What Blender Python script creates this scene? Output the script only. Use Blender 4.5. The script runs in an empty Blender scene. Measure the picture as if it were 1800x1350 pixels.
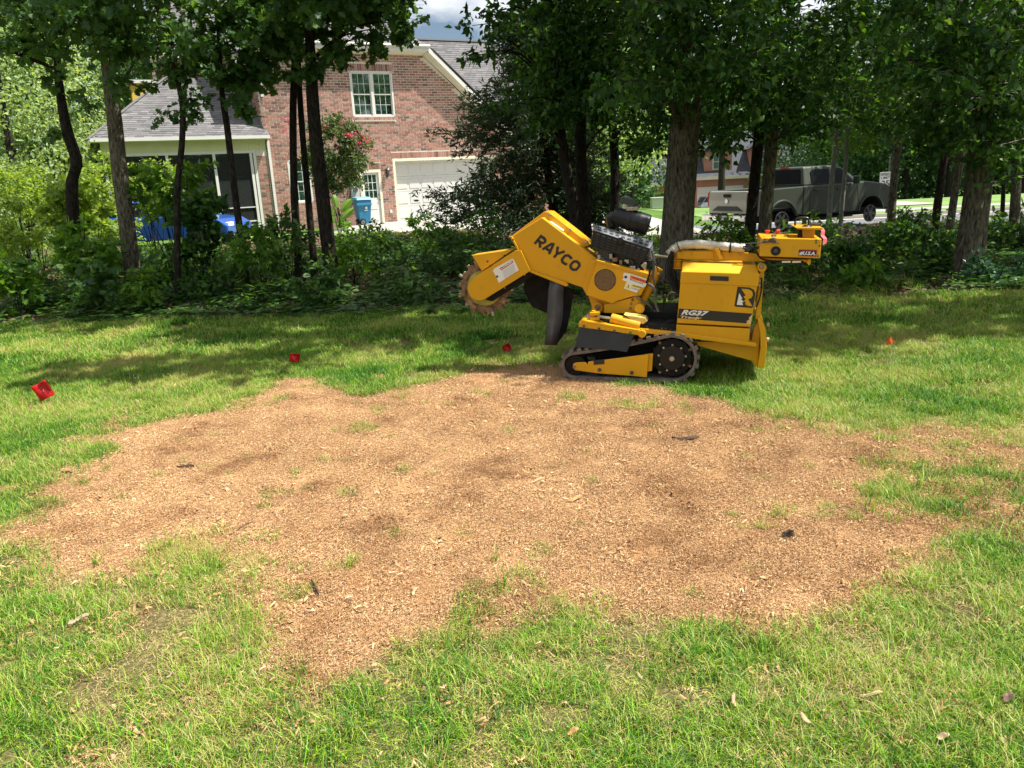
import bpy, bmesh, math, random
import numpy as np
from math import sin, cos, radians, pi, sqrt, atan2, exp
from mathutils import Vector, Matrix

rng = np.random.default_rng(7)
random.seed(7)
S = bpy.context.scene
COL = S.collection

# ------------------------------------------------------------------ camera
CAM_H = 1.6
PITCH, ROLL = radians(14.93), radians(2.9)
FPX = 1350.0                                   # focal length in photograph pixels (1800 wide)
CF = np.array([0, cos(PITCH), -sin(PITCH)])
_u0 = np.array([0, sin(PITCH), cos(PITCH)]); _r0 = np.array([1.0, 0, 0])
CR = _r0 * cos(ROLL) - _u0 * sin(ROLL)
CU = _u0 * cos(ROLL) + _r0 * sin(ROLL)
CC = np.array([0, 0, CAM_H])
cam = bpy.data.cameras.new('camera')
cam.lens = 27.0; cam.sensor_width = 36.0; cam.sensor_fit = 'HORIZONTAL'
cam.clip_start = 0.05; cam.clip_end = 3000
camo = bpy.data.objects.new('camera', cam); COL.objects.link(camo)
camo.matrix_world = Matrix([[CR[0], CU[0], -CF[0], CC[0]], [CR[1], CU[1], -CF[1], CC[1]],
                            [CR[2], CU[2], -CF[2], CC[2]], [0, 0, 0, 1]])
S.camera = camo

# ------------------------------------------------------------------ light, sky, exposure
SUN = np.array([0.56, -0.05, 1.0]); SUN = SUN / np.linalg.norm(SUN)      # towards the sun
sun = bpy.data.lights.new('sun', 'SUN'); sun.energy = 5.0; sun.angle = radians(0.53); sun.color = (1.0, 0.96, 0.88)
suno = bpy.data.objects.new('sun', sun); COL.objects.link(suno)
suno.rotation_euler = Vector(SUN).to_track_quat('Z', 'Y').to_euler()
W = bpy.data.worlds.new('World'); S.world = W; W.use_nodes = True
nt = W.node_tree; nt.nodes.clear()
sky = nt.nodes.new('ShaderNodeTexSky'); sky.sky_type = 'NISHITA'; sky.sun_disc = False
sky.sun_elevation = math.asin(SUN[2]); sky.sun_rotation = atan2(SUN[0], SUN[1])
sky.air_density = 1.0; sky.dust_density = 1.0; sky.ozone_density = 1.2
tc = nt.nodes.new('ShaderNodeTexCoord')
mp_ = nt.nodes.new('ShaderNodeMapping'); mp_.inputs['Scale'].default_value = (1, 1, 2.2); mp_.inputs['Location'].default_value = (0.9, 0.15, 0.4)
nz = nt.nodes.new('ShaderNodeTexNoise'); nz.inputs['Scale'].default_value = 3.4; nz.inputs['Detail'].default_value = 9; nz.inputs['Roughness'].default_value = 0.56
rp = nt.nodes.new('ShaderNodeValToRGB'); rp.color_ramp.elements[0].position = 0.38; rp.color_ramp.elements[1].position = 0.50
mx = nt.nodes.new('ShaderNodeMix'); mx.data_type = 'RGBA'
mx.inputs[7].default_value = (10.0, 10.4, 11.0, 1)
bg = nt.nodes.new('ShaderNodeBackground'); bg.inputs['Strength'].default_value = 0.05
wo = nt.nodes.new('ShaderNodeOutputWorld')
L = nt.links.new
L(tc.outputs['Generated'], mp_.inputs['Vector']); L(mp_.outputs['Vector'], nz.inputs['Vector']); L(nz.outputs['Fac'], rp.inputs['Fac'])
L(rp.outputs['Color'], mx.inputs[0]); L(sky.outputs['Color'], mx.inputs[6]); L(mx.outputs[2], bg.inputs['Color']); L(bg.outputs['Background'], wo.inputs['Surface'])
S.view_settings.view_transform = 'Standard'; S.view_settings.look = 'None'
S.view_settings.gamma = 1; S.view_settings.use_curve_mapping = False
S.view_settings.exposure = 1.0
S.render.engine = 'CYCLES'
S.cycles.use_denoising = True
S.cycles.max_bounces = 6; S.cycles.diffuse_bounces = 3; S.cycles.glossy_bounces = 2; S.cycles.transmission_bounces = 4; S.cycles.transparent_max_bounces = 4
S.cycles.sample_clamp_indirect = 6

# ------------------------------------------------------------------ pixel -> world measuring
def ray(x, y): return CF + (x - 900) / FPX * CR - (y - 675) / FPX * CU
def G(x, y, z=0.0):
    d = ray(x, y); return CC + d * (z - CAM_H) / d[2]
def at(x, y, Y):
    d = ray(x, y); return CC + d * Y / d[1]
def onplane(x, y, A, n):
    d = ray(x, y); return CC + d * (np.dot(np.asarray(A) - CC, n) / np.dot(d, n))
def sm(t):
    t = np.clip(t, 0, 1); return t * t * (3 - 2 * t)
def T(x, y):                                  # height of the terrain
    x = np.asarray(x, float); y = np.asarray(y, float)
    z = -0.5 * sm((x + 1.5) / 6) * sm((y - 14) / 7)
    z = z - 2.3 * sm((y - 33) / 55) * sm((x - 4) / 12)
    z = z + 0.12 * sm((y - 19.0) / 1.2) * sm((22.6 - y) / 1.6) * sm((x - 2) / 3)
    return z
def onT(x, y):                                # pixel ray meets terrain
    p = G(x, y)
    for _ in range(8): p = G(x, y, float(T(p[0], p[1])))
    return p

# ------------------------------------------------------------------ noise
_lat = rng.random((256, 256))
def vn(x, y):
    xi = np.floor(x).astype(int); yi = np.floor(y).astype(int); fx = x - xi; fy = y - yi
    fx = fx * fx * (3 - 2 * fx); fy = fy * fy * (3 - 2 * fy)
    g = lambda a, b: _lat[a % 256, b % 256]
    return (g(xi, yi) * (1 - fx) + g(xi + 1, yi) * fx) * (1 - fy) + (g(xi, yi + 1) * (1 - fx) + g(xi + 1, yi + 1) * fx) * fy
def fbm(x, y, s, o=4):
    x = np.asarray(x, float) * s; y = np.asarray(y, float) * s; v = 0; a = 1; t = 0
    for i in range(o):
        v = v + a * vn(x + 17.3 * i, y - 9.1 * i); t += a; a *= 0.5; x = x * 2.03; y = y * 2.03
    return v / t

# ------------------------------------------------------------------ materials
def mat(name, col, rough=0.6, metal=0.0, spec=0.5, nscale=0, namt=0.15, bump=0, bscale=None, trans=0, tcol=None, attr=None, acol=None, emit=None, coords='Object', detail=4, coat=0, stretch=None):
    m = bpy.data.materials.new(name); m.use_nodes = True
    N = m.node_tree.nodes; l = m.node_tree.links.new
    b = N['Principled BSDF']; b.inputs['Roughness'].default_value = rough; b.inputs['Metallic'].default_value = metal
    b.inputs['Specular IOR Level'].default_value = spec
    b.inputs['Coat Weight'].default_value = coat
    c = (*col, 1)
    b.inputs['Base Color'].default_value = c
    last = None
    tcn = N.new('ShaderNodeTexCoord') if coords == 'Object' else N.new('ShaderNodeNewGeometry')
    vec = tcn.outputs['Object'] if coords == 'Object' else tcn.outputs['Position']
    if stretch:
        mpn = N.new('ShaderNodeMapping'); mpn.inputs['Scale'].default_value = stretch; l(vec, mpn.inputs['Vector']); vec = mpn.outputs['Vector']
    if attr:                                    # per-piece random value chooses between two or three colours
        an = N.new('ShaderNodeAttribute'); an.attribute_name = attr
        r = N.new('ShaderNodeValToRGB'); cs = acol
        r.color_ramp.elements[0].color = (*cs[0], 1); r.color_ramp.elements[1].color = (*cs[-1], 1)
        for i in range(1, len(cs) - 1):
            e = r.color_ramp.elements.new(i / (len(cs) - 1)); e.color = (*cs[i], 1)
        l(an.outputs['Fac'], r.inputs['Fac']); last = r.outputs['Color']
    if nscale:
        n = N.new('ShaderNodeTexNoise'); n.inputs['Scale'].default_value = nscale; n.inputs['Detail'].default_value = detail
        l(vec, n.inputs['Vector'])
        mr = N.new('ShaderNodeMapRange'); mr.inputs[1].default_value = 0.25; mr.inputs[2].default_value = 0.75
        mr.inputs[3].default_value = 1 - namt; mr.inputs[4].default_value = 1 + namt
        l(n.outputs['Fac'], mr.inputs[0])
        hs = N.new('ShaderNodeVectorMath'); hs.operation = 'SCALE'
        if last: l(last, hs.inputs[0])
        else: hs.inputs[0].default_value = col
        l(mr.outputs[0], hs.inputs['Scale']); last = hs.outputs[0]
    if last: l(last, b.inputs['Base Color'])
    if bump:
        n2 = N.new('ShaderNodeTexNoise'); n2.inputs['Scale'].default_value = bscale or nscale * 3 or 40; n2.inputs['Detail'].default_value = 6
        l(vec, n2.inputs['Vector'])
        bp = N.new('ShaderNodeBump'); bp.inputs['Strength'].default_value = min(1, bump); bp.inputs['Distance'].default_value = 0.01 * max(1, bump)
        l(n2.outputs['Fac'], bp.inputs['Height']); l(bp.outputs['Normal'], b.inputs['Normal'])
    if trans:
        tr = N.new('ShaderNodeBsdfTranslucent'); tr.inputs['Color'].default_value = (*(tcol or col), 1)
        if last:
            sc = N.new('ShaderNodeVectorMath'); sc.operation = 'MULTIPLY'; sc.inputs[1].default_value = tcol or (1.7, 1.6, 0.8)
            l(last, sc.inputs[0]); l(sc.outputs[0], tr.inputs['Color'])
        ms = N.new('ShaderNodeMixShader'); ms.inputs[0].default_value = trans
        l(b.outputs[0], ms.inputs[1]); l(tr.outputs[0], ms.inputs[2]); l(ms.outputs[0], N['Material Output'].inputs['Surface'])
    if emit:
        b.inputs['Emission Color'].default_value = (*emit, 1); b.inputs['Emission Strength'].default_value = 1
    return m
def glassmat(name, col, rough=0.05):
    m = mat(name, col, rough=rough, spec=0.9); return m
def leafmat(name, cols, trans=0.38, rough=0.5, tcol=(1.9, 1.7, 0.6), spec=0.35):
    return mat(name, cols[0], rough=rough, spec=spec, attr='rnd', acol=cols, trans=trans, tcol=tcol)

# ------------------------------------------------------------------ mesh helpers
def tagobj(o, label=None, cat=None, group=None, kind=None):
    if label: o['label'] = label
    if cat: o['category'] = cat
    if group: o['group'] = group
    if kind: o['kind'] = kind
    return o
def empty(name, loc=(0, 0, 0), label=None, cat=None, group=None, kind=None):
    o = bpy.data.objects.new(name, None); COL.objects.link(o); o.location = [float(v) for v in loc]
    o.empty_display_size = 0.2
    return tagobj(o, label, cat, group, kind)
class MB:
    """collects shapes, builds ONE mesh object. Points are world coordinates."""
    def __init__(s): s.v = []; s.f = []; s.r = []; s.n = 0; s.pv = None
    def add(s, verts, faces, rnd=None):
        verts = np.asarray(verts, float).reshape(-1, 3)
        for f in faces: s.f.append([int(i) + s.n for i in f])
        s.v.append(verts); s.n += len(verts); s.r.append(np.full(len(verts), random.random() if rnd is None else rnd))
        return s
    def box(s, c, sx, sy, sz, ax=None, rnd=None):
        c = np.asarray(c, float); ax = np.eye(3) if ax is None else np.asarray(ax, float)
        P = []
        for k in (-1, 1):
            for j in (-1, 1):
                for i in (-1, 1): P.append(c + ax[0] * i * sx / 2 + ax[1] * j * sy / 2 + ax[2] * k * sz / 2)
        return s.add(P, [(0, 2, 3, 1), (4, 5, 7, 6), (0, 1, 5, 4), (2, 6, 7, 3), (0, 4, 6, 2), (1, 3, 7, 5)], rnd)
    def prism(s, front, back, rnd=None):
        n = len(front); P = list(front) + list(back)
        F = [list(range(n)), list(range(2 * n - 1, n - 1, -1))]
        for i in range(n): j = (i + 1) % n; F.append([j, i, i + n, j + n])
        return s.add(P, F, rnd)
    def tube(s, pts, rad, seg=8, caps=True, rnd=None):
        pts = np.asarray(pts, float); n = len(pts)
        rad = np.full(n, rad) if np.isscalar(rad) else np.asarray(rad, float)
        V_ = []; up = None
        for i in range(n):
            t = pts[min(i + 1, n - 1)] - pts[max(i - 1, 0)]; t = t / (np.linalg.norm(t) + 1e-9)
            if up is None:
                up = np.array([0, 0, 1.0]) if abs(t[2]) < 0.9 else np.array([1.0, 0, 0])
            a = np.cross(t, up); a /= np.linalg.norm(a) + 1e-9; b = np.cross(a, t); up = b
            th = np.arange(seg) / seg * 2 * pi
            V_.append(pts[i] + rad[i] * (np.outer(np.cos(th), a) + np.outer(np.sin(th), b)))
        F = []
        for i in range(n - 1):
            for k in range(seg):
                k2 = (k + 1) % seg; F.append((i * seg + k, i * seg + k2, (i + 1) * seg + k2, (i + 1) * seg + k))
        if caps: F.append(list(range(seg))[::-1]); F.append([(n - 1) * seg + k for k in range(seg)])
        return s.add(np.vstack(V_), F, rnd)
    def disc(s, c, axis, r, depth, seg=24, r2=None):
        c = np.asarray(c, float); axis = np.asarray(axis, float); axis = axis / np.linalg.norm(axis)
        return s.tube([c, c + axis * depth], [r, r if r2 is None else r2], seg)
    def ball(s, c, r, seg=10, sc=(1, 1, 1)):
        c = np.asarray(c, float); V_ = []; F = []; h = seg // 2 + 1
        for i in range(h + 1):
            a = pi * i / h
            for k in range(seg):
                b = 2 * pi * k / seg; V_.append(c + r * np.array([sin(a) * cos(b) * sc[0], sin(a) * sin(b) * sc[1], cos(a) * sc[2]]))
        for i in range(h):
            for k in range(seg):
                k2 = (k + 1) % seg; F.append((i * seg + k, (i + 1) * seg + k, (i + 1) * seg + k2, i * seg + k2))
        return s.add(V_, F)
    def build(s, name, m, parent=None, bevel=0, smooth=False, origin=None, link=True, wn=False):
        V_ = np.vstack(s.v)
        if parent is not None and origin is None: origin = np.array(parent_loc(parent))
        off = np.zeros(3) if origin is None else np.asarray(origin, float)
        me = bpy.data.meshes.new(name); me.from_pydata((V_ - off).tolist(), [], s.f)
        a = me.attributes.new('rnd', 'FLOAT', 'POINT'); a.data.foreach_set('value', np.concatenate(s.r).astype(np.float32))
        me.materials.append(m)
        if smooth:
            me.polygons.foreach_set('use_smooth', [True] * len(me.polygons))
            try: me.set_sharp_from_angle(angle=radians(40))
            except Exception: pass
        me.validate(); me.update()
        o = bpy.data.objects.new(name, me)
        if link: COL.objects.link(o)
        if parent is not None: o.parent = parent
        else: o.location = off.tolist()
        if bevel:
            b = o.modifiers.new('bevel', 'BEVEL'); b.width = bevel; b.segments = 2; b.limit_method = 'ANGLE'; b.angle_limit = radians(35)
        return o
def parent_loc(o):
    p = np.zeros(3)
    while o is not None: p = p + np.array(o.location); o = o.parent
    return p
def fastmesh(name, V_, tris, m, rnd=None, parent=None, smooth=False, link=True):
    """big triangle mesh from numpy arrays, world coordinates"""
    off = parent_loc(parent) if parent is not None else np.zeros(3)
    V_ = (np.asarray(V_) - off).astype(np.float32); tris = np.asarray(tris, np.int32)
    me = bpy.data.meshes.new(name)
    me.vertices.add(len(V_)); me.vertices.foreach_set('co', V_.ravel())
    k = tris.shape[1]
    me.loops.add(len(tris) * k); me.loops.foreach_set('vertex_index', tris.ravel())
    me.polygons.add(len(tris)); me.polygons.foreach_set('loop_start', np.arange(0, len(tris) * k, k, dtype=np.int32))
    if rnd is not None:
        a = me.attributes.new('rnd', 'FLOAT', 'POINT'); a.data.foreach_set('value', np.asarray(rnd, np.float32))
    if smooth: me.polygons.foreach_set('use_smooth', np.ones(len(tris), bool))
    me.materials.append(m); me.update(calc_edges=True)
    o = bpy.data.objects.new(name, me)
    if link: COL.objects.link(o)
    if parent is not None: o.parent = parent
    return o
# leaf templates: x across, y along the leaf, z normal
def _leaf(pts, fold=0.12):
    V_ = []; T_ = []
    out = [(0, 0)] + pts + [(0, 1)] + [(-x, y) for x, y in pts[::-1]]
    V_ = [(x, y, abs(x) * fold * 2 - 0.25 * y * y) for x, y in out] + [(0, 0.5, -0.06)]
    n = len(out)
    for i in range(n): T_.append((i, (i + 1) % n, n))
    return np.array(V_, float), np.array(T_)
LEAF_OVAL = (np.array([(0, 0, 0), (0.27, 0.42, 0.05), (0, 1, -0.2), (-0.27, 0.42, 0.05), (0, 0.5, -0.04)]), np.array([(0, 1, 4), (1, 2, 4), (2, 3, 4), (3, 0, 4)]))
LEAF_QUAD = (np.array([(0, 0, 0), (0.32, 0.45, 0.08), (0, 1, -0.15), (-0.32, 0.45, 0.08)]), np.array([(0, 1, 2), (0, 2, 3)]))
LEAF_OAK = _leaf([(0.1, 0.18), (0.36, 0.3), (0.16, 0.42), (0.46, 0.58), (0.2, 0.7), (0.28, 0.86)])
LEAF_HEX = _leaf([(0.22, 0.22), (0.3, 0.5), (0.17, 0.8)])
def leaf_mesh(P, D, size, tpl, droop=0.0, flat=0.6):
    """leaves at P, pointing along D; returns verts, tris, rnd"""
    n = len(P); D = D / (np.linalg.norm(D, axis=1, keepdims=True) + 1e-9)
    D = D + np.array([0, 0, -droop]); D = D / (np.linalg.norm(D, axis=1, keepdims=True) + 1e-9)
    Nn = rng.normal(size=(n, 3)); Nn[:, 2] = Nn[:, 2] * 0.6 + flat * 2
    X = np.cross(D, Nn); X /= np.linalg.norm(X, axis=1, keepdims=True) + 1e-9
    Z = np.cross(X, D)
    s = (size * (0.65 + 0.7 * rng.random(n)))[:, None, None]
    tv, tt = tpl
    V_ = P[:, None, :] + s * (tv[None, :, 0, None] * X[:, None] + tv[None, :, 1, None] * D[:, None] + tv[None, :, 2, None] * Z[:, None])
    k = len(tv)
    F = (np.arange(n) * k)[:, None, None] + tt[None]
    r = np.repeat(rng.random(n), k)
    return V_.reshape(-1, 3), F.reshape(-1, 3), r
def sticks(A, B, ra, rb):
    """many thin three-sided tapered sticks"""
    n = len(A); D = B - A; D = D / (np.linalg.norm(D, axis=1, keepdims=True) + 1e-9)
    up = np.tile([[0.31, 0.2, 0.93]], (n, 1)); X = np.cross(D, up); X /= np.linalg.norm(X, axis=1, keepdims=True) + 1e-9; Y = np.cross(D, X)
    V_ = np.zeros((n, 6, 3))
    for k in range(3):
        a = 2 * pi * k / 3; o = cos(a) * X + sin(a) * Y
        V_[:, k] = A + o * np.reshape(ra, (-1, 1)); V_[:, 3 + k] = B + o * np.reshape(rb, (-1, 1))
    t = np.array([(0, 1, 4), (0, 4, 3), (1, 2, 5), (1, 5, 4), (2, 0, 3), (2, 3, 5)])
    F = (np.arange(n) * 6)[:, None, None] + t[None]
    return V_.reshape(-1, 3), F.reshape(-1, 3)
def merge(parts):
    V_ = []; F = []; R = []; n = 0
    for p in parts:
        V_.append(p[0]); F.append(p[1] + n); n += len(p[0]); R.append(p[2] if len(p) > 2 else np.full(len(p[0]), 0.5))
    return np.vstack(V_), np.vstack(F), np.concatenate(R)
def scatter(name, pts, rot, scale, idx, templates, kind='stuff', label=None):
    """instances of template meshes on points: only for uncountable stuff"""
    c = bpy.data.collections.new(name + '_pieces')
    for t in templates: c.objects.link(t)
    me = bpy.data.meshes.new(name); n = len(pts)
    me.vertices.add(n); me.vertices.foreach_set('co', np.asarray(pts, np.float32).ravel())
    a = me.attributes.new('rot', 'FLOAT_VECTOR', 'POINT'); a.data.foreach_set('vector', np.asarray(rot, np.float32).ravel())
    a = me.attributes.new('scl', 'FLOAT_VECTOR', 'POINT'); a.data.foreach_set('vector', np.asarray(scale, np.float32).ravel())
    a = me.attributes.new('idx', 'INT', 'POINT'); a.data.foreach_set('value', np.asarray(idx, np.int32))
    o = bpy.data.objects.new(name, me); COL.objects.link(o)
    for t in templates: me.materials.append(t.data.materials[0]) if t.data.materials[0].name not in me.materials else None
    ng = bpy.data.node_groups.new(name + '_scatter', 'GeometryNodeTree')
    ng.interface.new_socket('Geometry', in_out='INPUT', socket_type='NodeSocketGeometry'); ng.interface.new_socket('Geometry', in_out='OUTPUT', socket_type='NodeSocketGeometry')
    N = ng.nodes; l = ng.links.new
    gi = N.new('NodeGroupInput'); go = N.new('NodeGroupOutput')
    ci = N.new('GeometryNodeCollectionInfo'); ci.inputs['Collection'].default_value = c; ci.inputs['Separate Children'].default_value = True; ci.inputs['Reset Children'].default_value = True
    ip = N.new('GeometryNodeInstanceOnPoints'); ip.inputs['Pick Instance'].default_value = True
    def na(nm, ty):
        q = N.new('GeometryNodeInputNamedAttribute'); q.data_type = ty; q.inputs['Name'].default_value = nm
        return [x for x in q.outputs if x.enabled and x.name == 'Attribute'][0]
    e = N.new('FunctionNodeEulerToRotation')
    l(gi.outputs[0], ip.inputs['Points']); l(ci.outputs[0], ip.inputs['Instance']); l(na('idx', 'INT'), ip.inputs['Instance Index'])
    l(na('rot', 'FLOAT_VECTOR'), e.inputs[0]); l(e.outputs[0], ip.inputs['Rotation']); l(na('scl', 'FLOAT_VECTOR'), ip.inputs['Scale'])
    l(ip.outputs[0], go.inputs[0])
    md = o.modifiers.new('scatter', 'NODES'); md.node_group = ng
    o['kind'] = kind
    if label: o['label'] = label
    return o
def smoothpath(pts, n=24):
    pts = np.asarray(pts, float); k = len(pts)
    if k < 3: return np.array([pts[0] + (pts[-1] - pts[0]) * t for t in np.linspace(0, 1, n)])
    out = []
    P = np.vstack([2 * pts[0] - pts[1], pts, 2 * pts[-1] - pts[-2]])
    for t in np.linspace(0, k - 1 - 1e-6, n):
        i = int(t); f = t - i; a, b, c, d = P[i], P[i + 1], P[i + 2], P[i + 3]
        out.append(0.5 * ((2 * b) + (-a + c) * f + (2 * a - 5 * b + 4 * c - d) * f * f + (-a + 3 * b - 3 * c + d) * f ** 3))
    return np.array(out)
def copy_tree(o, parent=None):
    c = o.copy(); COL.objects.link(c); c.parent = parent
    for ch in list(o.children): copy_tree(ch, c)
    return c
def text_mesh(s, bold=0.0, shear=0.0, spacing=1.0):
    cu = bpy.data.curves.new('t', 'FONT'); cu.body = s; cu.offset = bold; cu.shear = shear; cu.space_character = spacing; cu.size = 1.0
    cu.resolution_u = 3
    o = bpy.data.objects.new('t', cu); COL.objects.link(o)
    dg = bpy.context.evaluated_depsgraph_get(); me = bpy.data.meshes.new_from_object(o.evaluated_get(dg))
    V_ = np.array([v.co[:] for v in me.vertices]); F = [list(p.vertices) for p in me.polygons]
    bpy.data.objects.remove(o); bpy.data.curves.remove(cu); bpy.data.meshes.remove(me)
    V_[:, 0] -= V_[:, 0].min(); V_[:, 1] -= V_[:, 1].min()
    V_[:, 0] /= V_[:, 0].max(); V_[:, 1] /= V_[:, 1].max()
    return V_, F
def place_text(mb, s, o, xv, yv, bold=0.0, shear=0.0, spacing=1.0):
    """lettering filling the parallelogram o, o+xv, o+yv"""
    V_, F = text_mesh(s, bold, shear, spacing)
    o, xv, yv = map(lambda q: np.asarray(q, float), (o, xv, yv))
    mb.add(o + V_[:, :1] * xv + V_[:, 1:2] * yv, F)
# ================================================================== THE SETTING: ground
PATCH_PX = [(60, 985), (20, 950), (80, 890), (105, 825), (180, 805), (200, 750), (330, 738), (440, 718), (500, 668), (570, 690), (660, 700), (760, 678), (850, 652), (960, 650), (1060, 668), (1180, 700), (1250, 722), (1340, 737), (1420, 762), (1500, 785), (1620, 775), (1740, 788), (1860, 790), (1900, 930), (1760, 945), (1680, 968), (1560, 1000), (1480, 1060), (1350, 1100), (1260, 1095), (1180, 1060), (1050, 1048), (960, 1050), (880, 1062), (800, 1105), (720, 1150), (660, 1190), (560, 1225), (500, 1180), (440, 1100), (400, 1030), (380, 985), (330, 980), (250, 985), (170, 1000), (110, 1003)]
PATCH = np.array([G(x, y)[:2] for x, y in PATCH_PX])
def sdist(x, y):
    """signed distance to the chip patch, negative inside"""
    x = np.asarray(x, float); y = np.asarray(y, float); d = np.full(x.shape, 1e9); ins = np.zeros(x.shape, bool)
    n = len(PATCH)
    for i in range(n):
        ax, ay = PATCH[i]; bx, by = PATCH[(i + 1) % n]
        ex, ey = bx - ax, by - ay; t = np.clip(((x - ax) * ex + (y - ay) * ey) / (ex * ex + ey * ey), 0, 1)
        d = np.minimum(d, np.hypot(x - ax - t * ex, y - ay - t * ey))
        c = ((ay > y) != (by > y)) & (x < (bx - ax) * (y - ay) / (by - ay + 1e-12) + ax); ins ^= c
    return np.where(ins, -d, d)
def chipness(x, y):
    """1 = bare wood chips, 0 = lawn"""
    d = sdist(x, y) + 0.05 + 0.13 * sm((-1.3 - x) / 1.5) - 0.22 * sm((x - 1.8) / 1.0) + 0.42 * (fbm(x, y, 2.2) - 0.5) + 0.30 * (fbm(x, y, 9) - 0.5)
    soft = 0.24 + 0.18 * sm((y - 3.0) / 2.0)
    c = 1 - sm((d + 0.02) / soft)
    thin = sm((x - 1.9) / 1.2)                       # the right end is thinly covered
    c = c * (1 - thin * 0.34 * sm((fbm(x + 5, y, 1.5) - 0.40) / 0.2))
    return c
WOODS_EDGE = [(-20, 11.2), (-6.1, 10.3), (-3, 9.9), (0, 9.7), (3, 9.2), (5.4, 8.95), (8, 8.6), (20, 8.0)]
def edge_y(x):
    e = np.array(WOODS_EDGE); return np.interp(x, e[:, 0], e[:, 1]) + 0.25 * (fbm(x, x * 0, 0.8) - 0.5)

def axis_pts(fine0, fine1, step, lo, hi):
    a = list(np.arange(fine0, fine1, step)); s = step; v = fine1
    while v < hi: a.append(v); s *= 1.13; v += s
    a.append(hi); s = step; v = fine0 - s
    pre = []
    while v > lo: pre.append(v); s *= 1.13; v -= s
    pre.append(lo); return np.array(pre[::-1] + a)
gx = axis_pts(-7.5, 7.5, 0.055, -400, 400); gy = axis_pts(1.0, 10.6, 0.05, -40, 600)
XX, YY = np.meshgrid(gx, gy); ZZ = T(XX, YY)
near = (1 - sm((np.abs(XX) - 9) / 4)) * (1 - sm((YY - 12) / 4)) * sm((YY + 1) / 2)
CH = chipness(XX, YY) * near
ZZ = ZZ + near * (0.035 * (fbm(XX, YY, 0.7, 3) - 0.5) + CH * (0.012 + 0.035 * (fbm(XX, YY, 5, 3) - 0.5)))
ZN = ZZ.copy()
def GZ(x, y):
    """height of the ground sheet"""
    i = np.clip(np.searchsorted(gy, y) - 1, 0, len(gy) - 2); j = np.clip(np.searchsorted(gx, x) - 1, 0, len(gx) - 2)
    fy = (y - gy[i]) / (gy[i + 1] - gy[i]); fx = (x - gx[j]) / (gx[j + 1] - gx[j])
    return (ZN[i, j] * (1 - fx) + ZN[i, j + 1] * fx) * (1 - fy) + (ZN[i + 1, j] * (1 - fx) + ZN[i + 1, j + 1] * fx) * fy
nx_, ny_ = len(gx), len(gy)
ii = (np.arange(ny_ - 1)[:, None] * nx_ + np.arange(nx_ - 1)[None]).ravel()
quads = np.stack([ii, ii + 1, ii + nx_ + 1, ii + nx_], 1)
mg = bpy.data.materials.new('ground_soil'); mg.use_nodes = True
N = mg.node_tree.nodes; l = mg.node_tree.links.new; b = N['Principled BSDF']; b.inputs['Roughness'].default_value = 0.95; b.inputs['Specular IOR Level'].default_value = 0.1
ge = N.new('ShaderNodeNewGeometry')
def gnoise(sc, det=6, rgh=0.6):
    n = N.new('ShaderNodeTexNoise'); n.inputs['Scale'].default_value = sc; n.inputs['Detail'].default_value = det; n.inputs['Roughness'].default_value = rgh
    l(ge.outputs['Position'], n.inputs['Vector']); return n.outputs['Fac']
def gramp(f, stops):
    r = N.new('ShaderNodeValToRGB'); e = r.color_ramp.elements
    e[0].position, e[0].color = stops[0][0], (*stops[0][1], 1); e[1].position, e[1].color = stops[-1][0], (*stops[-1][1], 1)
    for p_, c_ in stops[1:-1]: q = e.new(p_); q.color = (*c_, 1)
    l(f, r.inputs['Fac']); return r.outputs['Color']
def gmix(f, a, b_):
    m_ = N.new('ShaderNodeMix'); m_.data_type = 'RGBA'
    l(f, m_.inputs[0]) if not isinstance(f, float) else None
    l(a, m_.inputs[6]); l(b_, m_.inputs[7]); return m_.outputs[2]
saw = gramp(gnoise(55, 8, 0.75), [(0.32, (0.14, 0.075, 0.036)), (0.46, (0.40, 0.24, 0.118)), (0.62, (0.55, 0.35, 0.18))])
saw2 = gramp(gnoise(1.6, 4), [(0.38, (0.76, 0.66, 0.58)), (0.58, (1.0, 1.0, 1.0))])
mm = N.new('ShaderNodeVectorMath'); mm.operation = 'MULTIPLY'; l(saw, mm.inputs[0]); l(saw2, mm.inputs[1])
lawn = gramp(gnoise(70, 8, .75), [(0.3, (0.06, 0.048, 0.022)), (0.5, (0.13, 0.11, 0.045)), (0.7, (0.30, 0.24, 0.11))])
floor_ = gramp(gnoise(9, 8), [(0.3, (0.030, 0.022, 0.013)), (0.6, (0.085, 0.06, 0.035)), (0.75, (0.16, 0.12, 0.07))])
far_ = gramp(gnoise(0.5, 6), [(0.3, (0.06, 0.12, 0.025)), (0.7, (0.10, 0.18, 0.04))])
def gattr(n_):
    a_ = N.new('ShaderNodeAttribute'); a_.attribute_name = n_; return a_.outputs['Fac']
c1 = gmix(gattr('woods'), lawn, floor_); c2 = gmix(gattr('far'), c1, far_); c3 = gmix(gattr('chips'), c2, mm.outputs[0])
l(c3, b.inputs['Base Color'])
bp = N.new('ShaderNodeBump'); bp.inputs['Strength'].default_value = 0.9; bp.inputs['Distance'].default_value = 0.012
l(gnoise(120, 5, 0.7), bp.inputs['Height']); l(bp.outputs[0], b.inputs['Normal'])
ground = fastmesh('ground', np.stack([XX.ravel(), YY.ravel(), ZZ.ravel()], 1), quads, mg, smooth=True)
ground['kind'] = 'structure'
ey = edge_y(XX)
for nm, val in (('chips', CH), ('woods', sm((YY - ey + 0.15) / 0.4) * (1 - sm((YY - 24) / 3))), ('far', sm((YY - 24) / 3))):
    a = ground.data.attributes.new(nm, 'FLOAT', 'POINT'); a.data.foreach_set('value', val.ravel().astype(np.float32))

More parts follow.
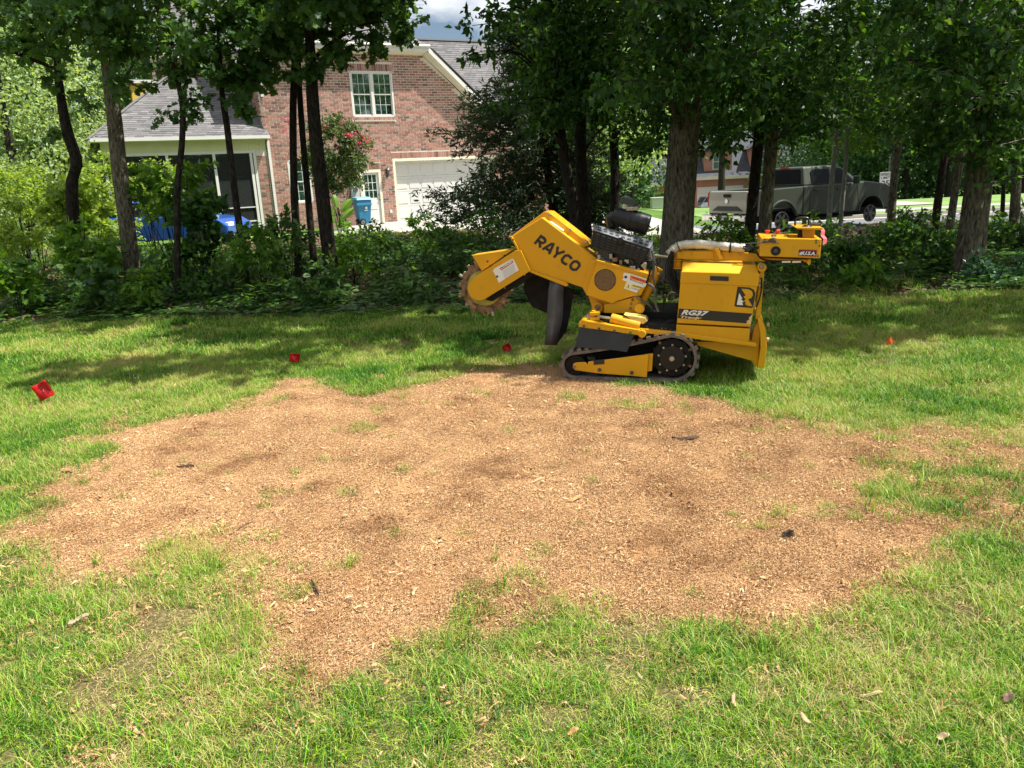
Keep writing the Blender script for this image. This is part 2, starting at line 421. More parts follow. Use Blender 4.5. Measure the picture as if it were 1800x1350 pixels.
def drape(name, poly_fn, n, m_, mat_, off, kind='structure', **kw):
    """sheet following the terrain; poly_fn(s,t) -> x,y"""
    s_, t_ = np.meshgrid(np.linspace(0, 1, n), np.linspace(0, 1, m_)); x, y = poly_fn(s_, t_)
    z = T(x, y) + (off(x, y) if callable(off) else off)
    i = (np.arange(m_ - 1)[:, None] * n + np.arange(n - 1)[None]).ravel()
    o = fastmesh(name, np.stack([x.ravel(), y.ravel(), z.ravel()], 1), np.stack([i, i + 1, i + n + 1, i + n], 1), mat_, smooth=True)
    o['kind'] = kind; return o
def quadfn(a, b_, c, d):
    a, b_, c, d = map(np.array, (a, b_, c, d))
    return lambda s, t: tuple((a[k] * (1 - s) + b_[k] * s) * (1 - t) + (d[k] * (1 - s) + c[k] * s) * t for k in (0, 1))
M_conc = mat('concrete', (0.36, 0.34, 0.30), rough=0.9, nscale=1.2, namt=0.12, bump=0.5, bscale=60, coords='W')
M_asph = mat('asphalt', (0.12, 0.125, 0.135), rough=0.9, nscale=0.6, namt=0.15, bump=0.6, bscale=80, coords='W')
M_walk = mat('sidewalk_concrete', (0.32, 0.30, 0.265), rough=0.9, nscale=1.5, namt=0.1, coords='W')
M_mulch = mat('mulch', (0.05, 0.036, 0.028), rough=0.95, nscale=9, namt=0.6, bump=1, bscale=30, coords='W')
M_farlawn = mat('mown_grass', (0.13, 0.22, 0.045), rough=0.9, nscale=0.35, namt=0.3, bump=1, bscale=20, coords='W')
# driveway in front of the garage, reaching the street
def drv(s, t):
    x = -6.5 + s * 13.5; near_ = 26.8 - 1.2 * s; far_y = 35.5 + 6.5 * s
    return x, near_ * (1 - t) + far_y * t
drape('driveway', drv, 30, 20, M_conc, 0.045)
def far_edge(x): return 29.3 + 0.004 * (x - 12) ** 2 + 5.0 * sm((9 - x) / 8)
def street_fn(s, t):
    x = 3.0 + s * 110; return x, (21.6 + 3.0 * sm((7 - x) / 6)) * (1 - t) + far_edge(x) * t
drape('street', street_fn, 120, 10, M_asph, 0.03)
def strip(o0, o1):
    def f(s, t):
        x = 9.0 + s * 104; e = far_edge(x); return x, e + o0 * (1 - t) + o1 * t
    return f
drape('gutter', strip(-0.45, 0.0), 120, 2, M_conc, 0.036)
cb = MB()
for k in range(58):
    x0 = 9.0 + k * 1.8; x1 = x0 + 1.8
    P = []
    for (x, y_) in ((x0, far_edge(x0)), (x1, far_edge(x1))):
        z = float(T(x, y_)) - 0.05; h_ = 0.07 + 0.14 * float(sm((x - 9.0) / 2.5))
        P.append([(x, y_, z), (x, y_ + 0.16, z), (x, y_ + 0.16, z + h_), (x, y_ + 0.02, z + h_)])
    cb.prism(P[0], P[1])
kb = cb.build('kerb', M_conc); kb['kind'] = 'structure'
up = lambda h: (lambda x, y: 0.015 + (h - 0.015) * sm((x - 9.0) / 2.5))
drape('verge', strip(0.16, 1.5), 120, 3, M_farlawn, up(0.14))
drape('sidewalk', strip(1.5, 2.8), 120, 3, M_walk, up(0.15))
drape('far_lawn', lambda s, t: (9.0 + s * 104, (far_edge(9.0 + s * 104) + 2.8) * (1 - t) + (62 + 22 * (1 - s)) * t), 110, 40, M_farlawn, up(0.14))
drape('far_driveway', quadfn((15.5, 34), (19, 34), (27, 92), (20, 92)), 6, 30, M_walk, 0.17)
drape('mulch_bed', lambda s, t: (-9.0 + s * 26.0, (21.0 - 2.2 * s) * (1 - t) + (25.8 - 4.6 * s) * t), 50, 14, M_mulch, 0.07)
drape('grass_strip', quadfn((-9, 25.6), (-4.2, 25.3), (-4.0, 26.9), (-9, 28.5)), 10, 6, M_farlawn, 0.09)
# ================================================================== THE STUMP GRINDER
YAW = radians(15)
LD = np.array([cos(YAW), -sin(YAW), 0]); BD = np.array([sin(YAW), cos(YAW), 0]); ZU = np.array([0, 0, 1.0])
MA = G(1100, 670, 0.01)
def mp(x, y, b=0.0):                      # photograph pixel on the machine's vertical plane b metres behind its near side
    return onplane(x, y, MA + BD * b, BD)
def yellow_paint():
    m = mat('yellow_paint', (0.66, 0.33, 0.002), rough=0.36, spec=0.4, nscale=2.5, namt=0.07, coat=0.25)
    N = m.node_tree.nodes; l = m.node_tree.links.new; b = N['Principled BSDF']
    src = b.inputs['Base Color'].links[0].from_socket
    t = N.new('ShaderNodeTexCoord'); n = N.new('ShaderNodeTexNoise'); n.inputs['Scale'].default_value = 11; n.inputs['Detail'].default_value = 9; n.inputs['Roughness'].default_value = 0.7
    l(t.outputs['Object'], n.inputs['Vector'])
    r = N.new('ShaderNodeValToRGB'); r.color_ramp.elements[0].position = 0.60; r.color_ramp.elements[1].position = 0.78
    r.color_ramp.elements[0].color = (0, 0, 0, 1); r.color_ramp.elements[1].color = (0.55, 0.55, 0.55, 1)
    l(n.outputs['Fac'], r.inputs['Fac'])
    mx_ = N.new('ShaderNodeMix'); mx_.data_type = 'RGBA'; l(r.outputs['Color'], mx_.inputs[0]); l(src, mx_.inputs[6]); mx_.inputs[7].default_value = (0.30, 0.17, 0.05, 1)
    l(mx_.outputs[2], b.inputs['Base Color'])
    r2 = N.new('ShaderNodeMapRange'); r2.inputs[3].default_value = 0.28; r2.inputs[4].default_value = 0.6; l(n.outputs['Fac'], r2.inputs[0]); l(r2.outputs[0], b.inputs['Roughness'])
    return m
M_yel = yellow_paint()
M_blk = mat('black_paint', (0.008, 0.008, 0.009), rough=0.5, spec=.2, nscale=8, namt=0.4)
M_rub = mat('black_rubber', (0.015, 0.015, 0.016), rough=0.75, spec=.2, nscale=15, namt=0.5, bump=0.4, bscale=60)
M_trk = mat('dusty_track_rubber', (0.16, 0.13, 0.105), rough=0.9, nscale=18, namt=0.5, bump=0.6, bscale=70)
M_flap = mat('worn_rubber_flap', (0.075, 0.08, 0.088), rough=0.55, nscale=6, namt=0.6)
M_stl = mat('bare_steel', (0.45, 0.43, 0.40), rough=0.35, metal=0.9, nscale=20, namt=0.3)
M_rust = mat('rusty_steel', (0.24, 0.145, 0.08), rough=0.85, nscale=22, namt=0.6, bump=0.6, bscale=60)
M_grn = mat('olive_drum_paint', (0.36, 0.33, 0.06), rough=0.6, nscale=12, namt=0.35)
M_gry = mat('grey_casting', (0.09, 0.09, 0.088), rough=0.5, metal=0.4, nscale=14, namt=0.4)
M_grd = mat('grey_guard_paint', (0.19, 0.20, 0.215), rough=0.42, metal=0.3, nscale=14, namt=0.2)
M_cap = mat('dark_plastic', (0.010, 0.011, 0.013), rough=0.38, spec=0.35)
M_slv = mat('silver_hose_sleeve', (0.50, 0.46, 0.38), rough=0.5, metal=0.3, nscale=9, namt=0.45, bump=1.6, bscale=16)
M_wht = mat('white_decal', (0.78, 0.77, 0.74), rough=0.45)
M_red = mat('red_decal', (0.45, 0.015, 0.015), rough=0.45)
M_org = mat('orange_decal', (0.75, 0.16, 0.01), rough=0.45)
M_yld = mat('yellow_decal', (0.8, 0.68, 0.03), rough=0.45)
M_ink = mat('black_print', (0.02, 0.02, 0.02), rough=0.5)
M_cream = mat('cream_print', (0.72, 0.50, 0.22), rough=0.5)
M_navy = mat('navy_decal', (0.03, 0.03, 0.10), rough=0.5)
M_knob = mat('red_plastic', (0.75, 0.05, 0.02), rough=0.35)
M_tape = mat('pink_tape', (0.9, 0.18, 0.22), rough=0.6, trans=0.3)

mc = MA + BD * 0.45
grinder = empty('stump_grinder', (mc[0], mc[1], 0.0), 'yellow tracked stump grinder with raised toothed cutter wheel at the far edge of the chips', 'stump grinder')
def part(name, mb, m, parent=grinder, bevel=0.004, smooth=False, label=None):
    o = mb.build(name, m, parent, bevel=bevel, smooth=smooth)
    if label: o['label'] = label
    return o
def pp(poly, b0, b1, mb=None):             # polygon in pixels, extruded in depth from b0 to b1
    mb = mb or MB(); F = [mp(x, y, b0) for x, y in poly]; Bk = [p + BD * (b1 - b0) for p in F]
    a = sum((F[i][0] - F[i - 1][0]) * (F[i][2] + F[i - 1][2]) for i in range(len(F)))
    if a > 0: pass
    else: F = F[::-1]; Bk = Bk[::-1]
    return mb.prism(F[::-1], Bk[::-1])
def bolt(mb, x, y, b, r=0.011, t=0.008): return mb.disc(mp(x, y, b), -BD, r, t, 6)

# ---- tracks
def track(b0, w):
    ic = mp(1010.5, 645.5, 0); sc_ = mp(1181, 641, 0); ic = ic + BD * b0; sc_ = sc_ + BD * b0
    r1 = 0.088; r2 = 0.168
    ic[2] = 0.008 + r1 + 0.035; sc_[2] = 0.008 + r2 + 0.02
    d = np.dot(sc_ - ic, LD); dz = sc_[2] - ic[2]
    ang = atan2(dz, d); off = math.asin((r2 - r1) / sqrt(d * d + dz * dz))
    path = []
    A0 = ang + pi / 2 + off; B0 = ang - pi / 2 - off
    for t in np.linspace(B0, A0, 22): path.append((d + r2 * cos(t), sc_[2] + r2 * sin(t), cos(t), sin(t)))
    for t in np.linspace(0, 1, 8)[1:-1]:
        p0 = (d + r2 * cos(A0), sc_[2] + r2 * sin(A0)); p1 = (r1 * cos(A0), ic[2] + r1 * sin(A0))
        path.append((p0[0] * (1 - t) + p1[0] * t, p0[1] * (1 - t) + p1[1] * t - 0.012 * sin(pi * t), cos(A0), sin(A0)))
    for t in np.linspace(A0, B0 + 2 * pi, 14): path.append((r1 * cos(t), ic[2] + r1 * sin(t), cos(t), sin(t)))
    for t in np.linspace(0, 1, 9)[1:-1]:
        p0 = (r1 * cos(B0), ic[2] + r1 * sin(B0)); p1 = (d + r2 * cos(B0), sc_[2] + r2 * sin(B0))
        path.append((p0[0] * (1 - t) + p1[0] * t, p0[1] * (1 - t) + p1[1] * t, cos(B0), sin(B0)))
    tr = empty('track', ic - np.array(parent_loc(grinder)) - ZU * 0, None); tr.parent = grinder
    n = len(path); belt = MB(); V_ = []
    for (a, z, cx, cz) in path:
        base = ic * np.array([1, 1, 0]) + LD * a + ZU * z; nrm = LD * cx + ZU * cz
        for (q, bb) in ((0.0, 0.0), (0.022, 0.0), (0.022, w), (0.0, w)): V_.append(base + nrm * q + BD * bb)
    F = []
    for i in range(n):
        j = (i + 1) % n
        for k in range(4): k2 = (k + 1) % 4; F.append((i * 4 + k, i * 4 + k2, j * 4 + k2, j * 4 + k))
    belt.add(V_, F); part('belt', belt, M_trk, tr, bevel=0)
    P = np.array([(ic * np.array([1, 1, 0]) + LD * p[0] + ZU * p[1]) for p in path]); Nn = np.array([LD * p[2] + ZU * p[3] for p in path])
    seg = np.linalg.norm(np.roll(P, -1, 0) - P, axis=1); cum = np.concatenate([[0], np.cumsum(seg)]); L_ = cum[-1]
    nl = 38; 
    for k in range(nl):
        s_ = (k + 0.5) / nl * L_; i = min(np.searchsorted(cum, s_) - 1, n - 1); f = (s_ - cum[i]) / seg[i]; j = (i + 1) % n
        c = P[i] * (1 - f) + P[j] * f; nr = Nn[i] * (1 - f) + Nn[j] * f; nr /= np.linalg.norm(nr); tg = P[j] - P[i]; tg /= np.linalg.norm(tg)
        lug = MB(); lug.box(c + nr * 0.032 + BD * w * 0.5, 0.034, w * 0.98, 0.022, [tg, BD, nr]); part('lug', lug, M_trk, tr, bevel=0.003)
    # rollers, idler, sprocket
    m = MB(); m.disc(ic + BD * 0.02, BD, r1 - 0.006, w - 0.04, 28); m.disc(ic + BD * 0.012, BD, 0.05, w - 0.024, 20); part('idler_wheel', m, M_blk, tr)
    so = sc_ * 1.0
    m = MB(); m.disc(so + BD * 0.03, BD, r2 - 0.018, 0.05, 32)
    sp = part('sprocket', m, M_blk, tr)
    m = MB(); m.disc(so + BD * 0.012, BD, r2 - 0.072, 0.03, 32, r2=r2 - 0.06); part('hub_plate', m, M_cap, sp)
    for k in range(9):
        t = 2 * pi * k / 9 + 0.15; m = MB(); m.disc(so + BD * 0.03 + (LD * cos(t) + ZU * sin(t)) * (r2 - 0.064), -BD, 0.009, 0.012, 6); part('bolt', m, M_stl, sp, bevel=0)
    for k in range(14):
        t = 2 * pi * k / 14; m = MB(); nr = LD * cos(t) + ZU * sin(t); tg = -LD * sin(t) + ZU * cos(t)
        m.box(so + BD * 0.055 + nr * (r2 - 0.022), 0.02, 0.05, 0.028, [tg, BD, nr]); part('tooth', m, M_rust if k % 4 == 1 else M_blk, sp, bevel=0.002)
    m = MB(); m.disc(so + BD * 0.012, -BD, 0.022, 0.02, 6); m.disc(so - BD * 0.008, -BD, 0.010, 0.012, 12); part('axle_nut', m, M_stl, sp, bevel=0.002)
    for (x, y) in ((1054, 655), (1084, 658), (1112, 661)):
        q = mp(x, y, 0) + BD * b0; m = MB(); q[2] = 0.075; m.disc(q + BD * 0.03, BD, 0.036, w - 0.06, 18); part('roller', m, M_blk, tr)
    return tr, ic, sc_
track(0.0, 0.19)[0]
fr = MB(); pp([(1007.5, 640), (1012, 637.5), (1029, 636.5), (1033, 641), (1033.6, 636), (1064.9, 632.4), (1140.4, 622.7), (1136.9, 663.6), (1114.7, 661.3), (1050.7, 656.4), (1011.6, 651), (1006.5, 647)], -0.004, 0.012, fr); rf = part('track_frame', fr, M_yel)
m = MB(); pp([(1043.5, 633.5), (1062.5, 631.5), (1062.5, 640), (1043.5, 641.5)], -0.007, -0.003, m); part('slot', m, M_ink, rf, bevel=0)
for (x, y) in ((1053.8, 650), (1110.5, 655)): m = MB(); bolt(m, x, y, -0.004, 0.016, 0.012); m.disc(mp(x, y, -0.016), -BD, 0.007, 0.006, 8); part('bolt', m, M_gry, rf, bevel=0.002)
m = MB(); bolt(m, 1009.5, 645, -0.004, 0.013, 0.01); part('axle_nut', m, M_rust, rf, bevel=0.002)
m = MB(); pp([(1132, 624), (1148, 622), (1146, 652), (1132, 655)], 0.02, 0.06, m); part('motor_mount', m, M_yel)
track(0.66, 0.19)
# ---- undercarriage and deck
m = MB(); pp([(1040, 612), (1180, 606), (1200, 640), (1150, 650), (1050, 645)], 0.21, 0.64, m); part('undercarriage', m, M_blk)
m = MB(); pp([(1016.5, 574.5), (1021.3, 562.5), (1124.4, 580), (1121.8, 588.9)], -0.015, 0.10, m); dk = part('fender', m, M_yel)
for (x, y) in ((1026.5, 573), (1053, 577.5), (1080, 581.5), (1108, 585)): m = MB(); bolt(m, x, y, -0.015); part('bolt', m, M_gry, dk, bevel=0)
m = MB(); pp([(1018.7, 575.4), (1114.5, 589.7), (1101.8, 619), (1070, 614.5), (1010.7, 610.2)], -0.008, -0.002, m); part('rubber_skirt', m, mat('navy_black_rubber', (0.022, 0.034, 0.045), rough=0.6, nscale=6, namt=0.3), bevel=0.002)
m = MB(); pp([(1018, 566), (1190, 584), (1330, 604), (1330, 610), (1190, 592), (1017, 573)], 0.02, 0.84, m); part('deck', m, M_yel)
m = MB(); m.disc(mp(1129, 586, 0.02), -BD, 0.03, 0.03, 16); part('deck_pin', m, M_yel)
m = MB(); pp([(1128, 548), (1192, 548), (1190, 582), (1124, 578)], 0.25, 0.7, m); part('hydraulic_block', m, M_blk)
m = MB(); pp([(1060, 562), (1188, 572), (1188, 585), (1060, 572)], 0.05, 0.80, m); part('deck_mat', m, M_rub)
# ---- hood (rear engine / tank box)
HOOD = [(1199.4, 456.3), (1303.3, 460.5), (1306.5, 464), (1326, 465.5), (1335, 473), (1331.4, 503.2), (1319.4, 575.5), (1189.7, 568.5), (1195.8, 497.1), (1198, 477)]
m = MB()
hb = 0.06
# main box with a sloping top edge toward the viewer
fp = [(1198.5, 478), (1335.2, 482), (1331.4, 503.2), (1319.4, 575.2), (1189.7, 568.2), (1195.8, 497.1)]
F0 = [mp(x, y, hb) for x, y in fp]
zl = F0[0] + ZU * 0.06 + BD * 0.09; zr = F0[1] + ZU * 0.055 + BD * 0.09 - LD * 0.02
B0_ = [p + BD * 0.66 for p in F0]; zlb = zl + BD * 0.50; zrb = zr + BD * 0.50
V_ = F0 + [zl, zr] + B0_ + [zlb, zrb]
Fh = [(0, 5, 4, 3, 2, 1), (0, 1, 7, 6), (6, 7, 15, 14), (14, 15, 9, 8), (8, 9, 10, 11, 12, 13), (0, 6, 14, 8, 13, 5), (1, 2, 10, 9, 15, 7), (2, 3, 11, 10), (3, 4, 12, 11), (4, 5, 13, 12)]
m.add(V_, Fh); hood = part('hood', m, M_yel, bevel=0.008)
m = MB(); pp([(1197.2, 477), (1336, 481.2), (1333, 503.8), (1195.6, 497.2)], hb - 0.006, hb + 0.02, m); lid = part('lid_panel', m, M_yel, hood, bevel=0.005)
m = MB(); pp([(1248.3, 484.9), (1281, 486.2), (1280.6, 494.4), (1248, 493)], hb - 0.009, hb - 0.004, m); part('handle_slot', m, M_ink, lid, bevel=0)
m = MB(); pp([(1188.9, 571), (1318.8, 578), (1316.5, 600.2), (1187.2, 591.5)], hb - 0.003, hb + 0.6, m); part('lower_panel', m, M_yel, hood, bevel=0.004)
sf = hb - 0.0015
m = MB(); pp([(1193.5, 542.3), (1322.6, 551.3), (1311.8, 568.4), (1191.2, 559.4)], sf, sf + 0.003, m); stripe = part('decal_stripe', m, M_ink, hood, bevel=0)
# notched flash at the stripe's right end
m = MB(); pp([(1322, 553), (1316, 559), (1318, 561), (1312, 565), (1314, 567), (1311, 569.5), (1319.6, 570), (1323, 552)], sf - 0.001, sf + 0.001, m); part('stripe_flash', m, M_cream, hood, bevel=0)
def px_text(mb, s, p0, p1, p2, b, **k):
    o = mp(*p0, b); place_text(mb, s, o, mp(*p1, b) - o, mp(*p2, b) - o, **k)
m = MB(); px_text(m, 'RG37', (1197, 553.2), (1245.5, 556.2), (1198.2, 544), sf - 0.002, bold=0.045, shear=0.35); part('lettering', m, M_wht, hood, bevel=0)
m = MB(); px_text(m, 'TracJr', (1195.5, 560.2), (1233.5, 562.8), (1196, 554.6), sf - 0.002, bold=0.05, shear=0.2); part('lettering', m, M_cream, hood, bevel=0)
# R emblem
m = MB(); pp([(1296.5, 504), (1318, 505.4), (1325.5, 509.5), (1328, 516), (1324, 539), (1322, 541.5), (1292.5, 539), (1291, 537)], sf, sf + 0.003, m); em = part('emblem', m, M_ink, hood, bevel=0)
m = MB(); pp([(1303, 507.5), (1316, 508.5), (1322, 512), (1323.5, 518), (1321, 523.5), (1315, 526), (1322.5, 538.2), (1314.5, 537.7), (1309, 534), (1311.5, 533), (1307.5, 528), (1311, 527.5), (1307, 521), (1311, 519.5)], sf - 0.001, sf + 0.001, m); part('emblem_letter', m, M_yel, hood, bevel=0)
m = MB(); pp([(1299.5, 515), (1305, 525), (1302.5, 525.5), (1307.5, 531), (1304.5, 531.3), (1306, 536.5), (1295, 535.8)], sf - 0.001, sf + 0.001, m); part('emblem_tree', m, M_wht, hood, bevel=0)
# ---- rear frame, strut and blade
m = MB(); pp([(1336.3, 476), (1343.6, 476), (1336.8, 562), (1327.5, 560.6)], 0.10, 0.16, m); st_ = part('rear_strut', m, M_yel)
m = MB(); m.disc(mp(1338.5, 468.5, 0.16), -BD, 0.032, 0.08, 20); part('strut_eye', m, M_yel, st_)
m = MB(); m.disc(mp(1338.5, 468.5, 0.075), -BD, 0.018, 0.006, 16); part('bushing', m, M_rust, st_)
m = MB(); m.disc(mp(1338.5, 468.5, 0.069), -BD, 0.010, 0.006, 12); part('pin', m, M_stl, st_)
m = MB(); m.tube(smoothpath([mp(1338.5, 488, .09), mp(1339, 505, .085), mp(1334, 528, .08), mp(1329, 540, .09)]), 0.006); part('hose', m, M_rub, st_, bevel=0)
for (x, y) in ((1337, 494), (1336, 503)): m = MB(); m.box(mp(x, y, .095), 0.02, 0.01, 0.028); part('bracket', m, M_stl, st_)
m = MB(); pp([(1326, 575), (1333, 562), (1337.5, 570), (1331.5, 646.5), (1325.5, 641), (1324, 635), (1225, 607.5), (1208, 600), (1320, 602)], 0.12, 0.15, m); bl = part('blade_arm', m, M_yel)
m = MB(); pp([(1326, 575), (1333, 562), (1337.5, 570), (1331.5, 646.5), (1325.5, 641), (1324, 635), (1225, 607.5), (1208, 600), (1320, 602)], 0.62, 0.65, m); part('blade_arm', m, M_yel)
m = MB()
f0 = [mp(x, y, 0.05) for x, y in ((1331.5, 560), (1336.5, 558.5), (1346, 578), (1348, 612), (1343.5, 648), (1331.5, 646.5), (1337, 612), (1336.5, 584))]
m.prism(f0, [p + BD * 0.8 for p in f0]); blade = part('blade', m, M_yel)
for (x, y) in ((1350.5, 571), (1350, 597)): m = MB(); m.disc(mp(x, y, .14) - LD * .012, LD, 0.018, 0.02, 10); part('blade_lug', m, mat('pink_rust', (0.55, 0.3, 0.2), rough=0.7), blade)
# ---- control mast, swing tube and console
m = MB(); m.disc(mp(1192, 470, 0.3), ZU, 0.034, 0.12, 20); m.disc(mp(1192, 472, 0.3), ZU, 0.05, 0.012, 20); m.disc(mp(1192, 458.5, 0.3), ZU, 0.05, 0.012, 20); part('pivot_post', m, M_yel)
m = MB(); pp([(1188.5, 442), (1263, 441), (1327.7, 446.2), (1345, 453), (1345, 460), (1189.5, 455)], 0.24, 0.31, m); arm = part('swing_tube', m, M_yel)
m = MB(); pp([(1256, 437), (1262, 435), (1272, 456), (1264, 456)], 0.20, 0.23, m); part('latch', m, M_yel, arm)
for x in (1200, 1284):
    m = MB(); m.tube([mp(x, 450, .235), mp(x, 441.5, .235), mp(x + 16, 441.5, .235), mp(x + 16, 450, .235)], 0.004, 6); part('hoop', m, M_yel, arm, bevel=0)
for x in (1253, 1270): m = MB(); m.tube([mp(x, 456, .236), mp(x, 443, .236)], 0.006, 6); part('rod', m, M_yel, arm, bevel=0)
# hose sleeve (wrinkled silver)
sp_ = smoothpath([mp(1176, 447.5, .24), mp(1186, 437, .24), mp(1200, 431, .24), mp(1228, 429.5, .24), mp(1258, 432, .24), mp(1288, 435, .24), mp(1309, 436.5, .24)], 60)
rr = [0.033 + 0.002 * sin(i * 0.9) + 0.0015 * sin(i * 2.3) + 0.002 * random.random() for i in range(60)]
m = MB(); m.tube(sp_, rr, 18); slv = part('hose_sleeve', m, M_slv, bevel=0, smooth=True)
for i in (15, 47): m = MB(); m.tube(sp_[i:i + 2], 0.040, 16); part('strap', m, M_rub, slv, bevel=0)
for k in range(7):                      # hoses out of the sleeve to the console
    b = .16 + .03 * k; m = MB(); y0 = 434 + 2.2 * (k % 3)
    m.tube(smoothpath([mp(1306, y0, b), mp(1318, y0 - 2 + k % 2 * 5, b), mp(1328, y0 + 2 - (k % 3) * 3, b), mp(1339, y0 + (k % 4) * 2.5 - 3, b)], 12), 0.006, 6); part('hose', m, M_rub, slv, bevel=0)
for k in range(8):                      # hoses falling from the left end
    b = .12 + .045 * k; m = MB(); dx = (k * 3.3) % 14
    m.tube(smoothpath([mp(1181 + dx * .5, 441 + dx * .3, b), mp(1172 + dx, 462, b), mp(1171 + dx * 1.2, 482, b), mp(1180 + dx, 503, b), mp(1192 + dx * .7, 516, b)], 20), 0.008, 7); part('hose', m, M_rub, bevel=0, smooth=True)
m = MB(); m.tube(smoothpath([mp(1172, 470, .2), mp(1168, 500, .2), mp(1166, 545, .25)], 14), 0.004, 6); part('cable', m, M_rub, bevel=0)
m = MB()
F0 = [mp(x, y, 0.02) for x, y in ((1337.5, 417.7), (1444.6, 420), (1441.4, 454.3), (1335, 450.7))]
m.prism(F0[::-1], [p + BD * 0.42 for p in F0][::-1]); con = part('console', m, M_yel, bevel=0.006)
m = MB(); m.disc(mp(1363.5, 441, 0.02), -BD, 0.034, 0.007, 28); part('gauge_ring', m, M_cap, con, bevel=0.002)
m = MB(); m.disc(mp(1363.5, 441, 0.013), -BD, 0.014, 0.004, 6); part('gauge_nut', m, M_gry, con, bevel=0)
m = MB(); pp([(1404.3, 438.4), (1436, 439.2), (1434.8, 451.2), (1403.5, 450.2)], 0.0185, 0.021, m); uf = part('flag_decal', m, M_navy, con, bevel=0)
m = MB(); pp([(1404.3, 438.6), (1436, 439.4), (1435.9, 440.8), (1404.2, 440)], 0.0175, 0.02, m); pp([(1403.6, 448.9), (1435, 449.8), (1434.9, 451), (1403.5, 450.1)], 0.0175, 0.02, m); part('decal_stripe', m, M_red, uf, bevel=0)
m = MB(); px_text(m, '#U.S.A.', (1404.6, 448.6), (1433.6, 449.4), (1405, 441.6), 0.0172, bold=0.04, shear=0.25); part('lettering', m, M_wht, uf, bevel=0)
for (x, y) in ((1434.5, 422), (1434.5, 426.5), (1440.5, 432), (1438, 450), (1344.5, 421.5)): m = MB(); bolt(m, x, y, 0.02, 0.007, 0.005); part('bolt', m, M_gry, con, bevel=0)
m = MB(); pp([(1340, 422.5), (1370, 426.5), (1369.6, 428), (1340, 424.5)], 0.004, 0.010, m); pp([(1350, 425.5), (1351.5, 421), (1355, 418.8), (1360, 418.8), (1364, 422), (1364.5, 426.5)], 0.0, 0.018, m); part('lever_bracket', m, M_gry, con, bevel=0.002)
m = MB(); m.tube([mp(1357, 419, .006), mp(1364, 409, .03)], 0.005, 6); lv = part('lever', m, M_stl, con, bevel=0)
m = MB(); m.tube([mp(1363.5, 411, .03), mp(1367, 406.5, .03), mp(1371, 405.5, .03)], [0.012, 0.017, 0.012], 10); part('lever_knob', m, M_knob, lv, smooth=True)
m = MB(); m.tube([mp(1349, 411.5, .09), mp(1349, 408.5, .09)], 0.008, 8); m.tube([mp(1349, 408.5, .09), mp(1349.2, 404.5, .09)], [0.015, 0.02], 12); part('stop_button', m, M_knob, con)
m = MB(); m.tube(smoothpath([mp(1309, 428.5, .03), mp(1330, 427, .02), mp(1352, 425.5, .004)], 10), 0.004, 6); part('control_cable', m, M_gry, con, bevel=0)
for (x, y, w_) in ((1360, 415.4, 8), (1382, 415.8, 10)): m = MB(); o = mp(1337.5, 417.7, .02); q = mp(x, 419, .16); q[2] = F0[0][2] + 0.001; m.box(q, 0.035, 0.05, 0.004, [LD, BD, ZU]); part('switch_plate', m, M_cap, con, bevel=0)
m = MB(); pp([(1409, 401), (1434, 401), (1431, 419), (1411, 419)], 0.12, 0.30, m); nk = part('pod_neck', m, M_yel, bevel=0.004)
m = MB()
F1 = [mp(x, y, 0.04) for x, y in ((1397, 399.2), (1402, 403), (1445, 404.2), (1447, 401.2), (1445, 399.8))]
m.prism(F1, [p + BD * 0.33 for p in F1]); pod = part('control_pod', m, M_yel, bevel=0.004)
m = MB(); m.box(mp(1406, 410, .14), 0.03, 0.05, 0.075, [LD, BD, ZU]); part('wire_bundle', m, M_rub, nk, bevel=0.01)
m = MB(); m.tube(smoothpath([mp(1397.5, 396.5, .12), mp(1398, 387, .12), mp(1403, 383, .12), mp(1418, 383, .12), mp(1421, 386, .12), mp(1421, 396, .12)], 20), 0.007, 8); m.tube(smoothpath([mp(1397.5, 396.5, .30), mp(1398, 387, .30), mp(1403, 383.5, .30), mp(1418, 383.5, .30), mp(1421, 386, .30), mp(1421, 396, .30)], 20), 0.006, 8); part('grab_handle', m, M_cap, pod, bevel=0, smooth=True)
m = MB(); q = mp(1418, 398.6, .10); m.ball(q, 0.03, 12, (1.2, 1, .5)); part('joystick_boot', m, M_cap, pod, bevel=0, smooth=True)
m = MB(); m.box(mp(1431, 396, .2), 0.07, 0.06, 0.035, [LD, BD, ZU]); m.tube([mp(1425, 395, .16), mp(1424, 388, .16)], 0.006, 6); part('valve_body', m, M_gry, pod, bevel=0.006)
tp = [mp(1444.5, 401, .2), mp(1447.5, 407, .19), mp(1446, 414, .18), mp(1451, 420, .17), mp(1449.5, 429, .16)]
m = MB(); V_ = []
for p in tp: V_ += [p - LD * .014, p + LD * .012 + BD * .01]
m.add(V_, [(2 * i, 2 * i + 1, 2 * i + 3, 2 * i + 2) for i in range(4)])
tpo = m.build('flagging_tape', M_tape); sol = tpo.modifiers.new('s', 'SOLIDIFY'); sol.thickness = 0.0015
tagobj(tpo, 'pink flagging tape dangling from the rear end of the yellow console', 'ribbon')
m = MB(); pp([(1336, 453), (1424, 456.5), (1424, 461), (1336, 458.5)], .08, .34, m); rl = part('console_rail', m, M_yel)
m = MB(); pp([(1421.5, 455.5), (1425.5, 455.5), (1425, 464), (1422, 467), (1418, 462)], .05, .34, m); part('rail_end', m, M_yel, rl)
for x in (1382, 1400): m = MB(); m.box(mp(x, 460.2, .05), 0.06, 0.02, 0.012, [LD, BD, ZU]); part('rail_clip', m, M_wht, rl, bevel=0.003)
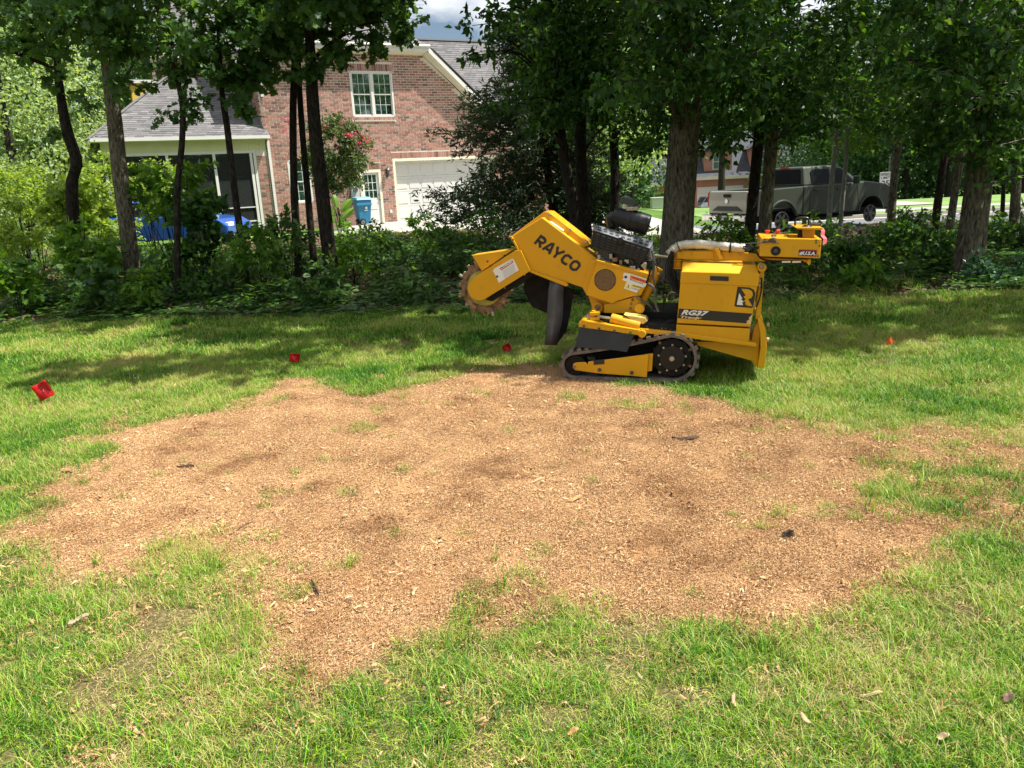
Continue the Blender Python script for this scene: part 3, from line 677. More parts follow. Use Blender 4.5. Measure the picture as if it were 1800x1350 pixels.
m = MB(); m.tube(smoothpath([mp(1330, 443, .06), mp(1338, 454, .05), mp(1356, 458.5, .05), mp(1384, 459.5, .06), mp(1412, 460, .08)], 20), 0.007, 6); part('hose', m, M_rub, rl, bevel=0, smooth=True)
m = MB(); m.tube([mp(1150, 449, .4), mp(1190, 454, .4)], 0.011, 8); part('stay_bar', m, mat('weathered_pole', (0.33, 0.30, 0.2), rough=0.7))
# ---- pivot, swing bracket, lift and turn cylinders
m = MB(); pp([(1034, 520), (1128, 512), (1134, 533), (1124, 549), (1108, 552), (1044, 548.5)], .30, .62, m); pv = part('pivot_bracket', m, M_yel)
m = MB(); pp([(1062, 536), (1122, 520), (1130, 540), (1120, 552), (1062, 550)], .22, .30, m); part('bracket_plate', m, M_yel, pv)
m = MB(); m.disc(mp(1050.7, 539.8, .30), -BD, 0.045, 0.03, 20); part('pivot_boss', m, M_yel, pv)
m = MB(); m.disc(mp(1050.7, 539.8, .27), -BD, 0.024, 0.01, 16); part('pivot_pin', m, M_rust, pv)
m = MB(); m.disc(mp(1125, 541, .22), -BD, 0.04, 0.05, 18); part('pivot_boss', m, M_yel, pv)
for (x, y) in ((1109.5, 534), (1108, 542), (1119, 548), (1112, 527)): m = MB(); bolt(m, x, y, .22, 0.012, .01); part('bolt', m, M_rust, pv, bevel=0.002)
m = MB(); pp([(1038, 558), (1126, 566), (1128, 580), (1036, 568)], .15, .75, m); part('turntable', m, M_blk)
m = MB(); m.tube([mp(1074, 559, .07), mp(1125, 573.5, .05)], 0.040, 22); tc_ = part('turn_cylinder', m, M_yel, smooth=True)
m = MB(); m.tube([mp(1050, 556, .07), mp(1074, 560, .07)], 0.013, 14); part('rod', m, M_stl, tc_, bevel=0, smooth=True)
m = MB(); m.box(mp(1046, 551, .07), 0.075, 0.06, 0.026, [LD, BD, ZU]); m.box(mp(1046, 559.5, .07), 0.075, 0.06, 0.026, [LD, BD, ZU]); m.tube([mp(1043, 545.5, .07), mp(1043, 562, .07)], 0.017, 12); part('rod_eye', m, M_yel, tc_, bevel=0.005)
m = MB(); pp([(1096, 553), (1118, 556), (1134, 559), (1138, 565), (1130, 570), (1110, 562)], .04, .16, m); part('valve_cover', m, mat('pale_worn_yellow', (0.8, 0.55, 0.16), rough=0.4, nscale=18, namt=0.3))
m = MB(); m.tube([mp(1157, 472.5, .30), mp(1128, 535, .30)], 0.034, 20); lc = part('lift_cylinder', m, M_yel, smooth=True)
m = MB(); m.tube([mp(1158, 471, .30), mp(1156, 475, .30)], 0.037, 20); part('end_cap', m, M_yel, lc, smooth=True)
m = MB(); bolt(m, 1157.5, 480.5, .268, .009, .01); part('bolt', m, M_stl, lc, bevel=0)
for (pts_, r_) in (([(1139, 499), (1148, 505), (1151.5, 518), (1152, 532), (1157, 548)], .011), ([(1117, 522), (1128, 528), (1141, 536), (1152, 548)], .009), ([(1140, 524), (1144, 535), (1150, 545)], .007),
                   ([(1076, 551), (1096, 558), (1116, 566), (1134, 573), (1158, 572), (1180, 562)], .006), ([(1104, 553), (1120, 560), (1140, 575), (1176, 583)], .006), ([(1186, 562), (1170, 570), (1178, 578), (1188, 582)], .007),
                   ([(1136, 448), (1147, 458), (1154, 468), (1157, 478)], .004), ([(1140, 462), (1142, 480), (1136, 498)], .008), ([(1146, 440), (1150, 462), (1148, 486), (1152, 500)], .009)):
    m = MB(); m.tube(smoothpath([mp(x, y, .12 if r_ != .009 else .18) for x, y in pts_], 22), r_, 8)
    part('hose', m, M_gry if r_ in (.011, .009) else M_rub, bevel=0, smooth=True)
# ---- boom: belt guard housing
BOOM = [(897.2, 416.7), (952.7, 382), (1050, 455.3), (1044, 478), (1031.3, 508), (930, 474.5)]
m = MB(); pp(BOOM, .28, .50, m); boom = part('belt_housing', m, M_yel, bevel=0.006)
m = MB(); pp([(902.5, 412), (956.7, 371.9), (964.7, 372.7), (1031.3, 424.7), (1035.3, 431.3), (1026, 434.5), (956, 381), (905, 413.5)], .36, .58, m); part('top_cover', m, M_yel, boom, bevel=0.004)
for (x, y) in ((966, 378), (1002, 404), (1030.5, 425.5)): m = MB(); m.disc(mp(x, y, .36), -BD, 0.012, 0.014, 8); part('bolt', m, M_stl, boom, bevel=0.002)
m = MB(); pp([(896, 416), (899, 414.6), (932.5, 473), (930.5, 476)], .262, .284, m); pp([(929.5, 472), (932, 475), (996, 497), (998.5, 503), (994, 503.5), (930, 478)], .258, .30, m); part('edge_flange', m, M_yel, boom, bevel=0.003)
m = MB(); pp([(967, 389.5), (990, 405.5), (989, 407), (965.5, 391.5)], .31, .358, m); part('top_label', m, M_wht, boom, bevel=0)
m = MB(); pp([(1039.5, 455.5), (1050.5, 458), (1040, 491), (1031, 519), (1024, 506.5), (1030, 484)], .255, .30, m); part('hinge_plate', m, M_yel, boom, bevel=0.006)
for (x, y) in ((902, 421.5), (923, 460.5)): m = MB(); bolt(m, x, y, .262, .008, .006); part('bolt', m, M_gry, boom, bevel=0)
# RAYCO lettering from thick strokes
def strokes(mb, glyph, o, xv, yv, w):
    for pl in glyph:
        pl = np.array(pl, float); closed = np.allclose(pl[0], pl[-1]); n = len(pl) - (1 if closed else 0); Lf = []; Rt = []
        for i in range(n):
            p = pl[i]; a = pl[(i - 1) % n] if (closed or i > 0) else None; c = pl[(i + 1) % n] if (closed or i < n - 1) else None
            d1 = (p - a) / np.linalg.norm(p - a) if a is not None else None; d2 = (c - p) / np.linalg.norm(c - p) if c is not None else None
            if d1 is None: d1 = d2
            if d2 is None: d2 = d1
            n1 = np.array([-d1[1], d1[0]]); n2 = np.array([-d2[1], d2[0]]); nn = n1 + n2; nn /= np.linalg.norm(nn); k = w / 2 / max(0.5, np.dot(nn, n1))
            Lf.append(p + nn * k); Rt.append(p - nn * k)
        V2 = Lf + Rt; F = [(i, (i + 1) % n, n + (i + 1) % n, n + i) for i in range(n if closed else n - 1)]
        V3 = [o + xv * v[0] + yv * v[1] for v in V2]
        mb.add(V3, F)
RR = [[(.12, 0), (.12, .88), (.55, .88), (.72, .80), (.80, .68), (.72, .50), (.55, .42), (.15, .42)], [(.42, .40), (.78, 0)]]
AA = [[(.05, 0), (.42, .93)], [(.42, .93), (.56, .93), (.86, 0)], [(.20, .26), (.74, .26)]]
YY_ = [[(.02, 1), (.42, .42)], [(.86, 1), (.42, .42), (.42, 0)]]
CCg = [[(.84, .80), (.66, .88), (.34, .88), (.14, .72), (.12, .5), (.14, .28), (.34, .12), (.66, .12), (.84, .2)]]
OO = [[(.34, .88), (.14, .72), (.12, .5), (.14, .28), (.34, .12), (.64, .12), (.84, .28), (.86, .5), (.84, .72), (.64, .88), (.34, .88)]]
bo = .2775
o0 = mp(938, 427.5, bo); xe = mp(1009, 478, bo); yv = mp(950.5, 412, bo) - o0; xv = (xe - o0) / 5.0
yv = yv * 1.0
for i, g in enumerate((RR, AA, YY_, CCg, OO)):
    m = MB(); strokes(m, g, o0 + xv * i * 1.04, xv * 1.02, yv, .25); part('letter', m, M_ink, boom, bevel=0)
# ---- cutter arm and wheel
arc = [(843.3 + 20.5 * cos(radians(t)), 507.3 + 20.5 * sin(radians(t))) for t in range(62, 248, 14)]
m = MB(); pp([(852.5, 525.5)] + arc + [(833, 487.5), (904.7, 440.7), (915, 440), (932, 476)], .24, .29, m)
ca = part('cutter_arm', m, M_yel, bevel=0.005)
m = MB(); pp([(829.2, 448.7), (894, 439.3), (900, 440.5), (847.3, 476.7)], .30, .46, m); part('wheel_guard', m, M_yel, ca, bevel=0.004)
m = MB(); pp([(852.5, 526), (932, 476), (944, 480), (865, 530)], .30, .40, m); ap = part('arm_underside', m, M_blk, ca)
for (x, y) in ((922.5, 482.7), (887.5, 506)): m = MB(); bolt(m, x, y, .298, .007, .006); part('bolt', m, M_stl, ca, bevel=0)
for (x, y) in ((887, 449), (862, 467), (857, 459.5)): m = MB(); bolt(m, x, y, .238 if y > 460 else .3, .008, .006); part('bolt', m, M_ink, ca, bevel=0)
m = MB(); pp([(866.2, 476.2), (869, 472), (900.7, 454.5), (904, 458), (912, 475), (876.7, 497.5), (873, 488)], .2375, .2395, m); dg_ = part('danger_decal', m, M_wht, ca, bevel=0)
m = MB(); pp([(878, 471.5), (900.3, 456.8), (902.2, 461.5), (881, 475.5)], .2365, .2385, m); part('decal_header', m, M_red, dg_, bevel=0)
m = MB(); px_text(m, 'DANGER', (884.8, 471.6), (901.2, 461), (883, 468), .2358, bold=0.03); m.add([mp(880.6, 474, .2358), mp(883.8, 472, .2358), mp(881.2, 470.6, .2358)], [(0, 1, 2)]); part('lettering', m, M_wht, dg_, bevel=0)
m = MB()
for k in range(7):
    a0 = (883 - k * 0.2 + k * 0.9, 478 + k * 2.2 - 1); pp([a0, (a0[0] + 20, a0[1] - 12.8), (a0[0] + 20.2, a0[1] - 12.2), (a0[0] + .2, a0[1] + .6)], .2363, .2385, m)
part('fine_print', m, mat('grey_print', (0.35, 0.36, 0.34), rough=.6), dg_, bevel=0)
m = MB(); m.disc(mp(874, 486, .237), -BD, .010, .001, 10); part('pictogram', m, M_ink, dg_, bevel=0)
wc = mp(853, 505.5, .36); WR = 0.208
m = MB(); m.disc(wc - BD * .012, BD, WR, .032, 56); cw = part('cutter_wheel', m, M_rust, bevel=0.002)
m = MB(); m.disc(wc - BD * .035, BD, WR * .72, .08, 40); part('drum', m, M_grn, cw)
for k in range(16):
    t = 2 * pi * k / 16 + .2; nr = LD * cos(t) + ZU * sin(t); tg = -LD * sin(t) + ZU * cos(t)
    sd = -1 if k % 2 else 1
    m = MB(); m.box(wc + nr * (WR - .012) - BD * .018 * sd, .052, .036, .05, [tg, BD, nr]); pk = part('tooth_pocket', m, M_rust, cw, bevel=0.004)
    m = MB(); m.box(wc + nr * (WR + .018) + tg * .02 - BD * .026 * sd, .022, .03, .034, [tg, BD, nr]); part('tooth', m, M_stl if k % 3 == 0 else M_rust, pk, bevel=0.003)
# ---- rubber flaps
m = MB(); pp([(920.7, 500), (928.7, 482), (966, 487.3), (962, 551.3), (935.3, 539.3), (922, 514)], .50, .51, m); part('chip_flap', m, M_rub)
m = MB(); pp([(964, 497), (990, 499), (1008.7, 512), (1003, 548), (995.3, 583.3), (979.3, 604), (985, 560)], .42, .43, m); part('chip_flap', m, M_rub)
fl = []
for i, (xa, xb, y) in enumerate(((967.5, 990.5, 494), (965.5, 990.3, 506), (963.8, 989.6, 525), (963, 989.3, 545), (961.8, 988.6, 560), (960, 983, 584), (958, 979.3, 606))):
    d = .30 - .02 * sin(i * .7); fl.append((mp(xa, y, d), mp((xa + xb) / 2, y, d - .025), mp(xb, y, d)))
V_ = []; F = []
for r_ in fl: V_ += list(r_)
for i in range(len(fl) - 1): F += [(i * 3, i * 3 + 1, i * 3 + 4, i * 3 + 3), (i * 3 + 1, i * 3 + 2, i * 3 + 5, i * 3 + 4)]
m = MB(); m.add(V_, F); fo = part('chip_flap', m, M_flap, bevel=0, smooth=True, label='worn grey rubber chip flap'); q = fo.modifiers.new('s', 'SOLIDIFY'); q.thickness = 0.008
# ---- gear housing in the middle
m = MB(); pp([(1049.8, 458.9), (1142.2, 483.8), (1142, 489), (1127, 519.5), (1108, 522), (1083, 530), (1076.4, 534.4), (1029.3, 518.4)], .20, .50, m); gh = part('engine_housing', m, M_yel, bevel=0.006)
m = MB(); pp([(1048, 456.5), (1144, 482), (1142, 490), (1138, 486), (1049, 461)], .19, .28, m); part('housing_lip', m, M_yel, gh, bevel=0.003)
m = MB(); m.disc(mp(1063.6, 492.1, .1985), -BD, .0865, .004, 40); vt = part('round_vent', m, M_ink, gh, bevel=0.001)
m = MB()
for i in range(-9, 10):
    for j in range(-9, 10):
        a_, c_ = (i + .5 * (j % 2)) * .0094, j * .0084
        if a_ * a_ + c_ * c_ < .0066: m.disc(mp(1063.6, 492.1, .1945) + LD * a_ + ZU * c_, -BD, .0033 + .0008 * random.random(), .0025, 5)
part('vent_mesh', m, mat('brassy_mesh', (0.34, 0.19, 0.07), rough=.5), vt, bevel=0)
for o_ in bpy.data.objects:
    if o_.name.startswith('vent_mesh'): o_['kind'] = 'stuff'
m = MB(); pp([(1097, 479), (1107, 481), (1139, 491), (1135, 503), (1128, 507), (1094, 492), (1097, 487), (1095, 486)], .1975, .1995, m); wd = part('warning_decal', m, M_wht, gh, bevel=0)
m = MB(); pp([(1108.5, 483.5), (1136, 493), (1134, 498), (1107, 489)], .1965, .198, m); part('decal_header', m, M_org, wd, bevel=0)
m = MB(); px_text(m, 'WARNING', (1111, 489), (1132.5, 496), (1112, 485.6), .196, bold=.03); part('lettering', m, M_red, wd, bevel=0)
m = MB(); px_text(m, 'MOVING PARTS', (1107, 492), (1130, 500.5), (1108, 489.8), .1968, bold=.02); m.disc(mp(1100, 487, .197), -BD, .012, .001, 8); part('lettering', m, M_ink, wd, bevel=0)
m = MB(); pp([(1102, 494.5), (1132, 504.5), (1126, 507), (1119, 514.5), (1096.5, 507)], .1960, .198, m); cd = part('caution_decal', m, M_wht, gh, bevel=0)
m = MB(); pp([(1110, 499), (1130, 505), (1128.5, 508.5), (1109, 503)], .1950, .1965, m); m.add([mp(1099, 506, .195), mp(1108, 508, .195), mp(1105, 498, .195)], [(0, 1, 2)]); part('decal_header', m, M_yld, cd, bevel=0)
m = MB(); px_text(m, 'CAUTION', (1112, 503.2), (1128, 507.6), (1112.8, 500.4), .1944, bold=.03); px_text(m, 'HOT SURFACE', (1109.5, 507), (1122, 511), (1110, 505), .1952, bold=.02); px_text(m, '!', (1103.2, 506.2), (1104.8, 506.6), (1104.3, 500.5), .1944, bold=.03); part('lettering', m, M_ink, cd, bevel=0)
# ---- engine
m = MB(); pp([(1046, 432), (1134, 455), (1128, 480), (1090, 470), (1050, 460)], .30, .68, m); eng = part('engine_block', m, M_gry, bevel=0.01)
for k in range(26):
    x = 1048 + random.random() * 82; y = 444 + (x - 1048) * .22 + random.random() * 18; b_ = .24 + random.random() * .06
    m = MB(); q = mp(x, y, b_)
    if k % 3 == 0: m.tube(smoothpath([q, q + LD * random.uniform(-.05, .05) + ZU * .03, q + LD * random.uniform(.02, .09) - ZU * .04], 8), .0045, 6); nm = 'hose'; mt = M_stl if k % 2 else M_rub
    else: m.box(q, random.uniform(.02, .05), .04, random.uniform(.015, .04), [LD, BD, ZU]); nm = 'engine_fitting'; mt = random.choice([M_blk, M_blk, M_gry, M_stl, M_rust])
    part(nm, m, mt, eng, bevel=0.003 if nm != 'hose' else 0)
# muffler guard, slotted
GT = [mp(1043.6, 394.9, .34), mp(1148.4, 424.2, .34), mp(1142.2, 437.2, .22), mp(1042.7, 404.7, .22)]
GL = [mp(1042.7, 404.7, .22), mp(1142.2, 437.2, .22), mp(1132.4, 462.4, .22), mp(1038.2, 432, .22)]
m = MB()
m.prism([GT[3], GT[2], mp(1132.4, 462.4, .22), mp(1038.2, 432, .22)], [GT[0] + BD * .0, GT[1], mp(1132.4, 462.4, .40), mp(1038.2, 432, .40)])
gd = part('muffler_guard', m, M_cap, bevel=0.003)
m = MB(); nrm = np.cross(GT[1] - GT[0], GT[3] - GT[0]); nrm /= np.linalg.norm(nrm); nrm *= np.sign(nrm[2])
m.prism([p + nrm * .004 for p in GT], [p + nrm * .001 for p in GT]); part('guard_top', m, M_grd, gd, bevel=0.001)
for r_ in range(2):
    for k in range(9):
        u0 = .07 + k * .102; v0 = .22 + r_ * .36
        P = [];
        for (du, dv) in ((0, 0), (.062, 0), (.062, .22), (0, .22)):
            u, v = u0 + du + .01 * r_, v0 + dv; P.append((GT[0] * (1 - u) + GT[1] * u) * (1 - v) + (GT[3] * (1 - u) + GT[2] * u) * v + nrm * .0045)
        m = MB(); m.prism([p + nrm * .0012 for p in P], P); part('slot', m, M_ink, gd, bevel=0)
for r_ in range(5):
    for k in range(9):
        u0 = .06 + k * .104; v0 = .12 + r_ * .17; P = []
        if r_ == 1 and k in (4,): continue
        for (du, dv) in ((0, 0), (.064, 0), (.064, .075), (0, .075)):
            u, v = u0 + du, v0 + dv; P.append((GL[0] * (1 - u) + GL[1] * u) * (1 - v) + (GL[3] * (1 - u) + GL[2] * u) * v - BD * .001)
        m = MB(); m.prism([p - BD * .0012 for p in P], P); part('slot', m, M_gry if r_ == 0 else M_ink, gd, bevel=0)
m = MB(); m.tube([mp(1090, 423.3, .23), mp(1090, 423.3, .185)], .027, 20, caps=False); ex = part('exhaust_pipe', m, M_rust, gd, bevel=0, smooth=True)
m = MB(); m.disc(mp(1090, 423.3, .20), BD, .025, .01, 18); part('pipe_bore', m, M_ink, ex, bevel=0)
ax0, ax1 = mp(1078, 378.5, .40), mp(1141, 396, .40); axd = (ax1 - ax0) / np.linalg.norm(ax1 - ax0); LL = np.linalg.norm(ax1 - ax0)
m = MB(); prof = [(0, .05), (.02, .064), (.10, .070), (.40, .083), (.45, .085), (.46, .088), (.49, .088), (.50, .085), (.66, .084), (.67, .087), (.70, .087), (.71, .084), (.95, .082), (.985, .078), (1, .06)]
m.tube([ax0 + axd * LL * t for t, _ in prof], [r for _, r in prof], 36); ac = part('air_cleaner', m, M_cap, bevel=0, smooth=True)
m = MB(); px_text(m, 'OOO', (1125, 391.5), (1133.5, 394), (1125.8, 387.8), .313, bold=0.0); part('badge', m, M_gry, ac, bevel=0)
m = MB(); m.tube([ax0 + axd * .01 - ZU * .0, ax0 - axd * .03 - ZU * .03, ax0 - axd * .02 - ZU * .09], [.04, .042, .035], 18); part('intake_elbow', m, M_cap, ac, bevel=0, smooth=True)
m = MB()
cp = [mp(x, y, .34) for x, y in ((1089, 352), (1092, 346), (1097, 344.8), (1114, 350.5), (1117, 354), (1115.5, 361.5), (1110, 361.5), (1092, 357.5))]
m.prism(cp, [p + BD * .14 for p in cp]); part('precleaner_cap', m, mat('greenish_black_plastic', (0.03, 0.042, 0.038), rough=.45), ac, bevel=0.006)
m = MB(); m.tube([mp(1099, 370, .41), mp(1102, 357, .41)], .03, 18); part('precleaner_neck', m, mat('pale_metal', (0.55, 0.55, 0.5), rough=.4, metal=.5), ac, bevel=0)
m = MB(); m.box(mp(1112, 366.5, .40), .09, .10, .03, [LD, BD, ZU]); part('filter_clamp', m, M_stl, ac, bevel=0.005)
m = MB()
for k in range(9): m.tube([mp(1141 + k * .25, 428 + k * 3.4, .30), mp(1141 + k * .25, 430.4 + k * 3.4, .30)], .028, 12)
part('corrugated_duct', m, mat('grey_duct', (0.28, 0.29, 0.32), rough=.5, metal=.5), bevel=0)
m = MB(); pp([(1133, 461), (1137, 463), (1135, 476), (1126, 467)], .2, .21, m); part('heat_shield', m, M_stl)
# ================================================================== THE BRICK HOUSE
HA = G(698, 391); _a = radians(63); HD = np.array([sin(_a), cos(_a), 0]); HN = np.array([-HD[1], HD[0], 0])   # HN points into the house
def H(u, z, w=0.0): return HA + HD * u + HN * w + ZU * z
def hpx(x, y, w=0.0):
    p = onplane(x, y, HA + HN * w, HN) - HA; return float(p @ HD), float(p[2])
house = empty('brick_house', H(0, 0), 'large red brick house with grey shingle roofs and white garage door', 'house')
M_brick = mat('brick', (0.3, 0.12, 0.09), rough=0.9, attr='rnd', acol=[(0.12, 0.075, 0.065), (0.30, 0.135, 0.105), (0.38, 0.185, 0.145), (0.42, 0.235, 0.19), (0.36, 0.16, 0.12), (0.20, 0.11, 0.09), (0.44, 0.27, 0.22)], nscale=30, namt=0.2)
M_mort = mat('mortar', (0.66, 0.61, 0.50), rough=0.95, nscale=6, namt=0.12)
M_shin = mat('asphalt_shingle', (0.2, 0.2, 0.21), rough=0.95, attr='rnd', acol=[(0.10, 0.098, 0.10), (0.15, 0.145, 0.15), (0.125, 0.12, 0.125), (0.18, 0.172, 0.172)], nscale=60, namt=0.25)
M_white = mat('white_trim_paint', (0.66, 0.65, 0.61), rough=0.5, nscale=2, namt=0.04)
M_cream_ = mat('cream_siding_paint', (0.62, 0.60, 0.34), rough=0.6, nscale=3, namt=0.06)
M_soff = mat('ivory_soffit', (0.72, 0.68, 0.52), rough=0.6, nscale=3, namt=0.05)
M_glass = mat('window_glass', (0.10, 0.16, 0.15), rough=0.06, spec=0.9)
M_dark = mat('dark_interior', (0.03, 0.035, 0.035), rough=0.8)
M_screen = mat('insect_screen', (0.035, 0.04, 0.04), rough=0.85, nscale=3, namt=0.4)
def hbox(mb, u0, u1, z0, z1, w0, w1, rnd=None):
    c = H((u0 + u1) / 2, (z0 + z1) / 2, (w0 + w1) / 2); return mb.box(c, abs(u1 - u0), abs(w1 - w0), abs(z1 - z0), [HD, HN, ZU], rnd)
def hpart(name, fn_or_mb, m, parent=house, bevel=0): return fn_or_mb.build(name, m, parent, bevel=bevel)
EAVE = 7.16; RK = 0.903
def wall_top(u): return EAVE - 0.25 if u < 1.75 else EAVE - 0.25 - (u - 1.75) * RK
openings = [(-1.52, 0.33, 4.40, 6.22), (-4.45, -3.55, 1.06, 2.78), (-1.50, -0.55, -0.1, 2.28), (0.03, 5.0, -0.1, 2.70)]
UR = 6.4
# mortar-coloured backing built as strips around the openings
m = MB()
us = sorted(set([-5.2, UR] + [o[0] for o in openings] + [o[1] for o in openings] + list(np.arange(1.75, UR, 0.31))))
for a_, b_ in zip(us[:-1], us[1:]):
    spans = sorted([(o[2], o[3]) for o in openings if o[0] <= a_ + 1e-6 and o[1] >= b_ - 1e-6]); z = -0.1
    for s0, s1 in spans + [(99, 99)]:
        top = min(s0, 90); t0 = wall_top(a_) if s0 == 99 else s0; t1 = wall_top(b_) if s0 == 99 else s0
        if t0 > z + 1e-3 and t1 > z + 1e-3:
            m.prism([H(a_, z, .012), H(b_, z, .012), H(b_, t1, .012), H(a_, t0, .012)], [H(a_, z, .25), H(b_, z, .25), H(b_, t1, .25), H(a_, t0, .25)])
        z = s1
hpart('wall', m, M_mort)
m = MB(); m.prism([H(-5.2, -.1, .25), H(-5.2, 7.0, .25), H(-5.2, 7.0, 9), H(-5.2, -.1, 9)], [H(-5.0, -.1, .25), H(-5.0, 7.0, .25), H(-5.0, 7.0, 9), H(-5.0, -.1, 9)])
m.prism([H(-11, -.1, 3.2), H(-5.2, -.1, 3.2), H(-5.2, 3.2, 3.2), H(-11, 3.2, 3.2)], [H(-11, -.1, 3.4), H(-5.2, -.1, 3.4), H(-5.2, 3.2, 3.4), H(-11, 3.2, 3.4)])
m.prism([H(-8.6, 4.5, 4.5), H(-5.2, 4.5, 4.5), H(-5.2, 7.4, 4.5), H(-8.6, 7.4, 4.5)], [H(-8.6, 4.5, 4.7), H(-5.2, 4.5, 4.7), H(-5.2, 7.4, 4.7), H(-8.6, 7.4, 4.7)])
hpart('wall', m, M_mort)
bk = MB()
def brick(u0, u1, z0, z1, side=0, w=0.0):
    t = random.uniform(-.002, .003)
    if side == 0: P = [H(u0, z0, w + t), H(u1, z0, w + t), H(u1, z1, w + t), H(u0, z1, w + t)]; Q = [H(u0, z0, w + .02), H(u1, z0, w + .02), H(u1, z1, w + .02), H(u0, z1, w + .02)]
    else: P = [H(side + t, z0, u1), H(side + t, z0, u0), H(side + t, z1, u0), H(side + t, z1, u1)]; Q = [H(side + .02, z0, u1), H(side + .02, z0, u0), H(side + .02, z1, u0), H(side + .02, z1, u1)]
    r = random.random(); bk.add(P + Q, [(0, 1, 2, 3), (1, 0, 4, 5), (2, 1, 5, 6), (3, 2, 6, 7), (0, 3, 7, 4)], r)
CH_, BL = 0.102, 0.275; J = 0.027
solid = [(-1.56, 0.37, 6.22, 6.50), (-1.56, .37, 4.27, 4.40), (-.0, 5.05, 2.70, 2.95), (-1.55, -.5, 2.28, 2.55), (-4.5, -3.5, 2.78, 3.0)]
for r_ in range(int(7.1 / CH_)):
    z0 = -0.05 + r_ * CH_; z1 = z0 + CH_ - J; off = (r_ % 2) * BL / 2
    for c in range(-1, int((UR + 5.2) / BL) + 1):
        u0 = -5.2 + c * BL + off; u1 = min(u0 + BL - J, UR); u0 = max(u0, -5.2)
        if u1 - u0 < .03 or z1 > min(wall_top(u0), wall_top(u1)): continue
        segs = [(u0, u1)]
        for o in openings + solid:
            if z1 > o[2] + .01 and z0 < o[3] - .01:
                ns = []
                for s0, s1 in segs:
                    if s1 <= o[0] or s0 >= o[1]: ns.append((s0, s1))
                    else:
                        if s0 < o[0] - .03: ns.append((s0, o[0] - .004))
                        if s1 > o[1] + .03: ns.append((o[1] + .004, s1))
                segs = ns
        for s0, s1 in segs: brick(s0, s1, z0, z1)
    for c in range(0, 14): brick(.25 + c * BL + off, .25 + c * BL + off + BL - J, z0, z1, side=-5.22) if z0 > 3.5 else None
    if z0 < 3.1:
        for c in range(0, 22): brick(-11 + c * BL + off, -11 + c * BL + off + BL - J, z0, z1, w=3.18)
    if 5.2 < z0 < 7.3:
        for c in range(0, 12): brick(-8.6 + c * BL + off, -8.6 + c * BL + off + BL - J, z0, z1, w=4.48)
for (u0, u1, z0, z1) in solid:
    n = int((u1 - u0) / .098)
    for k in range(n): brick(u0 + k * (u1 - u0) / n, u0 + (k + 1) * (u1 - u0) / n - .018, z0 + .01, z1 - .01, w=-.004 if z1 - z0 > .2 else -.05)
for r_ in range(int(3.1 / CH_)):                          # pier at the porch's right corner
    for c in range(2): brick(-5.62 + c * .2 + 0, -5.62 + c * .2 + .18, -.05 + r_ * CH_, -.05 + r_ * CH_ + CH_ - J, w=-.02)
b_o = hpart('brick', bk, M_brick); b_o['kind'] = 'stuff'
m = MB(); hbox(m, -5.64, -5.21, -.1, 3.2, -.005, .3); hpart('pier', m, M_mort)
# ---- roofs
def shingle_plane(O, U, V_, inside, lu, lv, name, single=0, base_poly=None):
    """rows of shingles up the slope; O origin at eave, U along, V up the slope"""
    U = U / np.linalg.norm(U); V_ = V_ / np.linalg.norm(V_); Nn = np.cross(U, V_); Nn *= np.sign(Nn[2])
    rows = int(lv / .14); mb = MB(); singles = []; tl, tw = .145, .30
    if base_poly is not None:
        bp_ = MB(); bp_.prism([p - Nn * .002 for p in base_poly], [p - Nn * .06 for p in base_poly]); hpart('roof_deck', bp_, M_shin)
    for r_ in range(rows):
        for c in range(int(lu / tw) + 1):
            u = c * tw + (r_ % 3) * .1 + random.uniform(-.01, .01); v = r_ * .14
            if not (inside(u + .02, v + .04) and inside(u + tw - .02, v + .04) and inside(u + tw / 2, v + .12)): continue
            o = O + U * (u + .004) + V_ * v + Nn * (.004 + random.random() * .004)
            P = [o, o + U * (tw - .012), o + U * (tw - .012) + V_ * (tl + .02) - Nn * .006, o + V_ * (tl + .02) - Nn * .006]
            P = [P[0] + Nn * .010, P[1] + Nn * .010, P[2], P[3]]; Q = [o - Nn * .002, o + U * (tw - .012) - Nn * .002]
            if len(singles) < single: singles.append(o)
            else: mb.add(P + Q, [(0, 1, 2, 3), (1, 0, 4, 5)], random.random())
    if singles:
        tm = []
        for k in range(6):
            q = MB(); z0_ = np.zeros(3); P = [U * 0 + Nn * .010, U * (tw - .012) + Nn * .010, U * (tw - .012) + V_ * (tl + .02) - Nn * .006, V_ * (tl + .02) - Nn * .006, -Nn * .002, U * (tw - .012) - Nn * .002]
            q.add(P, [(0, 1, 2, 3), (1, 0, 4, 5)], k / 5); t = q.build('shingle', M_shin, None, link=False); tm.append(t.data); bpy.data.objects.remove(t)
        for o in singles:
            s = bpy.data.objects.new('shingle', random.choice(tm)); COL.objects.link(s); s.parent = house; s.location = (o - np.array(parent_loc(house))).tolist()
    if mb.n: q = hpart('shingle', mb, M_shin); q['kind'] = 'stuff'
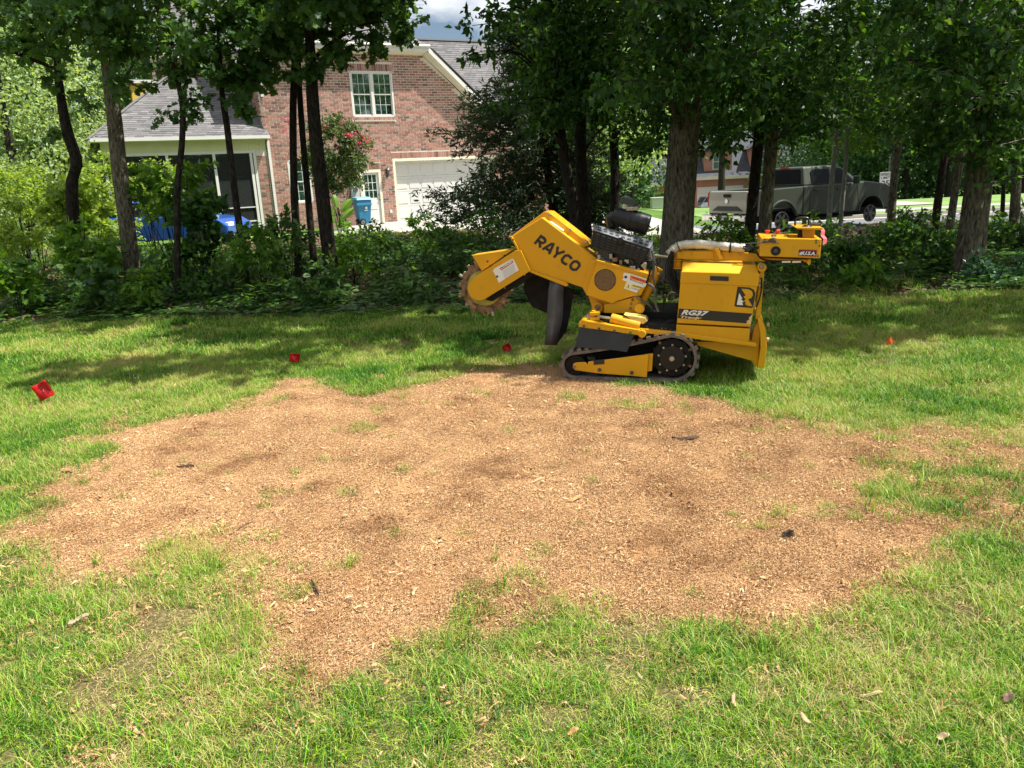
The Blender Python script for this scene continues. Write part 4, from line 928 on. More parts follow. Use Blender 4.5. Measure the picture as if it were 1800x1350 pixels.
# porch roof
O = H(-11.4, 3.72, -.35); Vv = H(-11.4, 6.32, 3.5) - O; lv = np.linalg.norm(Vv)
shingle_plane(O, HD, Vv, lambda u, v: u > v / lv * 3.3 + .0 and u < 6.32 and v < lv, 6.4, lv, 'porch', single=290, base_poly=[O, H(-5.08, 3.72, -.35), H(-5.08, 6.32, 3.5), H(-8.1, 6.32, 3.5)])
m = MB(); m.prism([H(-11.4, 3.74, -.35), H(-11.4, 3.71, -.30), H(-8.1, 6.32, 3.55), H(-8.1, 6.38, 3.45)], [H(-11.6, 3.70, -.1), H(-11.55, 3.66, -.1), H(-8.3, 6.30, 3.75), H(-8.3, 6.34, 3.75)]); hpart('hip_cap', m, M_shin)
m = MB(); m.prism([O - ZU * .02, H(-11.4, 3.7, 9), H(-8.1, 6.3, 9), H(-8.1, 6.3, 3.5)], [O - ZU * .08, H(-11.4, 3.64, 9), H(-8.1, 6.24, 9), H(-8.1, 6.24, 3.5)]); hpart('roof_slope', m, M_shin)
# clipped gable: front hip plane, then the side slope
hpv = lambda w: EAVE + .03 + (w + .4) * .75
O = H(-5.6, hpv(-.4), -.4); Vv = H(-5.6, hpv(3.6), 3.6) - O; lv = np.linalg.norm(Vv)
shingle_plane(O, HD, Vv, lambda u, v: (7.55 - u) > v * .8 / .9 * .75 * .85 and v < lv, 7.6, lv, 'hip', base_poly=[O, H(1.95, hpv(-.4), -.4), H(-1.4, hpv(3.6), 3.6), H(-5.6, hpv(3.6), 3.6)])
m = MB(); m.prism([H(1.9, EAVE + .03, -.4), H(2.15, EAVE - .12, -.45), H(7.2, 2.55, -.45), H(7.2, 2.75, -.4)], [H(-1.4, 10.2, 3.7), H(1.9, EAVE, 9), H(7.2, 2.55, 9), H(7.2, 2.75, 9)]); hpart('roof_slope', m, M_shin)
# wing roof to the right, ridge parallel to the front
O = H(1.2, 3.0, 0.05); Vv = H(1.2, 8.27, 4.25) - O; lv = np.linalg.norm(Vv)
def ins(u, v): f = v / lv; return u < 7.4 - 1.1 * f + .0 and f < 1
shingle_plane(O, HD, Vv, lambda u, v: u < 7.5 - 1.1 * v / lv and v < lv, 7.6, lv, 'wing', base_poly=[O, H(8.75, 3.0, .05), H(7.6, 8.27, 4.25), H(1.2, 8.27, 4.25)])
m = MB(); m.prism([H(1.0, 8.25, 4.15), H(7.7, 8.25, 4.15), H(7.7, 8.34, 4.25), H(1.0, 8.34, 4.25)], [H(1.0, 8.25, 4.35), H(7.7, 8.25, 4.35), H(7.7, 8.3, 4.35), H(1.0, 8.3, 4.35)]); hpart('ridge_cap', m, mat('ridge_shingle', (.07, .07, .075), rough=.9))
m = MB(); m.prism([H(7.6, 8.2, 4.25), H(8.75, 3.0, .1), H(9.5, 3.0, 8)], [H(7.3, 8.0, 4.4), H(8.3, 2.8, .4), H(9.2, 2.8, 8)]); hpart('roof_slope', m, M_shin)
m = MB(); hbox(m, 6.4, 8.3, -.1, 3.0, 0.3, .6); hpart('wall', m, mat('plain_brick', (.3, .14, .1), rough=.9))  # one even brick colour, no single bricks
# back block above the porch, with its pale bay
O = H(-9.0, 7.3, 4.0); Vv = H(-9.0, 10.6, 8.4) - O; lv = np.linalg.norm(Vv)
shingle_plane(O, HD, Vv, lambda u, v: u > v * .3 and v < lv, 4.0, lv, 'back', base_poly=[O, H(-5.2, 7.3, 4.0), H(-5.2, 10.6, 8.4), H(-7.6, 10.6, 8.4)])
m = MB(); hbox(m, -9.55, -8.62, 5.2, 6.15, 4.0, 5.0); bay = hpart('bay_box', m, mat('golden_sheathing', (.62, .42, .06), rough=.7, nscale=4, namt=.2))
m = MB(); hbox(m, -9.62, -8.55, 6.15, 6.28, 3.9, 5.1); hbox(m, -8.62, -8.52, 5.2, 6.15, 3.98, 4.1); hpart('bay_trim', m, M_white, bay)
m = MB(); hbox(m, -8.7, -5.2, 7.16, 7.34, 3.9, 4.6); hpart('fascia', m, M_soff)
# eaves, fascia, rake
m = MB(); m.prism([H(-5.7, EAVE - .17, -.42), H(1.9, EAVE - .17, -.42), H(1.9, EAVE + .02, -.42), H(-5.7, EAVE + .02, -.42)], [H(-5.7, EAVE - .17, -.38), H(1.9, EAVE - .17, -.38), H(1.9, EAVE + .02, -.38), H(-5.7, EAVE + .02, -.38)]); hpart('fascia', m, M_white)
m = MB(); m.prism([H(-5.7, EAVE - .17, -.41), H(1.88, EAVE - .17, -.41), H(1.78, EAVE - .27, .01), H(-5.7, EAVE - .27, .01)], [H(-5.7, EAVE - .15, -.41), H(1.88, EAVE - .15, -.41), H(1.78, EAVE - .24, .01), H(-5.7, EAVE - .24, .01)]); hpart('soffit', m, M_soff)
m = MB(); m.tube([H(-5.7, EAVE + .02, -.47), H(1.95, EAVE + .02, -.47)], .06, 8); hpart('gutter', m, M_white)
ru = 7.2; dz = (ru - 1.9) * RK
m = MB(); m.prism([H(1.9, EAVE + .0, -.42), H(ru, EAVE - dz, -.42), H(ru, EAVE - dz - .22, -.42), H(1.9, EAVE - .22, -.42)][::-1], [H(1.9, EAVE + .0, -.38), H(ru, EAVE - dz, -.38), H(ru, EAVE - dz - .22, -.38), H(1.9, EAVE - .22, -.38)][::-1]); hpart('rake_board', m, M_white)
m = MB(); m.prism([H(1.86, EAVE - .20, -.40), H(ru, EAVE - .20 - dz, -.40), H(ru, EAVE - .20 - dz, .01), H(1.80, EAVE - .22, .01)], [H(1.86, EAVE - .24, -.40), H(ru, EAVE - .24 - dz, -.40), H(ru, EAVE - .24 - dz, .01), H(1.80, EAVE - .28, .01)]); hpart('rake_soffit', m, M_soff)
for k in range(0, 40):
    u = 2.0 + k * .13; m = MB(); z = EAVE - .26 - (u - 1.9) * RK; hbox(m, u, u + .05, z - .03, z + .02, -.03, -.005); hpart('dentil', m, M_white)
# porch
m = MB(); hbox(m, -11.1, -5.22, 3.2, 3.62, 0.0, .1); fz = hpart('frieze', m, M_cream_)
for k in range(44): m = MB(); u = -11.05 + k * .133; hbox(m, u, u + .012, 3.24, 3.6, -.012, .003); hpart('batten', m, M_cream_, fz)
m = MB(); hbox(m, -11.4, -5.08, 3.62, 3.74, -.42, -.34); hpart('gutter', m, M_white)
m = MB(); m.prism([H(-11.4, 3.62, -.36), H(-5.1, 3.62, -.36), H(-5.1, 3.60, .05), H(-11.4, 3.60, .05)], [H(-11.4, 3.64, -.36), H(-5.1, 3.64, -.36), H(-5.1, 3.62, .05), H(-11.4, 3.62, .05)]); hpart('soffit', m, M_cream_)
m = MB(); hbox(m, -11.1, -5.65, 3.10, 3.2, -.02, .12); hpart('beam', m, M_white)
for u in (-11.05, -8.92, -7.23, -5.84, -5.70): m = MB(); hbox(m, u - .05, u + .05, .0, 3.1, -.02, .1); hpart('post', m, M_white)
for u0, u1 in ((-11.0, -8.97), (-8.87, -7.28), (-7.18, -5.89)):
    m = MB(); hbox(m, u0, u1, .45, .50, .0, .08); hbox(m, u0, u1, 1.0, 1.04, .0, .08); hpart('rail', m, M_white)
m = MB(); hbox(m, -11.1, -5.2, -.1, .35, .02, 3.2); hpart('porch_floor', m, M_conc)
M_scr = bpy.data.materials.new('screen_mesh'); M_scr.use_nodes = True
_n = M_scr.node_tree.nodes; _l = M_scr.node_tree.links.new; _p = _n['Principled BSDF']; _p.inputs['Base Color'].default_value = (.02, .024, .024, 1); _p.inputs['Roughness'].default_value = .8
_t = _n.new('ShaderNodeBsdfTransparent'); _t.inputs[0].default_value = (.75, .78, .76, 1); _f = _n.new('ShaderNodeMixShader'); _f.inputs[0].default_value = .5
_l(_t.outputs[0], _f.inputs[1]); _l(_p.outputs[0], _f.inputs[2]); _l(_f.outputs[0], _n['Material Output'].inputs['Surface'])
for u0, u1 in ((-11.0, -8.97), (-8.87, -7.28), (-7.18, -5.89)):
    m = MB(); hbox(m, u0, u1, .5, 3.1, .045, .047); hpart('screen', m, M_scr)
m = MB(); hbox(m, -11.1, -5.2, 3.25, 3.3, .1, 3.2); hpart('porch_ceiling', m, M_cream_)
m = MB(); hbox(m, -10.2, -9.9, 1.3, 1.9, 3.05, 3.15); hbox(m, -7.1, -6.2, .6, 2.5, 3.08, 3.16); hbox(m, -8.6, -7.6, .35, 2.6, 3.08, 3.16); hpart('inner_window', m, mat('dim_green_glass', (.12, .18, .17), rough=.2))
m = MB(); hbox(m, -5.45, -5.35, 1.9, 2.1, 2.9, 3.1); hpart('porch_light', m, M_soff)
# downspouts
for u in (-5.12,): m = MB(); hbox(m, u - .05, u + .05, .1, 3.55, -.09, -.01); hpart('downspout', m, M_white); m = MB(); hbox(m, u - .05, u + .05, 5.2, 7.0, -.09, -.01); hpart('downspout', m, M_white)
# ---- windows
def sash(par, u0, u1, z0, z1, w, cols, rows):
    m = MB(); f = .045
    hbox(m, u0, u0 + f, z0, z1, w, w + .03); hbox(m, u1 - f, u1, z0, z1, w, w + .03); hbox(m, u0 + f, u1 - f, z0, z0 + f, w, w + .03); hbox(m, u0 + f, u1 - f, z1 - f, z1, w, w + .03); s_ = hpart('sash', m, M_white, par)
    a0, a1, b0, b1 = u0 + f, u1 - f, z0 + f, z1 - f
    for i in range(cols):
        for j in range(rows):
            m = MB(); du, dz = (a1 - a0) / cols, (b1 - b0) / rows
            hbox(m, a0 + i * du + .006, a0 + (i + 1) * du - .006, b0 + j * dz + .006, b0 + (j + 1) * dz - .006, w + .012, w + .016); hpart('pane', m, M_glass2, par)
    m = MB()
    for i in range(1, cols): u = a0 + i * (a1 - a0) / cols; hbox(m, u - .008, u + .008, b0, b1, w + .004, w + .020)
    for j in range(1, rows): z = b0 + j * (b1 - b0) / rows; hbox(m, a0, a1, z - .008, z + .008, w + .005, w + .019)
    if m.n: hpart('muntin', m, M_white, par)
M_glass2 = bpy.data.materials.new('clear_pane'); M_glass2.use_nodes = True
_n = M_glass2.node_tree.nodes; _l = M_glass2.node_tree.links.new; _n.remove(_n['Principled BSDF'])
_t = _n.new('ShaderNodeBsdfTransparent'); _t.inputs[0].default_value = (.62, .78, .74, 1); _g = _n.new('ShaderNodeBsdfGlossy'); _g.inputs['Roughness'].default_value = 0.03; _f = _n.new('ShaderNodeMixShader'); _f.inputs[0].default_value = 0.28
_l(_t.outputs[0], _f.inputs[1]); _l(_g.outputs[0], _f.inputs[2]); _l(_f.outputs[0], _n['Material Output'].inputs['Surface'])
M_blind = mat('white_blind', (.75, .78, .74), rough=.6)
def window(u0, u1, z0, z1, halves, cols, rows):
    wn = MB(); f = .07
    for a_ in ([u0, u0 + f, z0, z1], [u1 - f, u1, z0, z1], [u0, u1, z1 - f, z1], [u0, u1, z0, z0 + f]): hbox(wn, *a_, .0, .09)
    if halves == 2: hbox(wn, (u0 + u1) / 2 - .05, (u0 + u1) / 2 + .05, z0, z1, .002, .09)
    wn_ = hpart('window', wn, M_white)
    hs = [(u0 + f, u1 - f)] if halves == 1 else [(u0 + f, (u0 + u1) / 2 - .05), ((u0 + u1) / 2 + .05, u1 - f)]
    zm = (z0 + z1) / 2
    for a0, a1 in hs:
        sash(wn_, a0, a1, zm - .02, z1 - f, .03, cols, rows); sash(wn_, a0, a1, z0 + f, zm + .02, .055, cols, rows)
        m = MB(); n = int((z1 - z0 - .2) / .055)
        for k in range(n): z = z0 + .1 + k * .055; m.prism([H(a0 + .02, z, .14), H(a1 - .02, z, .14), H(a1 - .02, z + .035, .17), H(a0 + .02, z + .035, .17)], [H(a0 + .02, z + .004, .14), H(a1 - .02, z + .004, .14), H(a1 - .02, z + .039, .17), H(a0 + .02, z + .039, .17)])
        hpart('blind', m, M_blind, wn_)
    m = MB(); hbox(m, u0, u1, z0, z1, .22, .24); hpart('dark_room', m, M_dark, wn_)
    return wn_
window(-1.52, 0.33, 4.40, 6.22, 2, 3, 2)
window(-4.45, -3.55, 1.06, 2.78, 1, 3, 2)
# ---- side door
m = MB()
for a_ in ([-1.50, -1.40, 0, 2.28], [-.65, -.55, 0, 2.28], [-1.40, -.65, 2.16, 2.28]): hbox(m, *a_, .0, .12)
hbox(m, -1.5, -.55, -.08, 0.02, -.08, .12)
fr_ = hpart('door_frame', m, M_soff)
m = MB(); hbox(m, -1.40, -.65, .02, 1.10, .06, .10); hbox(m, -1.40, -1.30, 1.10, 2.16, .06, .10); hbox(m, -.76, -.65, 1.10, 2.16, .06, .10); hbox(m, -1.30, -.76, 2.06, 2.16, .06, .10); dr = hpart('door', m, M_white)
for i in range(3):
    for j in range(3): m = MB(); hbox(m, -1.30 + i * .18 + .012, -1.30 + (i + 1) * .18 - .012, 1.10 + j * .32 + .012, 1.10 + (j + 1) * .32 - .012, .075, .08); hpart('pane', m, M_glass2, dr)
m = MB()
for i in (1, 2): hbox(m, -1.30 + i * .18 - .012, -1.30 + i * .18 + .012, 1.10, 2.06, .064, .09); hbox(m, -1.30, -.76, 1.10 + i * .32 - .012, 1.10 + i * .32 + .012, .065, .089)
hpart('muntin', m, M_white, dr)
m = MB()
for k in range(17): hbox(m, -1.3, -.76, 1.1 + k * .056, 1.1 + k * .056 + .035, .13, .14)
hpart('blind', m, M_blind, dr)
m = MB(); hbox(m, -1.4, -.6, 0, 2.2, .2, .22); hpart('dark_room', m, M_dark, dr)
for z in (.15, .62): m = MB(); hbox(m, -1.28, -.80, z, z + .36, .048, .062); hpart('door_panel', m, M_white, dr, bevel=.01)
for z in (1.02, 1.22): m = MB(); m.ball(H(-.70, z, .03), .035, 8); hpart('knob', m, M_gry, dr)
# ---- garage door
m = MB(); hbox(m, .03, .14, 0, 2.70, .0, .30); hbox(m, .14, 4.9, 2.58, 2.70, .0, .30); hbox(m, 4.9, 5.0, 0, 2.70, .0, .30); hpart('garage_frame', m, M_soff)
M_gar = mat('garage_door_paint', (.60, .60, .585), rough=.45)
for r_ in range(4):
    z0 = .03 + r_ * .638; m = MB(); hbox(m, .14, 4.9, z0, z0 + .630, .30, .34); sc_ = hpart('garage_section', m, M_gar)
    for c in range(8):
        u = .24 + c * .585; m = MB(); hbox(m, u, u + .47, z0 + .11, z0 + .52, .286, .302); hpart('panel', m, M_gar, sc_, bevel=.012)
# ---- lamp, meter, outlet
m = MB(); hbox(m, -.30, -.22, 1.95, 2.3, -.03, .0); m.tube([H(-.26, 2.28, -.02), H(-.26, 2.38, -.12), H(-.26, 2.30, -.15)], .012, 6); lp = hpart('wall_lantern', m, M_blk)
m = MB(); m.tube([H(-.26, 1.98, -.15), H(-.26, 2.24, -.15), H(-.26, 2.32, -.15)], [.05, .085, .01], 6); hpart('lamp_glass', m, M_gry, lp)
m = MB(); hbox(m, -1.95, -1.60, 1.15, 1.75, -.10, -.0); mt_ = hpart('meter_box', m, mat('pale_grey_metal', (.5, .5, .48), rough=.5)); m = MB(); m.disc(H(-1.77, 1.48, -.10), -HN, .10, .09, 18); hpart('meter_dial', m, M_gry, mt_)
m = MB(); hbox(m, -.28, -.19, .42, .56, -.03, .0); hpart('outlet', m, M_white)
# ================================================================== WHEELED BIN
bo_ = H(-1.72, 0.03, -.75)
binr = empty('wheeled_bin', bo_, 'blue wheeled bin with pale lid beside the white side door of the brick house', 'bin')
M_bin = mat('blue_plastic', (0.02, 0.19, 0.36), rough=.45, nscale=4, namt=.08); M_lid = mat('light_blue_plastic', (0.10, 0.40, 0.50), rough=.5)
def BX(a, z, w): return bo_ + HD * a + HN * w + ZU * z
m = MB(); m.prism([BX(-.22, .05, -.22), BX(.22, .05, -.22), BX(.22, .05, .25), BX(-.22, .05, .25)][::-1], [BX(-.31, 1.02, -.33), BX(.31, 1.02, -.33), BX(.31, 1.02, .36), BX(-.31, 1.02, .36)][::-1]); m.build('body', M_bin, binr, bevel=.02)
m = MB(); m.prism([BX(-.34, 1.03, -.37), BX(.34, 1.03, -.37), BX(.34, 1.03, .40), BX(-.34, 1.03, .40)][::-1], [BX(-.28, 1.13, -.28), BX(.28, 1.13, -.28), BX(.30, 1.16, .36), BX(-.30, 1.16, .36)][::-1]); m.build('lid', M_lid, binr, bevel=.02)
m = MB(); m.box(BX(-.02, .86, -.33), .64, .06, .10, [HD, HN, ZU]); m.build('rim', M_bin, binr, bevel=.01)
for s_ in (-.30,): 
    m = MB(); m.disc(BX(s_, .13, -.05) - HD * .03, HD, .13, .06, 20); w_ = m.build('wheel', M_rub, binr); m = MB(); m.disc(BX(s_ - .035, .13, -.05), -HD, .07, .012, 12); m.build('wheel_hub', M_stl, w_)
m = MB(); m.disc(BX(-.12, .13, -.24) , -HN, .13, .05, 20); w_ = m.build('wheel', M_rub, binr)
m = MB(); m.disc(BX(-.12, .13, -.292), -HN, .085, .012, 14); hb_ = m.build('wheel_hub', M_stl, w_)
for k in range(7):
    t = 2 * pi * k / 7; m = MB(); m.box(BX(-.12, .13, -.306) + (HD * cos(t) + ZU * sin(t)) * .045, .07, .004, .014, [HD * cos(t) + ZU * sin(t), HN, -HD * sin(t) + ZU * cos(t)]); 
    m.build('spoke', M_ink, w_)
m = MB(); st = []
for k in range(10): r_ = .075 if k % 2 == 0 else .032; t = pi / 2 + k * pi / 5; st.append(BX(.06 + r_ * cos(t), .72 + r_ * sin(t), -.325 + (.72 - .72) * 0))
m.prism(st[::-1], [p + HN * .03 for p in st][::-1])
o_ = BX(-.02, .58, -.315); place_text(m, 'CITY', o_, HD * .16, ZU * .045, bold=.03); m.build('emblem', M_wht, binr)

# ================================================================== VEHICLES
class Fr:
    def __init__(s, o, yaw_dir, pitch=0):
        s.o = np.asarray(o, float); s.X = np.array([yaw_dir[0], yaw_dir[1], 0]); s.X /= np.linalg.norm(s.X); s.Y = np.array([-s.X[1], s.X[0], 0]); s.Z = ZU
    def P(s, a, b, z): return s.o + s.X * a + s.Y * b + s.Z * z
def arch_pts(cx, cz, r, zb, n=12):
    t0 = math.asin((zb - cz) / r); return [(cx + r * cos(t), cz + r * sin(t)) for t in np.linspace(t0, pi - t0, n)]
def fprism(fr, poly, b0, b1, mb=None):
    mb = mb or MB(); return mb.prism([fr.P(a, b0, z) for a, z in poly], [fr.P(a, b1, z) for a, z in poly])
def wheel(fr, par, a, b, r, w, rim_r, m_rim, spokes, side=-1):
    c = fr.P(a, b, r)
    mb = MB(); prof = [(-.5, r * .74), (-.5, r * .93), (-.38, r), (.38, r), (.5, r * .93), (.5, r * .74)]
    mb.tube([c + fr.Y * w * t for t, _ in prof], [q for _, q in prof], 32); wo_ = mb.build('wheel', M_tyre, par, smooth=True)
    mb = MB(); mb.tube([c + fr.Y * side * w * .52, c + fr.Y * side * w * .40], [rim_r, rim_r * .9], 28, caps=False); mb.disc(c + fr.Y * side * w * .36, fr.Y * side, rim_r * .92, .004, 28); mb.build('rim_well', M_ink, wo_)
    mb = MB(); mb.disc(c + fr.Y * side * w * .46, fr.Y * side, rim_r * .22, .03, 12)
    for k in range(spokes):
        t = 2 * pi * k / spokes; d = fr.X * cos(t) + ZU * sin(t); e = -fr.X * sin(t) + ZU * cos(t)
        for s2 in (-1, 1): mb.box(c + fr.Y * side * w * .49 + d * rim_r * .56 + e * s2 * rim_r * .09, rim_r * .84, .02, rim_r * .07, [d, fr.Y, e])
    for k in range(28):
        t = 2 * pi * k / 28; d = fr.X * cos(t) + ZU * sin(t); e = -fr.X * sin(t) + ZU * cos(t); mb.box(c + fr.Y * side * w * .5 + d * rim_r * .97, rim_r * .07, .03, rim_r * .24, [d, fr.Y, e])
    mb.build('rim', m_rim, wo_)
M_tyre = mat('tyre_rubber', (.02, .02, .021), rough=.85); M_cglass = mat('tinted_car_glass', (.006, .008, .009), rough=.3, spec=.08)
def carpaint(n, c): return mat(n, c, rough=.3, metal=.25, coat=.7)
# ---- pickup
tr_d = np.array([3.42, 1.5]); tr_d = tr_d / np.linalg.norm(tr_d); tz = float(T(10.3, 24.8)) + .03
TX = np.array([tr_d[0], tr_d[1], 0]); TY = np.array([-TX[1], TX[0], 0])
TO = np.array([8.55, 24.0, 0]) - TX * 1.25; TO[2] = tz + .0
tf = Fr(TO, tr_d)
truck = empty('pickup_truck', tf.P(2.9, 1, 0), 'sage grey crew cab pickup truck parked on the street behind the trunks', 'pickup truck')
M_tp = mat('sage_grey_paint', (.052, .062, .045), rough=.45, spec=.3); M_chr = mat('chrome', (.7, .7, .7), rough=.18, metal=1)
AR = arch_pts(1.25, .45, .54, .56); AF = arch_pts(4.97, .45, .52, .56)
body = [(0.05, .62), (.02, 1.38), (2.06, 1.40), (2.06, 1.42), (4.45, 1.44), (4.75, 1.45), (5.6, 1.34), (5.86, 1.2), (5.92, .8), (5.85, .56)] + AF + [(4.3, .52), (1.9, .52)] + AR
body = body[:-0 or None]
m = MB(); cabp = [(2.06, .52), (2.06, 1.42), (4.45, 1.44), (4.75, 1.45), (5.6, 1.34), (5.86, 1.2), (5.92, .8), (5.85, .56)] + AF + [(4.3, .52)]
fprism(tf, cabp[::-1], 0.0, 2.0, m); tb = m.build('body', M_tp, truck, bevel=.04)
bedp = [(0.05, .62), (.02, 1.38), (2.05, 1.41), (2.05, .54)] + AR
m = MB(); fprism(tf, bedp[::-1], 0.0, .10, m); fprism(tf, bedp[::-1], 1.90, 2.0, m); m.build('bed_side', M_tp, truck, bevel=.03)
m = MB(); m.box(tf.P(1.05, 1, .75), 1.95, 1.8, .06, [TX, TY, ZU]); m.build('bed_floor', M_blk, truck)
m = MB(); m.prism([tf.P(-.03, .12, .70), tf.P(-.06, .12, 1.10), tf.P(-.03, .12, 1.36), tf.P(.06, .12, 1.37), tf.P(.06, .12, .70)], [tf.P(-.03, 1.88, .70), tf.P(-.06, 1.88, 1.10), tf.P(-.03, 1.88, 1.36), tf.P(.06, 1.88, 1.37), tf.P(.06, 1.88, .70)]); tg_ = m.build('tailgate', mat('painted_sunlit_sage', (.42, .40, .33), rough=.35, coat=.5), truck, bevel=.01)  # sunlight on the tailgate is painted in as a paler beige
m = MB(); m.prism([tf.P(-.07, .30, .78), tf.P(-.07, .55, .92), tf.P(-.07, 1.45, .92), tf.P(-.07, 1.7, .78)], [tf.P(-.03, .30, .78), tf.P(-.03, .55, .92), tf.P(-.03, 1.45, .92), tf.P(-.03, 1.7, .78)]); m.build('tailgate_step', M_tp, tg_)
m = MB(); m.box(tf.P(-.07, 1.0, 1.24), .03, .32, .10, [TX, TY, ZU]); m.build('handle', M_blk, tg_, bevel=.01)
m = MB(); m.tube([tf.P(-.07, 1.0, 1.08), tf.P(-.09, 1.0, 1.08)], .07, 18); m.build('emblem', M_chr, tg_)
m = MB(); m.box(tf.P(-.12, .35, .57), .2, .75, .20, [TX, TY, ZU]); m.box(tf.P(-.12, 1.65, .57), .2, .75, .20, [TX, TY, ZU]); m.build('rear_bumper', M_chr, truck, bevel=.03)
m = MB(); m.box(tf.P(-.10, 1.0, .57), .16, .55, .20, [TX, TY, ZU]); bp2 = m.build('bumper_step', M_blk, truck); m = MB(); m.box(tf.P(-.19, 1.0, .57), .01, .30, .15, [TX, TY, ZU]); m.build('licence_plate', M_wht, bp2)
for b_ in (.03, 1.89): m = MB(); m.box(tf.P(.03, b_ + .04, 1.12), .12, .10, .42, [TX, TY, ZU]); m.build('tail_light', mat('tail_lens', (.35, .01, .01), rough=.2), truck, bevel=.01)
def sideb(z): return .03 + (z - 1.42) / .6 * .20
m = MB(); bot = [(2.10, 1.42), (4.45, 1.44)]; 
B4 = [tf.P(2.10, .03, 1.42), tf.P(4.50, .03, 1.44), tf.P(4.50, 1.97, 1.44), tf.P(2.10, 1.97, 1.42)]; T4 = [tf.P(2.22, .23, 1.99), tf.P(3.68, .23, 2.0), tf.P(3.68, 1.77, 2.0), tf.P(2.22, 1.77, 1.99)]
m.prism(B4[::-1], T4[::-1]); m.build('cab', M_tp, truck, bevel=.05)
def sidepoly(pts, name, mt, par, out=.012, mirror=False):
    mb = MB(); F = [tf.P(a, (sideb(z) - out), z) for a, z in pts]; B_ = [tf.P(a, (sideb(z) + .01), z) for a, z in pts]
    mb.prism(F[::-1], B_[::-1]); return mb.build(name, mt, par)
sidepoly([(2.42, 1.47), (3.22, 1.47), (3.22, 1.90), (2.55, 1.90), (2.44, 1.82)], 'rear_door_glass', M_cglass, truck)
sidepoly([(3.32, 1.47), (4.22, 1.48), (3.72, 1.90), (3.32, 1.90)], 'front_door_glass', M_cglass, truck)
m = MB(); m.prism([tf.P(4.50, .20, 1.47), tf.P(4.50, 1.8, 1.47), tf.P(3.76, 1.68, 1.95), tf.P(3.76, .32, 1.95)], [tf.P(4.46, .20, 1.45), tf.P(4.46, 1.8, 1.45), tf.P(3.72, 1.68, 1.93), tf.P(3.72, .32, 1.93)]); m.build('windscreen', M_cglass, truck)
m = MB(); m.prism([tf.P(2.085, .20, 1.5), tf.P(2.085, 1.8, 1.5), tf.P(2.175, 1.68, 1.92), tf.P(2.175, .32, 1.92)], [tf.P(2.13, .20, 1.48), tf.P(2.13, 1.8, 1.48), tf.P(2.20, 1.68, 1.9), tf.P(2.20, .32, 1.9)]); m.build('rear_glass', M_cglass, truck)
m = MB(); m.box(tf.P(2.20, 1.0, 1.985), .05, .35, .035, [TX, TY, ZU]); m.build('brake_light', mat('bright_red_lens', (.6, .01, .02), rough=.2), truck)
for pts in ([(2.33, .62), (2.33, 1.40)], [(3.27, .62), (3.27, 1.42)], [(4.42, .75), (4.30, 1.42)]):
    m = MB(); m.tube([tf.P(pts[0][0], -.002, pts[0][1]), tf.P(pts[1][0], -.002, pts[1][1])], .006, 4); m.build('door_seam', M_ink, truck)
for a_ in (2.50, 3.45): m = MB(); m.box(tf.P(a_ + .1, -.015, 1.28), .22, .04, .04, [TX, TY, ZU]); m.build('door_handle', M_tp, truck, bevel=.01)
m = MB(); m.box(tf.P(4.10, -.15, 1.52), .10, .22, .24, [TX, TY, ZU]); m.build('wing_mirror', M_tp, truck, bevel=.03)
m = MB(); m.box(tf.P(5.88, .25, 1.02), .10, .42, .2, [TX, TY, ZU]); m.build('headlight', mat('head_lens', (.6, .62, .6), rough=.1), truck, bevel=.02)
m = MB(); m.box(tf.P(5.93, 1.0, .60), .16, 1.9, .22, [TX, TY, ZU]); m.build('front_bumper', M_chr, truck, bevel=.03)
for c_, r_ in ((1.25, .57), (4.97, .55)):
    pts = [(c_ + r_ * cos(t), .45 + r_ * sin(t)) for t in np.linspace(.15, pi - .15, 20)]
    m = MB(); m.tube([tf.P(a, -.012, z) for a, z in pts], .035, 6); m.build('wheel_arch_trim', M_tp, truck)
m = MB(); o_ = tf.P(.35, -.004, 1.20); place_text(m, '4X4', o_, TX * .28, ZU * .10, bold=.03, shear=.2); m.build('lettering', M_ink, truck)
m = MB(); m.box(tf.P(3.0, .2, .40), 2.6, .2, .06, [TX, TY, ZU]); m.box(tf.P(2.9, 1.0, .50), 5.3, 1.3, .24, [TX, TY, ZU]); m.build('running_board', M_blk, truck)
M_rim1 = mat('alloy', (.14, .14, .14), rough=.45, metal=.6)
for a_ in (1.25, 4.97):
    wheel(tf, truck, a_, .16, .42, .27, .27, M_rim1, 6); wheel(tf, truck, a_, 1.84, .42, .27, .27, M_rim1, 6, side=1)
